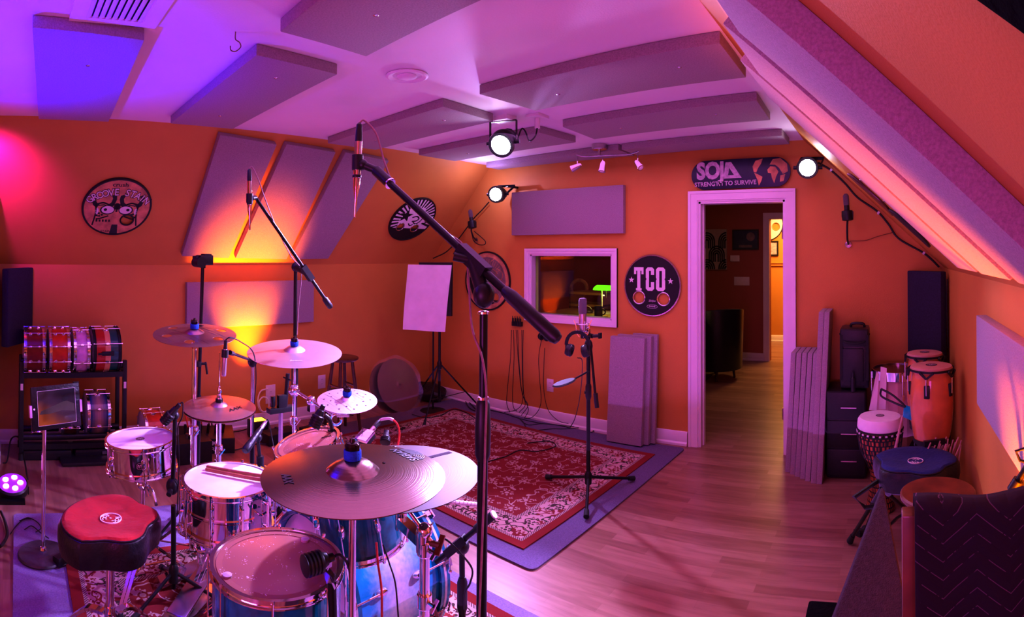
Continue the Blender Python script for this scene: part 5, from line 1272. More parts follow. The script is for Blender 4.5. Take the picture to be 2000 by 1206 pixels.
# ------------------------------------------------------------------ things on the walls and ceiling
# local frame on the left slope: x along +y (right as seen), y up the slope, z into the room
UPL = V((CL+WL, 0, ZC-ZK)).normalized()
def ls_frame(px, py, off=.0): return frame(on_ls(px, py, off), V((0, 1, 0)), UPL)
def bk_frame(px, py, off=0.): return frame(on_back(px, py, DB-off), V((1, 0, 0)), V((0, 0, 1)))
def wall_head(lab, fm, r, face_m, rim_m, holes=(), ring_m=None):
    t = thing('drumhead', lab, 'drumhead', fm.translation, fm.to_3x3())
    part(t, 'head', MB().prism(circ(r, 72), .012, .014, [circ(hr, 28, (x, y)) for x, y, hr in holes]), face_m)
    part(t, 'rim', MB().lathe([(r+.004, 0), (r+.004, .012), (r, .020), (r-.010, .020), (r-.012, .013), (r-.006, .004), (r-.004, 0)], n=72, closed=True), rim_m)
    for x, y, hr in holes:
        part(t, 'port_ring', MB().torus((x, y, .015), (0, 0, 1), hr, .0065, 32, 8), ring_m or m_chrome)
    return t
Z1, Z2, Z3 = .0142, .0150, .0158
def poly(pts, z, th=.0006): return MB().prism(pts if sum(pts[i][0]*pts[(i+1) % len(pts)][1]-pts[i][1]*pts[(i+1) % len(pts)][0] for i in range(len(pts))) > 0 else pts[::-1], z, z+th)
def polys(b, pts, z, th=.0006): return b.join(poly(pts, z, th))
def stroke(b, pts, w, z, th=.0006, k=5):
    P = smooth_path([(x, y, 0) for x, y in pts], k)
    for p, q in zip(P, P[1:]):
        d = (q-p); 
        if d.length < 1e-6: continue
        d.normalize(); n = V((-d.y, d.x, 0))*w/2; e = d*w*.25
        polys(b, [tuple((p-n-e)[:2]), tuple((q-n+e)[:2]), tuple((q+n+e)[:2]), tuple((p+n-e)[:2])], z, th)
    return b
# black head with three letters, two stars and two ports
t = wall_head('black drumhead on the back wall lettered TCO with two stars and two port holes', bk_frame(1275, 558, -.003), .262, m_ink, m_steel, [(-.122, -.105, .055), (.105, -.112, .055)], m_nickel)
b = MB()
def bx2(x0, x1, y0, y1): polys(b, [(x0, y0), (x1, y0), (x1, y1), (x0, y1)], Z1)
def slab_o(cx, w, y0, y1, sw, gap=None):
    h = w/2; c = .018
    out = [(cx-h, y0+c), (cx-h+c, y0), (cx+h-c, y0), (cx+h, y0+c), (cx+h, (y0+y1)/2-.012), (cx+h-.006, (y0+y1)/2), (cx+h, (y0+y1)/2+.012), (cx+h, y1-c), (cx+h-c, y1), (cx-h+c, y1), (cx-h, y1-c), (cx-h, (y0+y1)/2+.012), (cx-h+.006, (y0+y1)/2), (cx-h, (y0+y1)/2-.012)]
    i0, i1 = cx-h+sw, cx+h-sw
    if gap is None: return MB().prism(out, Z1, Z1+.0006, [[(i0, y0+.03), (i1, y0+.03), (i1, y1-.03), (i0, y1-.03)]])
    return MB().prism([(cx+h, y1-.065), (i1, y1-.065), (i1, y1-.03), (i0, y1-.03), (i0, y0+.03), (i1, y0+.03), (i1, y0+.075), (cx+h, y0+.075), (cx+h, y0+c), (cx+h-c, y0), (cx-h+c, y0), (cx-h, y0+c), (cx-h, (y0+y1)/2-.012), (cx-h+.006, (y0+y1)/2), (cx-h, (y0+y1)/2+.012), (cx-h, y1-c), (cx-h+c, y1), (cx+h-c, y1), (cx+h, y1-c)][::-1], Z1, Z1+.0006)
y0, y1 = -.045, .155
bx2(-.170, -.080, y1-.030, y1); bx2(-.170, -.150, y1-.06, y1-.03); bx2(-.100, -.080, y1-.06, y1-.03); bx2(-.140, -.110, y0+.02, y1-.03); bx2(-.152, -.098, y0, y0+.02)
b.join(slab_o(-.020, .078, y0, y1, .030, 1)); b.join(slab_o(.078, .084, y0, y1, .030))
for x in (-.195, .168): polys(b, star(.028, 5, (x, .045 if x < 0 else .04)), Z1)
part(t, 'lettering', b, m_ink_white)
b = text('Zildjian', .022, bold=.0004, shear=.2).move((.0, -.130, Z1)); b.join(MB().prism(circ(.05, 40, (0, -.178), 1, .36), Z1, Z1+.0006, [circ(.046, 40, (0, -.178), 1, .33)])); b.join(text('EVANS', .020, bold=.0008).move((0, -.178, Z1)))
part(t, 'small_lettering', b, m_ink_pale)
# cartoonish orange head on the left slope
fm = ls_frame(228, 404); t = wall_head('orange oval-looking drumhead on the left slope lettered crush GROOVE STAIN with two horned faces', fm, .268, m_tan, m_ink, [(.095, -.115, .052)], m_vinyl)
def arc_text(s, size, rad, cy, a_c, m_, z=Z1, step=None, bold=.001, sx=1.):
    b = MB(); step = step or size*.82/rad
    for i, ch in enumerate(s):
        if ch == ' ': continue
        a = a_c-(i-(len(s)-1)/2)*step
        b.join(text(ch, size, bold=bold, sx=sx).xf(M.Translation((rad*math.cos(a), cy+rad*math.sin(a), z)) @ M.Rotation(a-PI/2, 4, 'Z')))
    return b
part(t, 'maker_lettering', text('crush', .050, bold=.0006, sx=1.1).move((.0, .213, Z1)), m_ink)
part(t, 'band_lettering_shadow', arc_text('GROOVE STAIN', .088, .36, -.215, PI/2, None, Z1, .118, .006, .80), m_ink)
part(t, 'band_lettering', arc_text('GROOVE STAIN', .088, .36, -.215, PI/2, None, Z2, .118, .001, .80), m_ink_white)
b = MB(); wv = MB()
for s in (-1, 1):
    # head outline, horns, brow, nose, jaw
    stroke(b, [(s*.165, .03), (s*.160, -.06), (s*.175, -.17)], .012, Z1)
    for hx_ in (.042, .172):
        k = 1 if hx_ > .1 else -1
        polys(b, [(s*(hx_-k*.034), .026), (s*(hx_-k*.008), .050), (s*(hx_+k*.000), .085), (s*(hx_-k*.010), .112), (s*(hx_+k*.008), .124), (s*(hx_+k*.028), .112), (s*(hx_+k*.032), .080), (s*(hx_+k*.018), .025), (s*(hx_-k*.012), -.005)], Z1)
    stroke(b, [(s*.15, .035), (s*.11, .045), (s*.07, .03)], .014, Z1); stroke(b, [(s*.14, .02), (s*.10, .025), (s*.08, .012)], .009, Z1)
    polys(b, circ(.052, 28, (s*.072, -.022), 1.1, .85), Z1); polys(wv, circ(.044, 28, (s*.070, -.020), 1.1, .82), Z2)
    polys(b, circ(.013, 16, (s*.088, -.018)), Z3)
    polys(b, circ(.020, 20, (s*.005, .012), 1, 1.6), Z1)
    polys(b, [(s*.118, -.09), (s*.135, -.045), (s*.128, -.07), (s*.148, -.085)], Z1); stroke(b, [(s*.15, -.11), (s*.12, -.105), (s*.06, -.08)], .012, Z1)
    polys(wv, circ(.016, 16, (s*.152, -.035), .8, 2.0), Z1)
for x, y in ((.135, -.06), (.15, -.09), (.12, -.065), (-.135, -.055), (-.15, -.075), (-.11, -.07), (.03, .03), (-.03, .03), (.0, -.03)): polys(b, circ(.010, 8, (x, y)), Z1)
for x in (-.15, -.125, -.10, -.075, -.05): polys(b, [(x, -.14), (x+.014, -.135), (x+.010, -.115), (x-.004, -.118)], Z1)
part(t, 'face_outlines', b, m_ink); part(t, 'eyes', wv, m_ink_white)
b = poly([(-.03, -.26), (.035, -.26), (.026, -.165), (-.020, -.165)], Z1); part(t, 'tuxedo_patch', b, m_vinyl); part(t, 'small_lettering', text('STAIN', .030).move((-.06, -.235, Z1)), m_ink)
# black and white head on the left slope, partly behind the boom
fm = ls_frame(805, 428); t = wall_head('black and white striped drumhead with a black star on the left slope behind the boom', fm, .270, m_ink_white, m_ink, [(-.115, -.095, .046), (.08, -.105, .046)], m_nickel)
b = MB()
for k in range(22):
    a = R(-15+k*10.5); w_ = .010 if k % 2 else .014; r0 = .17 if k % 3 else .145
    u = V((math.cos(a), math.sin(a), 0)); n = V((-u.y, u.x, 0))*w_
    polys(b, [tuple((u*r0-n*.6)[:2]), tuple((u*.258-n)[:2]), tuple((u*.258+n)[:2]), tuple((u*r0+n*.6)[:2])], Z1)
polys(b, star(.085, 5, (-.115, .045), .42), Z1)
polys(b, circ(.262, 40, a0=R(205), a1=R(335)), Z1)
stroke(b, [(-.02, .03), (.03, .045), (.07, .02), (.05, -.01), (.0, -.02)], .014, Z1); stroke(b, [(.02, -.03), (.06, -.05), (.10, -.02), (.12, .03)], .012, Z1); stroke(b, [(-.03, -.05), (.0, -.075), (.03, -.06)], .012, Z1)
stroke(b, [(.15, -.04), (.19, -.03), (.215, -.01)], .012, Z1)
part(t, 'print', b, m_ink)
# dark head on the back wall behind the boom joint
t = wall_head('tan rimmed dark drumhead with two port holes on the back wall, behind the foreground boom', bk_frame(953, 549, -.003), .300, m_tan, m_ink, [(-.085, -.155, .050), (.115, -.165, .050)], m_tan2)
part(t, 'print', MB().prism(circ(.245, 56), Z1, Z1+.0004, [circ(.050, 24, (-.085, -.155)), circ(.050, 24, (.115, -.165))]), m_tan2)
b = MB(); polys(b, [(-.24, .03), (-.15, .02), (-.10, -.05), (-.13, -.09), (-.12, -.21), (-.19, -.16), (-.235, -.06)], Z2); polys(b, circ(.06, 24, (.0, .07), 1.1, .9, 0, PI), Z2); b.join(MB().prism(circ(.243, 30, a0=R(232), a1=R(308)), Z2, Z2+.0004)); part(t, 'dark_shapes', b, m_ink)
b = MB()
for pts in ([(-.14, .08), (-.06, .13), (.06, .13), (.14, .08)], [(-.09, .0), (.0, -.03), (.09, .01)], [(.13, .13), (.2, .09), (.19, .02), (.12, .04), (.13, .1)], [(-.2, .12), (-.23, .06), (-.17, .04), (-.15, .1)], [(.05, .2), (.12, .24)], [(.10, .0), (.16, -.04), (.2, -.01)]): stroke(b, pts, .008, Z2)
for k in range(15):
    a = R(35+k*8); stroke(b, [(.17*math.cos(a), .17*math.sin(a)), (.225*math.cos(a), .225*math.sin(a))], .003, Z1+.0005, k=1)
part(t, 'line_drawing', b, m_tan)
# skateboard deck over the door
fm = bk_frame(1447, 340); fm = fm @ M.Rotation(R(.6), 4, 'Z')
t = thing('skateboard_deck', 'navy skateboard deck lettered SOJA STRENGTH TO SURVIVE mounted above the doorway', 'skateboard deck', fm.translation, fm.to_3x3())
hw, hh = .412, .118
out = [(hw-hh+hh*math.cos(a), hh*math.sin(a)) for a in [PI/2-PI*k/16 for k in range(17)]]+[(-hw+hh+hh*math.cos(a), hh*math.sin(a)) for a in [-PI/2-PI*k/16 for k in range(17)]]
m_navy = mat('navy_deck_print', (.020, .018, .060), .35, var=(10, .25))
b = MB().prism(out[::-1], .02, .032); part(t, 'deck', b, m_navy, bev=.003)
def dk(mb): mb.v = [V((v.x, v.y, v.z+.0325)) for v in mb.v]; return mb
b = MB().join(text('SO', .185, bold=.009, sx=.84, depth=.0006).move((-.265, .028, 0))).join(text('J', .185, bold=.009, sx=.8, depth=.0006).move((-.150, .026, 0)))
b.join(MB().prism([(-.140, -.036), (-.118, .096), (-.072, .096), (.015, -.036)], 0, .0006, [[(-.098, -.010), (-.050, -.010), (-.088, .050)]]))
part(t, 'band_lettering', dk(b), m_ink_pale)
part(t, 'slogan_lettering', dk(text('STRENGTH TO SURVIVE', .050, bold=.0012, sx=.97, depth=.0006).move((-.125, -.076, 0))), m_ink_pale)
b = MB()
for pts in ([(.105, .05), (.13, .095), (.19, .11), (.175, .07), (.15, .035), (.135, .0), (.115, .005)], [(.118, .0), (.15, -.015), (.185, -.035), (.175, -.07), (.155, -.105), (.145, -.06)], [(.225, .02), (.25, .045), (.29, .04), (.315, .0), (.295, -.04), (.28, -.09), (.262, -.05), (.255, -.01), (.23, -.005)], [(.245, .06), (.27, .1), (.33, .108), (.385, .06), (.39, .0), (.35, -.02), (.32, .03), (.29, .055)], [(.33, -.03), (.37, -.02), (.355, -.075), (.325, -.08)]): polys(b, pts, 0)
part(t, 'map_print', dk(b), m_tan)
# two more decks edge-on on the right slope
UPR = V((CR-WR, 0, ZC-ZK)).normalized()
for k, (p, q, lab) in enumerate((((1658, 338), (1742, 418), 'upper skateboard deck fixed to the right slope beyond the grey panels'), ((1752, 426), (1804, 466), 'lower skateboard deck fixed to the right slope beyond the grey panels'))):
    a, c = on_rs(*p, .055), on_rs(*q, .055); mid = (a+c)/2
    # keep it on the slope
    mid = mid-NRS*((mid-V((CR, 0, ZC))).dot(NRS)); L = (c-a).length
    fm = frame(mid, -UPR, V((0, -1, 0)) if True else 0)
    if fm.to_3x3() @ V((0, 0, 1)) @ NRS < 0: fm = frame(mid, -UPR, V((0, 1, 0)))
    t = thing('skateboard_deck', lab, 'skateboard deck', fm.translation, fm.to_3x3(), 'skateboard decks on the right slope')
    h_, r_ = L/2, .10
    o_ = [(h_-r_+r_*math.cos(a_), r_*math.sin(a_)) for a_ in [PI/2-PI*i/12 for i in range(13)]]+[(-h_+r_+r_*math.cos(a_), r_*math.sin(a_)) for a_ in [-PI/2-PI*i/12 for i in range(13)]]
    b = MB().prism(o_[::-1], .048, .060); b.v = [V((v.x, v.y, v.z+.25*max(0, abs(v.x)-h_*.62)**1.4)) for v in b.v]; part(t, 'deck', b, [m_wood_dark, m_ink][k], bev=.003)
    for s in (-1, 1): part(t, 'standoff', MB().cyl((s*h_*.5, .03, -.002), (s*h_*.5, .03, .060), .010).cyl((s*h_*.5, -.03, -.002), (s*h_*.5, -.03, .060), .010), m_chrome)
cable('black cable stapled to the back wall along the right slope down to the bass trap', [on_back(x, y, DB-.02) for x, y in ((1598, 318), (1622, 332), (1650, 358), (1675, 386), (1712, 412), (1735, 438), (1755, 466), (1800, 492), (1818, 506), (1834, 522))], .008)
for x, y in ((1624, 333), (1716, 416), (1804, 494)):
    p = on_back(x, y, DB); solo('cable_clip', MB().cyl(p, p+V((0, -.03, 0)), .010, n=10).torus(p+V((0, -.022, -.004)), (0, 1, 0), .010, .0025, 14, 5), m_white_plastic, {1624: 'topmost clear clip on the black cable under the right slope', 1716: 'middle clear clip on the black cable under the right slope', 1804: 'lowest clear clip on the black cable under the right slope'}[x], 'clip', 'clear clips on the black cable')
solo('cable', MB().tube(smooth_path([V((WR-.015, DB-.31, 1.40)), V((WR-.02, DB-.32, 1.2)), V((WR-.012, DB-.31, .9))]), .004), m_cable, 'thin dark cable running down the wall beside the right bass trap', 'cable')

# ------------------------------------------------------------------ stage lights
def par_can(lab, lens, aim, r, mount, lens_m=None, group='stage lights hanging in the room', arm=False):
    """LED par can: lens centre, aim direction, hung by a yoke from a mounting point"""
    lens, mount = V(lens), V(mount); ax = V(aim).normalized(); back = lens-ax*.12
    t = thing('stage_light', lab, 'stage light', lens, group=group)
    o = lambda p: V(p)-lens
    part(t, 'housing', MB().lathe([(r*.96, .000), (r*1.20, .004), (r*1.24, -.012), (r*1.22, -.065), (r*1.0, -.11), (r*.72, -.145), (r*.3, -.16), (1e-6, -.16)], (0, 0, 0), ax, 32), m_black)
    part(t, 'lens', MB().lathe([(r*1.0, -.006), (r*.9, .002), (r*.5, .006), (1e-6, .007)][::1], (0, 0, 0), ax, 32), lens_m or m_lens)
    sd_ = ax.cross(V((0, 0, 1))).normalized(); c_ = -ax*.05
    mo = o(mount); b = MB()
    for s in (-1, 1):
        a_ = c_+sd_*s*r*1.32; e_ = mo+sd_*s*r*1.32
        b.bar(a_, e_, .022, .005, sd_)
        b.cyl(a_-sd_*s*.02, a_+sd_*s*.022, .014, n=12)
    b.bar(mo-sd_*r*1.34, mo+sd_*r*1.34, .024, .006, (mo-c_))
    if arm: b.bar(mo, V((mo.x, DB-lens.y, mo.z)), .03, .02)
    part(t, 'yoke', b, m_black_metal)
    part(t, 'rear_fins', MB().lathe([(r*.8, -.12), (r*.85, -.125), (r*.80, -.165), (r*.4, -.17)], (0, 0, 0), ax, 12), m_black)
    return t
L1 = at(978, 284, 3.60); ax1 = V((.26, -.86, -.55)).normalized(); mt1 = V((L1.x-ax1.x*.05, L1.y-ax1.y*.05, ZC-.03))
tgt1 = V((-1.55, 1.15, .75))
t = par_can('bright stage light hanging from the ceiling in the middle of the photo', L1, V((.26, -.86, -.55)), .070, mt1)
part(t, 'ceiling_plate', MB().box(mt1-L1+V((0, 0, .015)), (.14, .10, .03)), m_white_plastic)
cable('black power cable from the ceiling outlet to the hanging stage light', [L1+V((.06, .10, .05)), L1+V((.07, .13, .12)), L1+V((.10, .13, .10)), L1+V((.15, .11, .03)), L1+V((.19, .12, .06)), L1+V((.19, .14, .12))], .005)
q = L1+V((.19, .14, .12)); solo('ceiling_outlet', MB().box((q.x, q.y, ZC-.010), (.10, .12, .018)).cyl((q.x, q.y, ZC-.02), (q.x, q.y, q.z-.01), .018), m_white_plastic, 'white ceiling outlet with plug beside the hanging stage light', 'outlet')
L2 = at(968, 380, 5.28); mt2 = V((L2.x+.02, L2.y+.14, L2.z+.09))
par_can('bright stage light mounted high on the back wall by the left corner', L2, V((.25, -.85, -.12)), .066, mt2, arm=True)
L3 = at(1577, 328, 4.13); mt3 = V((L3.x+.02, L3.y+.13, L3.z+.09))
par_can('bright stage light mounted on the back wall right of the skateboard deck', L3, V((.06, -.9, -.16)), .066, mt3, arm=True)
# magenta light on the left edge
L4 = V((-3.95, -.03, at(0, 205, 4.0).z))
# floor par
p = at(24, 944, 3.62); p_floor = V((p.x, p.y, p.z))
t = thing('floor_stage_light', 'low round floor light with five glowing purple lamps at the left edge', 'stage light', (p.x, p.y, 0))
ax = V((.30, .02, .95)).normalized(); c_ = V((0, 0, p.z))
part(t, 'housing', MB().lathe([(.092, .0), (.104, -.010), (.106, -.05), (.096, -.07), (.05, -.08), (1e-6, -.08)], c_, ax, 28), m_black)
m_lav = mat('purple_lit_face', (.16, .02, .30), .4, emit=((.35, .02, .8), .7), var=(20, .1))
part(t, 'face', MB().lathe([(.092, .0), (1e-6, .002)], c_, ax, 28), m_lav)
ux = ax.cross(V((0, 0, 1))).normalized(); uy = ux.cross(ax)*-1
for k in range(5):
    a = PI/2+2*PI*k/5+.3; part(t, 'lamp', MB().lathe([(.019, .002), (.018, .006), (1e-6, .008)], c_+ux*.052*math.cos(a)+uy*.052*math.sin(a), ax, 18), m_led_purple)
b = MB()
for s in (-1, 1): b.bar(c_+ux*s*.105-ax*.03, V((ux.x*s*.105, ux.y*s*.105, .01)), .03, .006, ux)
for s in (-1, 1): b.box((s*.10, 0, .01), (.05, .16, .02))
b.box((0, 0, .012), (.22, .05, .012))
part(t, 'floor_bracket', b, m_black_metal)
solo('cable', MB().tube(smooth_path([V((p.x-.02, p.y+.1, .1)), on_z(40, 860, .05), on_z(22, 858, .1), on_z(14, 900, .05), on_z(6, 905, .02)]), .006), m_cable, 'black cable looping from the floor stage light up beside the drum rack', 'cable')
solo('cable', MB().tube(smooth_path([on_z(x, y, .02) for x, y in ((2, 1000), (10, 1020), (14, 1045), (6, 1062), (0, 1068))]), .009), m_cable, 'thick black cable coil on the floor at the left edge of the photo', 'cable')
# orange uplight by the left wall
p = on_x(504, 800, -4.36); UPX = V((p.x, p.y, 0))
t = thing('uplight', 'small black uplight glowing amber on the floor against the left wall', 'stage light', UPX)
part(t, 'housing', MB().box((0, 0, .07), (.13, .15, .14)), m_black, bev=.008); part(t, 'lamp', MB().box((0, 0, .1405), (.09, .11, .003)), m_led_orange); part(t, 'bracket', MB().box((0, .08, .06), (.02, .01, .12)).box((0, -.08, .06), (.02, .01, .12)), m_black_metal)
# spot rail on the ceiling
c0 = on_z(1182, 286, ZC); 
t = thing('spot_rail', 'brushed metal ceiling rail with three small spot heads near the back wall', 'ceiling light', (c0.x, c0.y-.10, ZC))
part(t, 'canopy', MB().lathe([(.062, -.001), (.062, -.04), (.056, -.046), (1e-6, -.047)], n=32), m_nickel)
part(t, 'stem', MB().cyl((0, 0, -.09), (0, 0, -.04), .011), m_nickel)
def off(px, py): 
    q = at(px, py, 4.62); return q-V((c0.x, c0.y-.10, ZC))
rl = [off(1122, 310), off(1140, 302), off(1165, 296), off(1182, 293), off(1210, 291), off(1240, 284), off(1261, 280)]
part(t, 'rail', MB().tube(smooth_path([V((p.x, p.y*.4, -.09+(.02 if i in (0, 6) else 0))) for i, p in enumerate(rl)]), .0065), m_nickel)
for (px, py, dx, dz) in ((1124, 328, -.8, -.35), (1182, 312, .0, -1), (1259, 303, .55, -.6)):
    q = off(px, py); q.y *= .4; top = V((q.x, q.y, -.085)); q.z = -.17
    ax = V((dx, -.25, dz)).normalized()
    h_ = part(t, 'spot_head', MB().cyl(top, q, .004).lathe([(.012, -.035), (.02, -.02), (.026, .03), (.030, .05), (.030, .055)], q, ax, 20), m_nickel)
    part(h_, 'bulb_face', MB().lathe([(.027, .05), (.018, .056), (1e-6, .058)], q, ax, 20), m_cloth_white)
# wall outlets
def outlet(lab, c, n, sw=.075, sh=.118):
    n = V(n); x = V((0, 0, 1)).cross(n); fm = frame(c, x, V((0, 0, 1)))
    t = thing('wall_outlet', lab, 'outlet', c, fm.to_3x3())
    part(t, 'cover_plate', MB().box((0, 0, .003), (sw, sh, .006)), m_white_plastic, bev=.002)
    for s in (-1, 1):
        r_ = part(t, 'receptacle', MB().prism(circ(.016, 20, (0, s*.021), 1, .85), .006, .008), m_white_plastic)
        part(r_, 'slot', MB().box((-.006, s*.021+.002, .0083), (.002, .008, .001)).box((.006, s*.021+.002, .0083), (.002, .008, .001)), m_ink) 
    return t
outlet('white wall outlet on the left wall near the orange glow, white cord plugged in', on_x(528, 770, -WL), (1, 0, 0), .10, .17)
outlet('white wall outlet on the left wall beside the dark wooden stool', on_x(628, 746, -WL), (1, 0, 0), .085, .13)
outlet('white wall outlet on the back wall below the headphones', on_back(1075, 753), (0, -1, 0))
cable('white cord looping from the left wall outlet and coiled on its hook', [on_x(523, 760, -WL+.03), on_x(510, 764, -WL+.05), on_x(504, 778, -WL+.05), on_x(505, 795, -WL+.05), on_x(512, 805, -WL+.05), on_x(524, 800, -WL+.05), on_x(524, 782, -WL+.05), on_x(514, 776, -WL+.05), on_x(506, 786, -WL+.06), on_x(510, 802, -WL+.06), on_x(520, 806, -WL+.06)], .0065, m_white_plastic)
# sheet over a music stand in the corner
ms = at(858, 770, 5.55); Om = V((ms.x, ms.y, 0))
t = thing('lighting_stand', 'black tripod stand in the back left corner behind the white sheet', 'stand', Om)
zt = at(852, 640, 5.5).z
part(t, 'lower_tube', MB().cyl((0, 0, .12), (0, 0, .9), .013), m_black_metal); part(t, 'upper_tube', MB().cyl((0, 0, .85), (0, 0, 1.40), .010), m_black_metal)
part(t, 'clamp_knob', MB().cyl((0, 0, .84), (0, 0, .90), .02).cyl((0, 0, .87), (.035, -.03, .87), .012), m_black)
zh = at(862, 715, 5.5).z
tri_base(t, zh, .44, m_black_metal, 1.0)
part(t, 'brace_hub', MB().cyl((0, 0, .12), (0, 0, .17), .018), m_black)
for k in range(3):
    a = 1.0+2*PI*k/3; part(t, 'brace', MB().bar((0, 0, .15), (.26*math.cos(a), .26*math.sin(a), zh*.42), .012, .004), m_black_metal)
part(t, 'backing_panel', MB().slab([at(818, 513, 5.62)-Om, at(882, 513, 5.62)-Om, at(881, 618, 5.62)-Om, at(819, 618, 5.62)-Om], (0, 1, 0), .02), m_black)
c4 = [at(797, 517, 5.42), at(882, 518, 5.50), at(868, 649, 5.42), at(787, 644, 5.34)]
b = MB(); n_ = 14; vs = []; fs = []
for i in range(n_+1):
    for j in range(n_+1):
        u_, v_ = i/n_, j/n_
        p = (c4[0]*(1-u_)+c4[1]*u_)*(1-v_)+(c4[3]*(1-u_)+c4[2]*u_)*v_
        p = p+V((0, -1, 0))*(.012*math.sin(u_*7+v_*3)*v_+.03*math.sin(PI*u_)*(1-v_)*.4); vs.append(p)
for i in range(n_):
    for j in range(n_): a = i*(n_+1)+j; fs.append((a, a+1, a+n_+2, a+n_+1))
m_ = len(vs); vs += [p+V((0, .004, 0)) for p in vs]; fs += [tuple(x+m_ for x in f[::-1]) for f in fs]
b.add(vs, fs); solo('cloth_sheet', b, m_cloth_white, 'white cloth sheet hanging over the black stand in the back left corner', 'cloth', ang=80)
pl = at(846, 700, 5.62)
t = thing('stand_pole', 'second thin black pole beside the stand holding the white sheet', 'pole', (pl.x, pl.y, 0))
part(t, 'tube', MB().cyl((0, 0, .03), (0, 0, 1.0), .009), m_black_metal); part(t, 'weighted_base', MB().lathe([(.13, 0), (.13, .01), (.03, .03), (1e-6, .03)], n=28), m_black)
b = MB().ball((0, 0, .09), .20, (1.1, .8, .45), 18, 10); b.v = [V((v.x, v.y, max(0, v.z)+.02*math.sin(v.x*30)*math.cos(v.y*25))) for v in b.v]; b.v = [V((v.x, v.y, max(0, v.z))) for v in b.v]
q = on_z(838, 778, 0); solo('equipment_bag', b.move((q.x+.05, q.y-.05, 0)), m_vinyl, 'soft black bag heaped at the foot of the tripod in the back left corner', 'bag')
for k, pts in enumerate(([(870, 776), (895, 772), (915, 785), (930, 800), (945, 806)], [(880, 760), (900, 765), (915, 795), (935, 806)])):
    cable(['lower', 'upper'][k]+' black cable trailing from the corner tripod along the skirting', [on_z(x, y, .02) for x, y in pts], .005, group='corner cables')
# bar stool by the left wall
sp = at(669, 697, 4.95); Os = V((sp.x, sp.y, 0))
t = thing('wooden_stool', 'dark wooden round stool against the left wall behind the kit', 'stool', Os)
hz = sp.z
part(t, 'seat', MB().lathe([(1e-6, hz-.030), (.125, hz-.030), (.142, hz-.018), (.142, hz-.006), (.130, hz), (1e-6, hz-.004)], n=40), m_wood_dark)
for k in range(4):
    a = PI/4+k*PI/2; u = V((math.cos(a), math.sin(a), 0)); part(t, 'leg', MB().tube([u*.085+V((0, 0, hz-.025)), u*.125+V((0, 0, hz*.5)), u*.165], [.014, .018, .013], 12), m_wood_dark)
    a2 = a+PI/2; w_ = V((math.cos(a2), math.sin(a2), 0))
    for z, s in ((.22+.06*(k % 2), .146), (.42-.05*(k % 2), .118)): part(t, 'stretcher', MB().cyl(u*s+V((0, 0, z)), w_*s+V((0, 0, z)), .009, n=10), m_wood_dark)
# bagged cymbals leaning in the corner
m_spare = m_cymbal('tarnished_bronze', (.20, .11, .085), .34); gc = at(779, 752, 4.95); nrm = V((.93, .03, .38)).normalized()
t = thing('cymbal', 'large dark spare cymbal in a clear plastic bag leaning near the left wall', 'cymbal', gc, tilt_rot(V((nrm.x, nrm.y, 0)).normalized(), math.acos(nrm.z)), 'spare cymbals in plastic')
part(t, 'cymbal_plate', cym_mb(.235, .03, .004, .012), m_spare)
gc2 = gc-nrm*.05+V((-.0, -.06, .0))
t = thing('cymbal', 'spare cymbal behind the large bagged one near the left wall', 'cymbal', gc2, tilt_rot(V((nrm.x, nrm.y, 0)).normalized(), math.acos(nrm.z)), 'spare cymbals in plastic')
part(t, 'cymbal_plate', cym_mb(.225, .03, .004, .012), m_spare)
bg = MB().lathe([(1e-6, .07), (.10, .065), (.20, .05), (.25, .03), (.262, .0), (.262, -.06), (.25, -.10), (.15, -.12), (1e-6, -.12)], n=44); bg.v = [V((v.x*(1+.03*math.sin(9*math.atan2(v.y, v.x))), v.y*(1+.04*math.sin(7*math.atan2(v.y, v.x))), v.z+.008*math.sin(v.x*40)*math.cos(v.y*37))) for v in bg.v]
tr = tilt_rot(V((nrm.x, nrm.y, 0)).normalized(), math.acos(nrm.z)); o = mk('plastic_bag', bg, m_plastic_bag); o.location = gc; o.rotation_euler = tr.to_euler(); tag(o, 'crinkled clear plastic bag around the spare cymbals near the left wall', 'bag')
# ------------------------------------------------------------------ drum rack on the left with its drums
xr0, xr1 = -4.52, -4.24                    # back and front of the rack
yA, yB = on_x(42, 800, xr1).y, on_x(243, 780, xr1).y
zU = on_x(140, 724, xr1).z; zLo = on_x(140, 862, xr1).z
t = thing('drum_rack', 'black tubular two tier rack against the left wall holding spare drums', 'rack', ((xr0+xr1)/2, (yA+yB)/2, 0))
Or = t.location.copy()
for x in (xr0, xr1):
    for y in (yA, yB):
        part(t, 'leg', MB().box((x-Or.x, y-Or.y, (zU+.07)/2+.01), (.032, .032, zU+.05)), m_black, bev=.004)
        part(t, 'foot', MB().cyl((x-Or.x, y-Or.y, 0), (x-Or.x, y-Or.y, .05), .020), m_rubber)
        if x == xr1: part(t, 'sticker', MB().box((x-Or.x+.0165, y-Or.y, zU-.12), (.001, .020, .05)), m_white_plastic, label='small white and red sticker')
for z in (zU, zLo):
    for x in (xr0+.06, xr1-.02):
        part(t, 'rail', MB().cyl((x-Or.x, yA-Or.y, z+.03), (x-Or.x, yB-Or.y, z+.03), .024), m_black)
    for y in (yA, yB): part(t, 'end_bar', MB().box((0, y-Or.y, z-.015), (xr1-xr0, .03, .03)), m_black)
    part(t, 'front_bar', MB().box((xr1-Or.x, 0, z-.035), (.03, yB-yA, .04)), m_black)
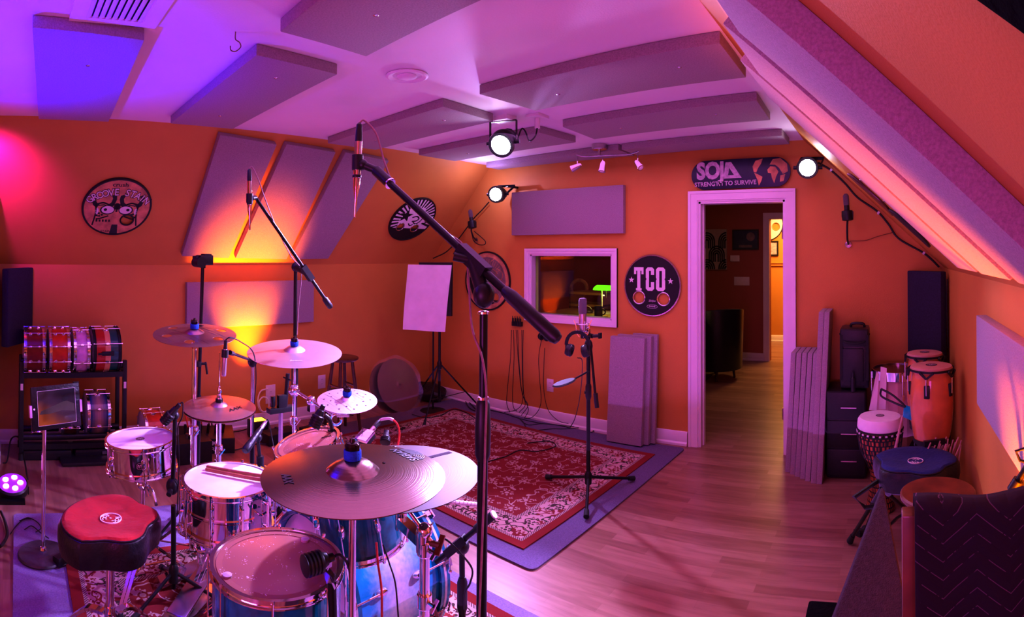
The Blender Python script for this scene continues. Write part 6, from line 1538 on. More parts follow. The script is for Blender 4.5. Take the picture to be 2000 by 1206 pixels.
def rack_drum(lab, pl, pr, zbot, r, shell, nl, group, hoop_m=None, xc=None, throw=False, double=False, kind='snare_drum', sf=None):
    x = xc or (xr0+xr1)/2+.04
    ya, yb = on_x(pl, 680, xr1).y, on_x(pr, 680, xr1).y; dep = (yb-ya)-.045
    d = drum(kind, lab, 'snare drum', (x, ya+.022, zbot+r+.012), (R(-90), 0, R(0)), r, dep, shell, m_head_white, nl, group, double=double, hoop_m=hoop_m, ring=False)
    if throw:
        u = V((math.cos(R(0)), math.sin(R(0)), 0)); part(d, 'strainer', MB().box((r+.012, .0, dep*.5), (.022, .03, .09)).cyl((r+.02, 0, dep*.1), (r+.02, 0, dep*.55), .008), m_black)
    return d
g = 'spare snare drums on the top of the rack'
zz = zU-.045
rack_drum('dark red snare drum on the rack top, first from the left edge', 44, 91, zz, .170, m_red_shell, 10, g, double=True)
rack_drum('orange red snare drum on the rack top, second from the left edge', 93, 139, zz, .170, m_orange_shell, 10, g, double=True)
rack_drum('pale pearl snare drum on the rack top, third from the left edge', 140, 177, zz, .168, m_pearl, 8, g)
rack_drum('red white and green striped snare drum at the right end of the rack top', 178, 237, zz, .172, m_tri, 8, g, hoop_m=m_ink, throw=True)
g = 'spare snare drums on the bottom of the rack'
zz = zLo+.012
rack_drum('blue and natural burst snare drum on the bottom tier of the rack', 168, 218, zz, .160, m_blue_burst, 8, g)
rack_drum('dark brown snare drum on the bottom tier of the rack, half behind the tablet', 118, 158, zz, .150, m_wood_dark, 8, g)
rack_drum('small chrome snare drum on the bottom tier of the rack, left of the tablet pole', 62, 92, zz, .110, m_steel_shell, 6, g)
cx = on_z(262, 858, 0); 
d = drum('snare_drum', 'copper coloured drum on the floor between the rack and the side drum', 'snare drum', (-4.36, 1.10, .155), (R(-90), 0, 0), .15, .14, m_orange_shell, m_head_white, 8, 'spare snare drums', ring=False)
# black cases on the floor under the rack
def case(lab, c, d_, rz=0, m_=None, hand=True):
    t = thing('equipment_case', lab, 'case', (c[0], c[1], 0), (0, 0, rz), 'black cases on the floor under the rack')
    part(t, 'shell', MB().box((0, 0, d_[2]/2), d_), m_ or m_vinyl, bev=.012)
    part(t, 'lid_seam', MB().box((0, 0, d_[2]*.68), (d_[0]+.004, d_[1]+.004, .006)), m_black)
    if hand: part(t, 'latch', MB().box((d_[0]/2+.004, .05, d_[2]*.66), (.010, .045, .022)), m_chrome)
    return t
case('long black case on the floor under the left half of the rack', (-4.33, .33), (.22, .36, zLo-.065), .0, hand=False)
case('black case on the floor under the right half of the rack, chrome latch', (-4.33, .72), (.22, .36, zLo-.065))
b = MB(); q = [on_z(112, 893, 0), on_z(220, 893, 0), on_z(215, 910, 0), on_z(122, 914, 0)]
b.add([p+V((0, 0, .004)) for p in q]+[p+V((0, 0, .03)) for p in q], [(3, 2, 1, 0), (4, 5, 6, 7), (0, 1, 5, 4), (1, 2, 6, 5), (2, 3, 7, 6), (3, 0, 4, 7)])
solo('folded_cloth', b, m_vinyl, 'flat folded black cloth on the floor in front of the rack', 'cloth', bev=.008)
# tablet on its stand
m_pad_metal = mat('grey_hammered_steel', (.10, .095, .11), .45, metal=.5, bump=(90, .2), var=(30, .2)); bs = on_z(84, 1090, 0); Ot = V((bs.x, bs.y, .010))
t = thing('tablet_stand', 'chrome pole with heavy round base on the blue pad, holding the tablet', 'stand', Ot)
part(t, 'base', MB().lathe([(.128, 0), (.132, .006), (.128, .016), (.06, .026), (.02, .03), (1e-6, .03)], n=48), m_pad_metal)
tc_ = at(110, 795, 2.83)-Ot
part(t, 'pole', MB().cyl((0, 0, .02), (0, 0, tc_.z-.02), .0105, n=18), m_chrome); part(t, 'collar', MB().lathe([(.014, .028), (.018, .032), (.014, .045), (.0105, .047)], n=20), m_chrome)
part(t, 'neck', MB().tube([(0, 0, tc_.z-.03), (tc_.x*.5-.02, tc_.y*.5, tc_.z-.01), V((tc_.x-.03, tc_.y, tc_.z))], .010), m_black)
pa, pb, pc = at(62, 765, 2.80), at(150, 755, 2.88), at(70, 838, 2.79)
xx = (pb-pa); yy = (pa-pc); fm = frame((at(66, 795, 2.8)+at(152, 795, 2.87))/2, xx, yy)
wd, ht = xx.length+.006, .205
t2 = thing('tablet', 'tablet in a black case showing a cymbal picture, tilted on its chrome stand', 'tablet', fm.translation, fm.to_3x3())
part(t2, 'case', MB().box((0, 0, -.008), (wd+.012, ht+.012, .018)), m_vinyl, bev=.006)
part(t2, 'clamp', MB().box((-wd/2-.010, -.01, -.006), (.012, .06, .02)).box((wd/2+.010, -.01, -.006), (.012, .06, .02)), m_pearl)
part(t2, 'clamp', MB().box((wd/2-.006, 0, -.012), (.03, ht+.02, .012)), m_black)
def m_screen():
    m, N, L, b = nt('cymbal_picture_screen'); b.inputs['Roughness'].default_value = .08
    tc = N.new('ShaderNodeTexCoord'); sp = N.new('ShaderNodeSeparateXYZ'); L.new(tc.outputs['Object'], sp.inputs[0])
    g_ = N.new('ShaderNodeValToRGB'); e = g_.color_ramp.elements; e[0].position = .2; e[0].color = (.30, .11, .02, 1); e[1].position = .8; e[1].color = (.02, .018, .03, 1)
    q = e.new(.45); q.color = (.06, .035, .05, 1)
    no = N.new('ShaderNodeTexNoise'); no.inputs['Scale'].default_value = 8; L.new(tc.outputs['Object'], no.inputs[0])
    v = math_node(N, L, 'ADD', math_node(N, L, 'MULTIPLY_ADD', sp.outputs[0], 1.6, .45), math_node(N, L, 'MULTIPLY', sp.outputs[1], 2.2)); v = math_node(N, L, 'MULTIPLY_ADD', no.outputs['Fac'], .25, math_node(N, L, 'SUBTRACT', v, .12))
    L.new(v, g_.inputs[0]); L.new(g_.outputs[0], b.inputs['Base Color']); L.new(g_.outputs[0], b.inputs['Emission Color']); b.inputs['Emission Strength'].default_value = .2
    return m
sw, sh = wd*.82, ht*.84
s_ = part(t2, 'screen', MB().box((.004, 0, .0015), (sw, sh, .001)), m_screen())
b = MB().prism([(-sw/2, -sh/2), (sw/2, -sh/2), (sw/2, sh/2), (-sw/2, sh/2)], .002, .0024, [[(-sw/2+.0015, -sh/2+.0015), (sw/2-.0015, -sh/2+.0015), (sw/2-.0015, sh/2-.0015), (-sw/2+.0015, sh/2-.0015)]]).move((.004, 0, 0)); part(s_, 'screen_border', b, m_ink_white)
m_pic = mat('pictured_cymbal', (.06, .045, .05), .3, emit=((.10, .07, .08), .25), var=(12, .3)); b = poly([(-.08, -.012), (-.02, .005), (.035, .022), (.060, .024), (.098, .006), (.098, -.03), (.03, -.02), (-.04, -.03), (-.09, -.028)], .0021); part(s_, 'pictured_cymbal', b, m_pic)
b = MB().join(poly([(.035, .025), (.062, .025), (.065, .043), (.032, .043)], .0026)).join(poly([(.040, .043), (.058, .043), (.062, .056), (.036, .056)], .0026)); part(s_, 'pictured_nut', b, m_ink)
part(t2, 'home_button', MB().lathe([(.005, .0012), (.005, .002), (1e-6, .002)], (-wd/2+.008, 0, 0), n=16), m_white_plastic)
cable('thin black cable lying on the blue pad around the tablet stand base', [on_z(x, y, .018) for x, y in ((92, 1058), (105, 1075), (112, 1095), (122, 1105), (132, 1100))], .004)
for k, pts in enumerate(([(38, 1018), (55, 1012), (72, 1020), (80, 1032), (70, 1040)], [(48, 1035), (62, 1028), (80, 1042), (95, 1052)], [(20, 1044), (30, 1030), (45, 1016), (62, 1014)])):
    cable(['curled', 'short', 'long'][k]+' thin black wire lying on the corner of the blue pad at the left', [on_z(x, y, .018) for x, y in pts], .003, group='wires on the pad')
solo('power_adapter', MB().box((0, 0, .035), (.05, .09, .045), (0, 0, .6)).move(tuple(on_z(122, 1106, -.0))), m_black, 'small black power adapter on the pad under the red stool', 'adapter', bev=.006)
# floor electronics behind the kit
p = on_z(405, 884, 0); dx = V((.30, .95, 0)).normalized()
t = thing('mixer_box', 'small black electronics box with pale lettering on the floor behind the hi-hat', 'mixer', (p.x-.02, p.y, 0), (0, 0, R(90-16)))
part(t, 'enclosure', MB().add([(-.22, -.06, 0), (.22, -.06, 0), (.22, .12, 0), (-.22, .12, 0), (-.22, -.06, .12), (.22, -.06, .12), (.22, .12, .17), (-.22, .12, .17)], [(3, 2, 1, 0), (4, 5, 6, 7), (0, 1, 5, 4), (1, 2, 6, 5), (2, 3, 7, 6), (3, 0, 4, 7)]), m_black, bev=.006)
b = text('CORE', .042, bold=.0006, sx=1.2).move((.02, -.018, 0)); b.join(text('REDEEMER', .042, bold=.002, sx=.95).move((.02, .028, 0))); part(t, 'lettering', b.xf(frame((0, -.0608, .055), (1, 0, 0), (0, 0, 1))), m_ink_white)
for i in range(6):
    part(t, 'plug', MB().cyl((-.17+.06*i, .02, .14), (-.17+.062*i, .015, .21), .011), m_wing if i % 2 else m_rubber)
for i in range(4): cable(['first', 'second', 'third', 'fourth'][i]+' patch lead from the left rising out of the lettered electronics box', [V((p.x-.04+.0*i, p.y-.15+.09*i, .2)), V((p.x-.06, p.y-.16+.09*i, .29+.02*(i % 2))), V((p.x-.14, p.y-.10+.09*i, .25)), V((p.x-.22, p.y-.05+.09*i, .06))], .006, m_red_cable if i < 2 else m_cable, 'patch leads of the electronics box')
case2 = lambda lab, px, py, d_, rz, nm='pedal_unit': None
def box_unit(lab, name, cat, px, py, d_, rz, extra=None):
    p = on_z(px, py, 0); t = thing(name, lab, cat, (p.x, p.y, 0), (0, 0, rz))
    part(t, 'enclosure', MB().box((0, 0, d_[2]/2), d_), m_black, bev=.008)
    for i in range(3): part(t, 'knob', MB().cyl((-d_[0]*.3+d_[0]*.3*i, 0, d_[2]), (-d_[0]*.3+d_[0]*.3*i, 0, d_[2]+.02), .012), [m_nickel, m_rubber, m_nickel][i])
    return t
box_unit('black power supply box on the floor against the left wall, left of the hi-hat pole', 'power_box', 'electronics', 370, 898, (.20, .30, .16), .0)
box_unit('low black pedal unit on the floor behind the small rack tom', 'pedal_unit', 'electronics', 545, 862, (.16, .30, .09), .1)
box_unit('low black floor unit under the splash cymbal by the left wall', 'pedal_unit', 'electronics', 625, 850, (.16, .34, .08), .1)
# small black stand with clips behind the rack tom
pb = at(548, 850, 3.2); Ob = V((pb.x, pb.y, 0))
t = thing('accessory_stand', 'steel post topped with black clamps behind the small rack tom', 'stand', Ob)
zt = at(548, 800, 3.2).z
part(t, 'post', MB().box((0, 0, (zt+.02)/2+.02), (.030, .012, zt-.02)), m_steel); part(t, 'clamp', MB().box((0, 0, zt), (.05, .16, .03)).box((.01, .0, zt+.05), (.03, .05, .07)).cyl((0, -.05, zt+.02), (0, -.05, zt+.08), .014), m_black, bev=.003)
part(t, 'rod', MB().cyl((0, .03, zt+.02), (.0, .045, zt+.20), .012).cyl((-.04, .04, zt+.17), (.04, .04, zt+.17), .005), m_black); tri_base(t, .1, .18, m_black_metal, .5)
for k, pts in enumerate(([(420, 868), (445, 880), (475, 876), (500, 868), (520, 868)], [(500, 830), (520, 845), (560, 850), (600, 842)], [(430, 846), (470, 842), (500, 830), (530, 812)], [(560, 812), (600, 806), (640, 800), (690, 812)])):
    cable(['black cable on the floor behind the hi-hat', 'black cable on the floor behind the rack tom', 'black cable along the left skirting behind the ride stand', 'black cable along the left skirting under the splash'][k], [on_z(x, y, .015) for x, y in pts], .005)
# ------------------------------------------------------------------ percussion and cases on the right
def conga(lab, px, py, d_, r, L, group):
    """conga hung so that its head is at the given pixel and distance; axis vertical with slight tilt"""
    c = at(px, py, d_)
    t = thing('conga', lab, 'conga', (c.x, c.y, c.z-L), (0, 0, .4), group)
    prof = []
    for k in range(15):
        u = k/14; rr = r*(.70+.30*math.sin(PI*(.12+.70*u))**1.0*1.06) if u < 1 else r*.93
        prof.append((rr, L*u*.965))
    prof[-1] = (r*.965, L*.965)
    part(t, 'shell', MB().lathe([(r*.55, .002)]+prof, n=48), m_conga)
    part(t, 'head', MB().lathe([(r*1.0, L*.93), (r*1.02, L*.955), (r*.96, L*.992), (r*.85, L), (1e-6, L)], n=48), m_conga_head)
    part(t, 'tuning_hoop', MB().lathe([(r*1.02, L*.945), (r*1.075, L*.942), (r*1.085, L*.955), (r*1.075, L*.972), (r*1.02, L*.968)], n=48, closed=True), m_black)
    part(t, 'bottom_ring', MB().lathe([(prof[0][0]*1.0, -.004), (prof[0][0]*1.06, -.004), (prof[1][0]*1.03, L*.045), (prof[1][0]*1.0, L*.045)], n=40, closed=True), m_rubber)
    for k in range(5):
        a = 2*PI*k/5+.25; u = V((math.cos(a), math.sin(a), 0)); tv = V((-u.y, u.x, 0))
        l = part(t, 'lug', MB().box(u*(r*.985)+V((0, 0, L*.70)), (.02, .034, .075), (0, 0, a)), m_black, bev=.006)
        b = MB().cyl(u*(r*1.07)+V((0, 0, L*.66)), u*(r*1.09)+V((0, 0, L*.90)), .0045, n=8); part(l, 'tension_rod', b, m_chrome)
        b = MB()
        for s in (-1, 1): b.bar(u*(r*1.08)+V((0, 0, L*.875)), u*(r*1.06)+tv*s*.04+V((0, 0, L*.95)), .012, .012, u)
        part(l, 'rim_claw', b, m_black)
    e = part(t, 'emblem', MB().prism(circ(r*.27, 32), L+.0004, L+.0008), m_ink); d__, a__ = emblem(r*.27/.0205)
    part(e, 'emblem_mark', a__.move((0, 0, L+.0006)), m_ink_pale)
    return t, c
cg1, c1 = conga('large natural wood conga in front, on a stand by the right wall', 1819, 713, 3.34, .128, .445, 'natural wood congas in the right corner')
cg2, c2 = conga('natural wood conga half hidden behind the larger one in the right corner', 1806, 688, 3.78, .122, .475, 'natural wood congas in the right corner')
t = thing('conga_stand', 'black double conga stand in the right corner', 'drum stand', ((c1.x+c2.x)/2, (c1.y+c2.y)/2, 0)); Oc = t.location.copy()
for c in (c1, c2):
    o_ = V((c.x, c.y, 0))-Oc; zb = c.z-(.445 if c is c1 else .475)
    part(t, 'cradle', MB().pipe(o_+V((0, 0, zb-.03)), o_+V((0, 0, zb-.005)), .105, .085, 36), m_black_metal)
    part(t, 'post', MB().cyl(o_+V((0, 0, .03)), o_+V((0, 0, zb-.02)), .016), m_black_metal)
    for k in range(3):
        a = 2*PI*k/3+.5; u = V((math.cos(a), math.sin(a), 0)); part(t, 'leg', MB().cyl(o_+V((0, 0, .2)), o_+u*.20+V((0, 0, .012)), .010), m_black_metal)
part(t, 'crossbar', MB().cyl(V((c1.x, c1.y, .34))-Oc, V((c2.x, c2.y, .34))-Oc, .013), m_black_metal)
# bundle of rattle sticks hanging under the conga
q = at(1840, 884, 3.1); b = MB()
t = thing('stick_rattle', 'bundle of pale thin rattle sticks hanging below the large conga', 'rattle', q)
random.seed(3)
part(t, 'hanger', MB().bar(V((-.10, 0, .05)), V((.02, .03, .05)), .02, .03), m_black)
for k in range(26):
    x = -.10+.0075*k+random.uniform(-.004, .004); y_ = random.uniform(-.02, .05); s = random.uniform(.02, .06)
    part(t, 'stick', MB().cyl(V((x+s*.6, y_, .075-random.uniform(0, .05))), V((x-s*.5, y_-.01, -.05-random.uniform(0, .07))), .0042, n=6), m_stave)
# djembe
dp = at(1719, 812, 3.50); HD = dp.z
dj = thing('djembe', 'djembe with white head and orange and black patterned roped body on the floor', 'djembe', (dp.x, dp.y, 0))
r = .140
prof = [(.085, .0), (.092, .012), (.078, .08), (.066, .16), (.062, .22), (.075, .27), (.11, .34), (.130, .40), (.138, .45), (.138, HD-.04)]
part(dj, 'body', MB().lathe([(1e-6, .004)]+prof+[(1e-6, HD-.04)], n=44), m_djembe)
part(dj, 'head', MB().lathe([(r, HD-.075), (r+.004, HD-.06), (r, HD-.02), (r-.012, HD-.003), (r-.03, HD), (1e-6, HD)], n=48), m_head_white)
part(dj, 'rope_ring', MB().torus((0, 0, HD-.075), (0, 0, 1), r+.002, .006, 48, 8).torus((0, 0, HD-.10), (0, 0, 1), r+.001, .006, 48, 8), m_rubber)
for k in range(24):
    a = 2*PI*k/24; u = V((math.cos(a), math.sin(a), 0)); part(dj, 'rope_loop', MB().box(u*(r+.006)+V((0, 0, HD-.088)), (.006, .013, .010), (0, 0, a)), m_ink_white)
    if k % 1 == 0: part(dj, 'rope', MB().tube([u*(r+.002)+V((0, 0, HD-.10)), u*.128+V((0, 0, .38)), u*.072+V((0, 0, .26))], .0042, 6), m_rubber)
e = part(dj, 'emblem', MB().prism(circ(.027, 32), HD+.0003, HD+.0007), m_ink); d__, a__ = emblem(1.3); part(e, 'emblem_mark', a__.move((0, 0, HD+.0004)), m_ink_white)
# stave drum behind
sp_ = at(1752, 722, 4.02); HS = sp_.z
sv = thing('stave_drum', 'tall pale stave drum with chrome hoop and dark head behind the djembe', 'drum', (sp_.x, sp_.y, 0))
part(sv, 'shell', MB().lathe([(.155, 0), (.165, HS*.4), (.168, HS-.05), (.16, HS-.05)], n=16), m_stave, ang=20)
part(sv, 'head', MB().lathe([(.172, HS-.04), (.170, HS), (1e-6, HS+.002)], n=48), m_bronze_dark if False else m_wood_dark)
part(sv, 'hoop', MB().pipe((0, 0, HS-.05), (0, 0, HS+.012), .182, .172, 48), m_chrome)
for k in range(8):
    a = 2*PI*k/8+.2; u = V((math.cos(a), math.sin(a), 0)); part(sv, 'lug', MB().cyl(u*.184+V((0, 0, HS-.16)), u*.187+V((0, 0, HS-.005)), .005).box(u*.178+V((0, 0, HS-.16)), (.02, .02, .04), (0, 0, a)), m_chrome)
# white folded boards leaning there
bq = [at(1720, 717, 3.86), at(1732, 720, 3.86), at(1730, 800, 3.82), at(1716, 800, 3.82)]
solo('white_board', MB().slab(bq, (.1, 1, 0), .012), m_white_plastic, 'narrow white board standing in front of the stave drum', 'board')
bq = [at(1712, 726, 3.84), at(1717, 733, 3.84), at(1712, 802, 3.8), at(1697, 802, 3.8)]
solo('white_board', MB().slab(bq, (.1, 1, 0), .012), m_white_plastic, 'slanted white board at the left edge of the stave drum', 'board')
# brush with looped handle and blue head
a0, a1 = at(1721, 764, 3.38), at(1768, 795, 3.32)
t = thing('hand_brush', 'black looped handle with a blue translucent head between djembe and conga', 'brush', a1)
part(t, 'handle', MB().tube(smooth_path([a0-a1+V((0, 0, .012)), (a0-a1)*.5+V((0, 0, .02)), V((0, 0, 0)), (a0-a1)*.55+V((0, 0, -.022)), a0-a1+V((0, 0, -.03)), a0-a1+V((0, 0, .012))]), .0065), m_black)
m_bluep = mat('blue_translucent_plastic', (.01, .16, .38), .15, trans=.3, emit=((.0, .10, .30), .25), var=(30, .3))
b = MB(); P_ = [at(1766, 792, 3.32), at(1789, 800, 3.30), at(1791, 828, 3.30), at(1763, 816, 3.32)]; part(t, 'brush_head', MB().slab([p-a1 for p in P_], (0, 1, .0), .03), m_bluep, bev=.012)
solo('drum_key_stick', MB().cyl(at(1763, 812, 3.34), at(1748, 880, 3.34), .006, .009, 10), m_stave, 'thin pale stick leaning beside the djembe', 'stick')
solo('bag_of_percussion', MB().ball((0, 0, .18), .19, (.85, .7, .95), 18, 10).move(tuple(on_z(1785, 960, 0)+V((-.02, .25, 0)))), m_vinyl, 'soft black bag on the floor under the congas', 'bag')
# black drawer case and bag
x0, x1 = on_z(1613, 936, 0).x, on_z(1692, 938, 0).x; yc = 3.95; zt = on_back(1650, 765, yc).z
t = thing('drawer_case', 'tall black case with three drawers standing right of the leaning grey panels', 'case', ((x0+x1)/2, yc+.16, 0)); w_ = x1-x0
part(t, 'carcass', MB().box((0, 0, zt/2), (w_, .32, zt)), m_vinyl, bev=.02)
for k in range(3):
    z0_ = zt*(.04+.325*k); dr = part(t, 'drawer', MB().box((0, -.165, z0_+zt*.15), (w_*.94, .012, zt*.30)), m_black, bev=.006)
    zz_ = [on_back(1647, 900, yc).z, on_back(1647, 847, yc).z, on_back(1647, 796, yc).z][k]; part(dr, 'handle', MB().box((.02, -.176, zz_), (.11, .010, .007)), m_nickel)
zt2 = on_back(1668, 636, yc+.05).z; xa, xb = on_back(1639, 700, yc).x, on_back(1697, 700, yc).x; wb = xb-xa
t = thing('equipment_bag', 'upright black bag with carry handle standing on the drawer case', 'bag', ((xa+xb)/2, yc+.16, zt+.002)); hb = zt2-zt
part(t, 'body', MB().box((0, 0, hb*.48), (wb, .24, hb*.94)), m_vinyl, bev=.025)
part(t, 'flap', MB().box((0, -.118, hb*.80), (wb*.92, .02, hb*.26)), m_black, bev=.008); part(t, 'pocket', MB().box((-.01, -.121, hb*.38), (wb*.72, .018, hb*.52)), m_black, bev=.008)
part(t, 'handle', MB().tube(smooth_path([(-.03, -.02, hb*.92), (-.02, -.03, hb*1.0), (.06, -.03, hb*1.0), (.07, -.02, hb*.92)]), .010), m_black)
part(t, 'strap', MB().tube(smooth_path([(-wb*.5, -.06, hb*.85), (-wb*.3, -.135, hb*.74), (wb*.3, -.135, hb*.74), (wb*.5, -.06, hb*.85)]), .008), m_rubber)
for s in (-1, 1): part(t, 'snap', MB().cyl((s*.045, -.128, hb*.73), (s*.045, -.134, hb*.73), .008), m_chrome)
for s in (-1, 1): part(t, 'side_strap', MB().box((s*wb*.44, -.125, hb*.5), (.02, .012, hb*.7)), m_rubber)
q = on_back(1666, 740, yc-.01); q.z = zt+.004; solo('bottle', MB().lathe([(1e-6, 0), (.016, 0), (.017, .01), (.017, .09), (.009, .10), (.009, .135), (1e-6, .135)], q+V((0, -.0, 0)), n=18), m_black, 'small dark bottle standing on the drawer case before the black bag', 'bottle')
# blue saddle stool
p = at(1788, 902, 2.92)
stool_saddle('drum_stool', 'blue velour saddle drum stool on a black tripod at the right', 'drum stool', (p.x, p.y, 0), R(165), .225, p.z+.01, m_blue_seat, m_vinyl, m_black_metal, ('ROC', 'SOC'), .12, .40, R(215))
fp, hp_ = on_z(1660, 1056, .02), at(1722, 955, 2.8)
t = thing('folding_stand', 'black folded tripod stand with rubber foot on the floor left of the blue stool', 'stand', (fp.x, fp.y, 0)); Of = t.location.copy()
part(t, 'leg', MB().cyl(fp-Of, hp_-Of, .011), m_black_metal); part(t, 'rubber_foot', MB().cyl(fp-Of-V((0, 0, .005)), fp-Of+(hp_-fp).normalized()*.05, .019, .014), m_rubber)
br = [at(1722, 935, 2.85)-Of, at(1668, 972, 2.75)-Of, at(1690, 992, 2.72)-Of, at(1712, 990, 2.75)-Of]
part(t, 'bracket', MB().tube(br, .011), m_black_metal)
part(t, 'leg', MB().cyl(hp_-Of, on_z(1690, 1038, .02)-Of, .011), m_black_metal); part(t, 'rubber_foot', MB().ball(on_z(1690, 1036, .02)-Of, .026), m_rubber)
part(t, 'leg', MB().cyl(hp_-Of, on_z(1772, 998, .02)-Of, .011), m_black_metal)
# round wooden stool
p = at(1832, 960, 2.30); t = thing('round_stool', 'round brown wooden topped stool with chrome foot ring in front of the blue stool', 'stool', (p.x, p.y, 0)); hz = p.z
part(t, 'seat', MB().lathe([(1e-6, hz-.028), (.145, hz-.028), (.155, hz-.018), (.155, hz-.006), (.148, hz), (1e-6, hz)], n=56), m_wood_brown)
for k in range(4):
    a = PI/4+k*PI/2+.2; u = V((math.cos(a), math.sin(a), 0)); l = part(t, 'leg', MB().cyl(u*.10+V((0, 0, hz-.025)), u*.165+V((0, 0, .0)), .010), m_chrome); part(l, 'foot_cap', MB().cyl(u*.164+V((0, 0, 0)), u*.162+V((0, 0, .03)), .014), m_rubber)
part(t, 'foot_ring', MB().torus((0, 0, .20), (0, 0, 1), .145, .008, 40, 8), m_chrome)
# wedge panel, covered screen
ap = at(1723, 964, 1.86); bl = at(1632, 1206, 1.52); br_ = at(1769, 1206, 1.52); 
zb = 0.
def down(p, q, z): return p+(q-p)*((p.z-z)/(p.z-q.z))
L_, R_ = down(ap, bl, 0), down(ap, br_, 0)
b = MB(); tk = V((0, .045, 0)); w0 = V((.006, 0, 0))
v_ = [L_, R_, ap+w0, ap-w0]; b.slab(v_, (0, 1, 0), .045)
solo('wedge_panel', b, m_vinyl_grey, 'tall grey fabric wedge panel standing left of the quilted blanket', 'panel', bev=.004)
ysc = 1.22
xa, xb = at(1783, 1100, ysc+.02).x, .44; zt = on_back(1900, 1004, ysc).z
t = thing('wooden_screen', 'brown wooden framed screen under the quilted blanket in the right foreground', 'screen', ((xa+xb)/2, ysc+.05, 0)); Os = t.location.copy()
xs = at(1764, 1100, ysc).x
part(t, 'side_post', MB().box(((xs+xa)/2-Os.x+.004, .0, (zt-.01)/2), (xa-xs+.010, .05, zt-.01)), m_wood_brown, bev=.004)
part(t, 'side_post', MB().box((xb-Os.x-.012, 0, (zt-.02)/2), (.022, .05, zt-.02)), m_wood_brown, bev=.004)
part(t, 'top_rail', MB().box((0, 0, zt-.03), (xb-xa, .04, .03)), m_wood_brown); part(t, 'bottom_rail', MB().box((0, 0, .12), (xb-xa, .04, .05)), m_wood_brown)
part(t, 'infill', MB().box((0, 0, zt*.5), (xb-xa, .02, zt*.8)), m_wood_dark)
# quilted blanket draped over it
n_, k_ = 36, 30; vs = []; fs = []
prof = [(-.048, .10)]+[(-.045, .10+(zt-.13)*i/20) for i in range(1, 21)]+[(-.040, zt+.004), (-.02, zt+.016), (.0, zt+.018), (.03, zt+.014), (.042, zt-.01)]+[(.045, zt-.1*i) for i in range(1, 4)]
rows = []
for j, (yy_, zz_) in enumerate(prof):
    row = []
    for i in range(n_+1):
        x = xa+.004+(xb-xa-.004)*i/n_; row.append(V((x-Os.x-.0, yy_+.012*math.sin(x*34+zz_*3)*min(1, abs(zt-zz_)*3+.25)*.6-.004, zz_+.006*math.sin(x*21))))
    rows.append(row)
for r_ in rows: vs += r_
m_ = len(rows)
for j in range(m_-1):
    for i in range(n_): a = j*(n_+1)+i; fs.append((a, a+1, a+n_+2, a+n_+1))
o = mk('moving_blanket', MB().add(vs, fs), m_quilt, ang=70); o.location = Os; tag(o, 'dark quilted moving blanket with zigzag stitching draped in the right foreground', 'blanket')
sol = o.modifiers.new('thickness', 'SOLIDIFY'); sol.thickness = .006
p = at(1621, 1192, 1.86); 
t = thing('equipment_case', 'dark case with a blue edge just showing at the bottom of the photo, right', 'case', (p.x-.02, p.y-.12, 0)); zc_ = at(1620, 1178, 1.86).z
part(t, 'shell', MB().box((0, 0, zc_/2), (.105, .26, zc_)), m_foam, bev=.012); part(t, 'edge_strip', MB().box((.050, -.0, zc_-.03), (.012, .262, .06)), m_blue_seat, bev=.003)
# tilted black stand at the right edge
a0, a1 = at(1950, 1000, 1.75), at(2010, 905, 1.72)
t = thing('folded_stand', 'black stand tube leaning at the right edge of the photo, behind the blanket', 'stand', (a0.x, a0.y, 0)); Of = t.location.copy(); u = (a1-a0).normalized()
ft_ = a0-u*(a0.z/u.z)
part(t, 'tube', MB().cyl(ft_-Of, a1-Of, .010), m_black_metal); part(t, 'collar', MB().cyl(a0+u*.085-Of, a0+u*.125-Of, .017).box(a0+u*.105-Of+V((.02, 0, 0)), (.03, .02, .02)), m_black)
part(t, 'wire_bracket', MB().tube([at(2006, 875, 1.70)-Of, at(1984, 882, 1.70)-Of, at(1992, 900, 1.70)-Of, at(2010, 905, 1.70)-Of], .005), m_black)
part(t, 'rubber_foot', MB().ball(ft_-Of+V((0, 0, .012)), .016), m_rubber)
# white leads peeking behind the round stool
solo('cable', MB().tube(smooth_path([on_z(1908, 985, .3), on_z(1918, 985, .34), on_z(1922, 998, .3)]), .008), m_white_plastic, 'white cord loop behind the round wooden stool', 'cable')
# ------------------------------------------------------------------ seen through the doorway
def framed(lab, c, w_, h_, frame_m, face_m, y, fw=.03):
    t = thing('framed_picture', lab, 'picture', (c.x, y, c.z)); 
    part(t, 'frame', MB().prism([(-w_/2, -h_/2), (w_/2, -h_/2), (w_/2, h_/2), (-w_/2, h_/2)], 0, .025, [[(-w_/2+fw, -h_/2+fw), (w_/2-fw, -h_/2+fw), (w_/2-fw, h_/2-fw), (-w_/2+fw, h_/2-fw)]]).xf(frame((0, 0, 0), (1, 0, 0), (0, 0, 1))), frame_m)
    part(t, 'picture', MB().box((0, -.008, 0), (w_-fw*1.6, .012, h_-fw*1.6)), face_m); return t
def wh(x0, x1, y0, y1, Y): a, b_ = on_back(x0, y0, Y), on_back(x1, y1, Y); return (a+b_)/2, abs(b_.x-a.x), abs(a.z-b_.z)
m_canvas = mat('pale_canvas', (.50, .40, .36), .8, var=(30, .05))
c, w_, h_ = wh(1345, 1420, 449, 527, HY)
t = thing('wall_canvas', 'pale canvas with black curved stripe pattern on the dark hall wall', 'picture', (c.x, HY, c.z)); part(t, 'canvas', MB().box((0, -.015, 0), (w_, .03, h_)), m_canvas)
b = MB(); fmc = frame((0, -.031, 0), (1, 0, 0), (0, 0, 1)); cell = w_/4
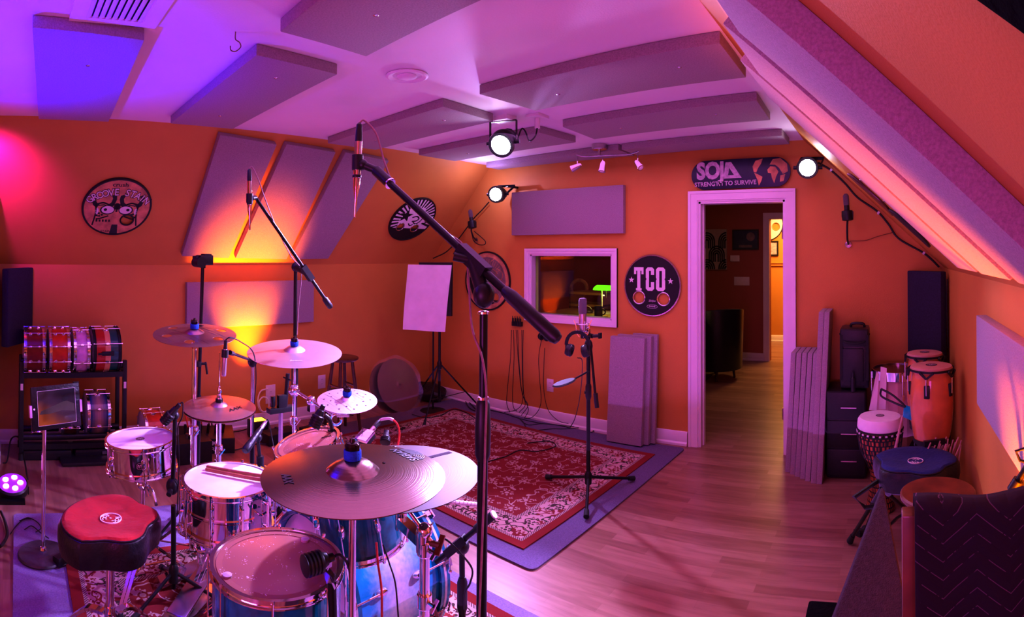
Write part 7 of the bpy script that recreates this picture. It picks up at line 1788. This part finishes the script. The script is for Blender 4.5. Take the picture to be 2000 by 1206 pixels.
for i in range(4):
    for j in range(3):
        ox, oy = -w_/2+cell*(i+.5), -h_/2+h_/3*(j+.0)
        for k in range(4):
            rr = cell*(.16+.2*k)
            if (i+j) % 2: arc = [(ox+cell*.5-rr*math.cos(PI/2*q/6), oy+.02+rr*math.sin(PI/2*q/6)*1.1) for q in range(7)]
            else: arc = [(ox-cell*.5+rr*math.cos(PI/2*q/6), oy+.02+rr*math.sin(PI/2*q/6)*1.1) for q in range(7)]
            arc = [(max(-w_/2+.01, min(w_/2-.01, x)), max(-h_/2+.01, min(h_/2-.01, y))) for x, y in arc]
            stroke(b, arc, .022, 0, k=1)
            xx = ox+(cell*.5-rr if (i+j) % 2 else rr-cell*.5)
            stroke(b, [(max(-w_/2+.01, min(w_/2-.01, xx)), oy+.02), (max(-w_/2+.01, min(w_/2-.01, xx)), max(-h_/2+.01, oy-h_/6+.02))], .022, 0, k=1)
part(t, 'stripes', b.xf(fmc), m_ink)
m_bluepic = mat('dark_blue_plaque', (.03, .03, .09), .3, var=(10, .3))
c, w_, h_ = wh(1431, 1482, 449, 488, HY); t = framed('dark blue framed record plaque with a round disc on the hall wall', c, w_, h_, m_black, m_bluepic, HY, .02)
part(t, 'disc', MB().lathe([(.065, 0), (.065, .004), (.02, .005), (1e-6, .004)], (w_*.2, -.016, h_*.14), (0, -1, 0), 28), m_tan2); part(t, 'plate', MB().box((.0, -.016, -h_*.33), (w_*.5, .004, h_*.12)), m_tan2)
c, w_, h_ = wh(1427, 1445, 499, 511, HY); solo('thermostat', MB().box((c.x, HY-.010, c.z), (w_, .024, h_)), m_white_plastic, 'small pale thermostat under the record plaque on the hall wall', 'thermostat', bev=.005)
c, w_, h_ = wh(1434, 1464, 541, 558, HY); t = thing('switch_plate', 'wide pale switch plate on the dark hall wall', 'light switch', (c.x, HY, c.z)); part(t, 'plate', MB().box((0, -.005, 0), (w_, .01, h_)), m_white_plastic, bev=.003)
for k in range(3): part(t, 'toggle', MB().box((-w_*.3+w_*.3*k, -.014, 0), (.012, .012, .03)), m_white_plastic)
# tub chair
p = on_z(1412, 716, 0); dd_ = 7.15
t = thing('tub_chair', 'black leather tub chair in the dark hall beyond the doorway', 'chair', (at(1398, 690, dd_).x, at(1398, 690, dd_).y, 0), (0, 0, R(-25)))
hs = at(1420, 600, dd_).z
def arcwall(r0, r1, z0, z1, a0, a1, n=28, slope=.0):
    pts = [(a0+(a1-a0)*k/n) for k in range(n+1)]; vs = []; fs = []
    for a in pts:
        zz = z1-slope*(1-abs(math.cos((a-(a0+a1)/2)/2)))
        for r_, z in ((r0, z0), (r1, z0), (r1*1.06, zz), (r0*1.02, zz)): vs.append(V((r_*math.cos(a), r_*math.sin(a), z)))
    for k in range(n):
        for q in range(4): a = k*4+q; b_ = k*4+(q+1) % 4; fs.append((a, b_, b_+4, a+4))
    fs += [(0, 3, 2, 1), tuple(n*4+i for i in range(4))]; return MB().add(vs, fs)
m_leather = mat('black_leather', (.012, .012, .020), .3, bump=(60, .2), var=(14, .2))
part(t, 'backrest', arcwall(.27, .34, .14, hs, R(-150), R(105), slope=.22), m_leather, bev=.01)
part(t, 'seat', MB().lathe([(1e-6, .18), (.27, .18), (.28, .22), (.28, .38), (.25, .42), (1e-6, .43)], n=32), m_leather)
for k in range(4):
    a = PI/4+k*PI/2; part(t, 'leg', MB().cyl((.22*math.cos(a), .22*math.sin(a), .16), (.24*math.cos(a), .24*math.sin(a), 0), .022, .014), m_wood_dark)
# office chair base peeking in
q = on_z(1362, 795, 0); t = thing('office_chair', 'black swivel chair whose wheeled base peeks past the left door jamb', 'chair', (q.x-.27, q.y+.02, 0))
for k in range(5):
    a = 2*PI*k/5; u = V((math.cos(a), math.sin(a), 0)); l = part(t, 'leg', MB().bar((0, 0, .11), u*.28+V((0, 0, .075)), .04, .03), m_black); part(l, 'caster', MB().cyl(u*.28+V((-.0, -.02, .03)), u*.28+V((0, .02, .03)), .03), m_black)
part(t, 'gas_lift', MB().cyl((0, 0, .1), (0, 0, .42), .025), m_black); part(t, 'seat', MB().box((0, 0, .46), (.48, .48, .08)), m_leather, bev=.03); part(t, 'backrest', MB().box((-.22, 0, .75), (.07, .44, .48)), m_leather, bev=.03)
hr = [on_z(1366, 757, 0), on_z(1412, 716, 0), on_z(1330, 705, 0), on_z(1290, 745, 0)]
b = MB().slab(hr, (0, 0, 1), .008); solo('hall_rug', b, mat('brown_hall_rug', (.22, .12, .05), .9, var=(30, .3)), 'brown rug edge on the hall floor under the chairs', 'rug')
# lit room beyond
c = on_back(1500, 441, FY); 
fm = frame((c.x-.02, FY-.001, c.z+.03), (1, 0, 0), (0, 0, 1)); t = wall_head('pale drumhead on the orange wall of the lit far room', fm, .30, m_cloth_white, m_black, [(.17, -.05, .07)], m_tan)
part(t, 'lettering', text('STUDIO', .07, bold=.001).move((.18, .20, Z1)), m_ink) if False else None
c, w_, h_ = wh(1503, 1519, 471, 500, FY); framed('small black framed photograph on the orange wall of the lit far room', c, w_+.03, h_, m_black, m_ink_pale, FY, .025)
# ------------------------------------------------------------------ control room behind the window
zd = .985; dy0, dy1 = DB+T+.01, DB+T+.75; dx0, dx1 = -3.3, -1.9
t = thing('control_desk', 'wooden control room desk seen through the window', 'desk', ((dx0+dx1)/2, (dy0+dy1)/2, 0)); Od = t.location.copy()
m_desk = mat('tan_desk_top', (.55, .33, .12), .45, var=(8, .15))
part(t, 'top', MB().box((0, 0, zd-.015), (dx1-dx0, dy1-dy0, .03)), m_desk)
for sx in (-1, 1):
    for sy in (-1, 1): part(t, 'leg', MB().box((sx*(dx1-dx0-.08)/2, sy*(dy1-dy0-.08)/2, (zd-.03)/2), (.05, .05, zd-.03)), m_wood_dark)
def on_desk(px, py): return on_z(px, py, zd)
lp = on_back(1176, 600, DB+T+.22); 
t = thing('bankers_lamp', 'lit green shaded desk lamp behind the control room window', 'lamp', (lp.x, lp.y, zd)); zs = on_back(1178, 567, lp.y).z-zd
m_green = mat('lit_green_glass', (.10, .75, .02), .25, emit=((.16, 1., .01), 1.1), var=(5, .05))
part(t, 'base', MB().lathe([(.055, 0), (.058, .008), (.03, .018), (1e-6, .02)], n=28), m_tan); part(t, 'stem', MB().cyl((0, 0, .015), (0, 0, zs), .006), m_ink_white)
sh = MB(); n_ = 14; vs = []; fs = []
for i in range(13):
    u = i/12; x = -.105+.21*u; e_ = 1-max(0, abs(u-.5)*2-.72)/.28*.55
    for k in range(n_+1): a = PI*k/n_; vs.append(V((x, .055*e_*math.cos(a), .048*e_*math.sin(a))))
for i in range(12):
    for k in range(n_): a = i*(n_+1)+k; fs.append((a, a+1, a+n_+2, a+n_+1))
o = part(t, 'shade', MB().add(vs, fs).move((.018, 0, zs)), m_green); s_ = o.modifiers.new('thickness', 'SOLIDIFY'); s_.thickness = .003
part(t, 'pull_chain', MB().cyl((.06, -.02, zs-.07), (.06, -.02, zs+.01), .0025, n=6), m_tan)
mg = on_desk(1166, 621); t = thing('mug', 'black mug on a saucer on the control room desk', 'mug', (mg.x, mg.y+.03, zd))
part(t, 'cup', MB().lathe([(1e-6, .006), (.038, .006), (.040, .012), (.040, .105), (.036, .105), (.036, .02), (1e-6, .016)], n=28), m_black); part(t, 'cup_handle', MB().torus((.048, 0, .055), (0, 1, 0), .026, .006, 20, 8), m_black); part(t, 'saucer', MB().lathe([(1e-6, .001), (.06, .001), (.072, .008), (.07, .010), (1e-6, .006)], n=28), m_black)
pp = on_desk(1180, 612); b = MB()
for k in range(3):
    q = pp+V((-.08+.05*k, .08-.06*k, 0)); solo('paper_sheet', MB().box((0, 0, 0), (.20, .13, .002), (0, 0, .3-.25*k)).move((q.x, q.y, zd+.002+.002*k)), m_cloth_white, ['back', 'middle', 'front'][k]+' one of the loose paper sheets on the control room desk', 'paper', 'papers on the control room desk')
q = on_desk(1142, 612); t = thing('telephone', 'dark rounded device with pale curve on the control room desk', 'telephone', (q.x, q.y+.04, zd)); part(t, 'body', MB().ball((0, 0, .01), .075, (1, .8, .5), 20, 10), m_black); part(t, 'trim', MB().torus((0, 0, .015), (.3, -1, .3), .055, .004, 28, 6), m_white_plastic)
c, w_, h_ = wh(1136, 1170, 573, 590, DB+1.0)
t = thing('keyboard_shelf', 'wooden two level shelf in the control room behind the silver microphone', 'shelf', (c.x, DB+1.05, 0)); 
for z in (c.z+.05, c.z-.08): part(t, 'board', MB().box((0, 0, z), (w_+.20, .30, .025)), m_desk)
for s in (-1, 1): part(t, 'side', MB().box((s*(w_+.18)/2, 0, (c.z+.06)/2), (.02, .30, c.z+.06)), m_wood_dark)
q = on_back(1131, 563, DB+1.6); t = thing('ring_light', 'pale crescent shaped lamp ring inside the control room', 'lamp', (q.x, q.y, 0)); part(t, 'ring', MB().torus((0, 0, q.z), (0.4, -1, .1), .10, .022, 30, 8), m_tan); part(t, 'pole', MB().cyl((0, 0, .02), (0, 0, q.z-.1), .012), m_black); part(t, 'base', MB().lathe([(.14, 0), (.14, .02), (1e-6, .025)], n=24), m_black)
for (px, py, d_, lab, m_) in ((1058, 619, (.13, .05, .014), 'pale remote lying inside the control room window sill', m_white_plastic), (1088, 621, (.16, .06, .02), 'dark flat device lying inside the control room window sill', m_black)):
    q = on_back(px, py, DB+T+.05); solo('remote', MB().box((q.x, q.y+.02, WZ0+.0 if False else zd+.008), d_), m_, lab, 'remote', bev=.004)
# ------------------------------------------------------------------ lamps
def lamp(kind, name, loc, col, w, r=.05, tgt=None, ang=60, blend=.3, sx=None, sy=None, spec=1.):
    l = bpy.data.lights.new(name, kind); o = bpy.data.objects.new(name, l); COL.objects.link(o)
    o.location = loc; l.color = col; l.energy = w; l.specular_factor = spec
    if kind == 'AREA':
        l.shape = 'RECTANGLE'; l.size = sx; l.size_y = sy
    else: l.shadow_soft_size = r
    if kind == 'SPOT': l.spot_size = R(ang); l.spot_blend = blend
    if tgt is not None: o.rotation_euler = (V(tgt)-V(loc)).to_track_quat('-Z', 'Y').to_euler()
    return o
WHITE = (.56, .40, 1.)
def beam(name, lens, tgt, w, ang, r=.05):
    lens = V(lens); u = (V(tgt)-lens).normalized(); lamp('SPOT', name, lens+u*.05, WHITE, w, r, tgt, ang, .35, spec=.16)
beam('beam_centre', L1, (-2.05, .80, .55), 480, 60)
beam('beam_left', L2, (-1.3, 1.5, .8), 280, 68)
beam('beam_right', L3, (-1.85, 1.05, .4), 640, 46)
lamp('POINT', 'spill_left', L2+V((-.12, -.02, .10)), WHITE, 5, .008)  # added point light imitating the side leak of the left stage light
lamp('POINT', 'spill_right', L3+V((.16, -.05, .06)), WHITE, 7, .008)  # added point light for the bright patch beside the right stage light
lamp('SPOT', 'amber_left', UPX+V((0, 0, .16)), (1., .17, .0), 900, .04, (-4.56, UPX.y-.05, 1.65), 46, 1.)
lamp('SPOT', 'amber_right', (.36, 1.50, .22), (1., .17, .0), 420, .04, (.36, 1.78, 1.5), 56, 1.)
lamp('SPOT', 'magenta_left', (-3.55, -.22, 2.2), (.46, .006, .8), 90, .06, tuple(on_ls(-10, 330)), 90, 1.)
lamp('SPOT', 'blue_ceiling', (-2.50, -.42, 1.80), (.004, .002, 1.), 300, .06, (-2.55, -.08, 2.48), 104, 1.)
lamp('SPOT', 'purple_floor', p_floor+V((.06, -.02, .16)), (.80, .09, .75), 24, .06, (-2.6, .6, 1.2), 120, .6)
lamp('AREA', 'room_fill_up', (-2.1, 2.55, .32), (.62, .19, 1.), 24, tgt=(-2.1, 2.55, 3), sx=4.6, sy=3.2, spec=.06)  # added fill from below for the ceiling, no fixture there
lamp('AREA', 'room_fill_down', (-1.75, 2.4, 2.36), (.92, .30, 1.), 33, tgt=(-1.75, 2.4, 0), sx=2.6, sy=3.4, spec=.06)  # added soft fill under the ceiling, no fixture there
lamp('AREA', 'room_fill_front', (-.5, -1.5, 1.15), (1., .15, 1.), 24, tgt=(.1, .8, 1.7), sx=1.2, sy=1.0, spec=.3)  # added fill behind the camera for the general purple light
lamp('POINT', 'desk_lamp_glow', (lp.x+.02, lp.y, zd+zs-.05), (1., .62, .22), 3.0, .006)
lamp('AREA', 'far_room_light', (-1.4, 8.95, 2.45), (1., .62, .22), 60, tgt=(-1.4, 8.95, 0), sx=1, sy=1)
lamp('AREA', 'hall_glow', (-1.6, 6.2, 2.45), (1., .42, .42), 4, tgt=(-1.6, 6.2, 0), sx=1, sy=1)  # unseen area light added under the hall ceiling for a dim glow
w = bpy.data.worlds.new('world'); bpy.context.scene.world = w; w.use_nodes = True
w.node_tree.nodes['Background'].inputs[0].default_value = (.02, .005, .02, 1)
# ------------------------------------------------------------------ camera
cam = bpy.data.cameras.new('camera'); co = bpy.data.objects.new('camera', cam); COL.objects.link(co)
cam.type = 'PANO'; cam.panorama_type = 'CENTRAL_CYLINDRICAL'
cam.central_cylindrical_range_u_min = -1000/F; cam.central_cylindrical_range_u_max = 1000/F
cam.central_cylindrical_range_v_min = -(1206-YC)/F; cam.central_cylindrical_range_v_max = YC/F
cam.central_cylindrical_radius = 1.0
cam.clip_start = .01; cam.clip_end = 60
# camera axes from the fitted rotation: right, up, forward in world space
def cam_dir(x3, y2, z3):
    c, s = math.cos(ROL), math.sin(ROL); x = c*x3-s*z3; z2 = s*x3+c*z3
    c, s = math.cos(PIT), math.sin(PIT); y = c*y2-s*z2; z = s*y2+c*z2
    c, s = math.cos(YAW), math.sin(YAW); return V((c*x+s*y, -s*x+c*y, z))
rt, fw, up = cam_dir(1, 0, 0), cam_dir(0, 1, 0), cam_dir(0, 0, 1)
mw = M((rt, up, -fw)).transposed().to_4x4(); mw.translation = (0, 0, EYE)
co.matrix_world = mw
sc = bpy.context.scene; sc.camera = co
sc.view_settings.view_transform = 'Standard'; sc.view_settings.look = 'None'
sc.view_settings.exposure = .56; sc.view_settings.gamma = .80
cy = sc.cycles
cy.use_denoising = True; cy.max_bounces = 8; cy.diffuse_bounces = 4; cy.glossy_bounces = 4; cy.transmission_bounces = 6; cy.transparent_max_bounces = 8
cy.sample_clamp_indirect = 4; cy.sample_clamp_direct = 0; cy.caustics_reflective = False; cy.caustics_refractive = False; cy.blur_glossy = .5
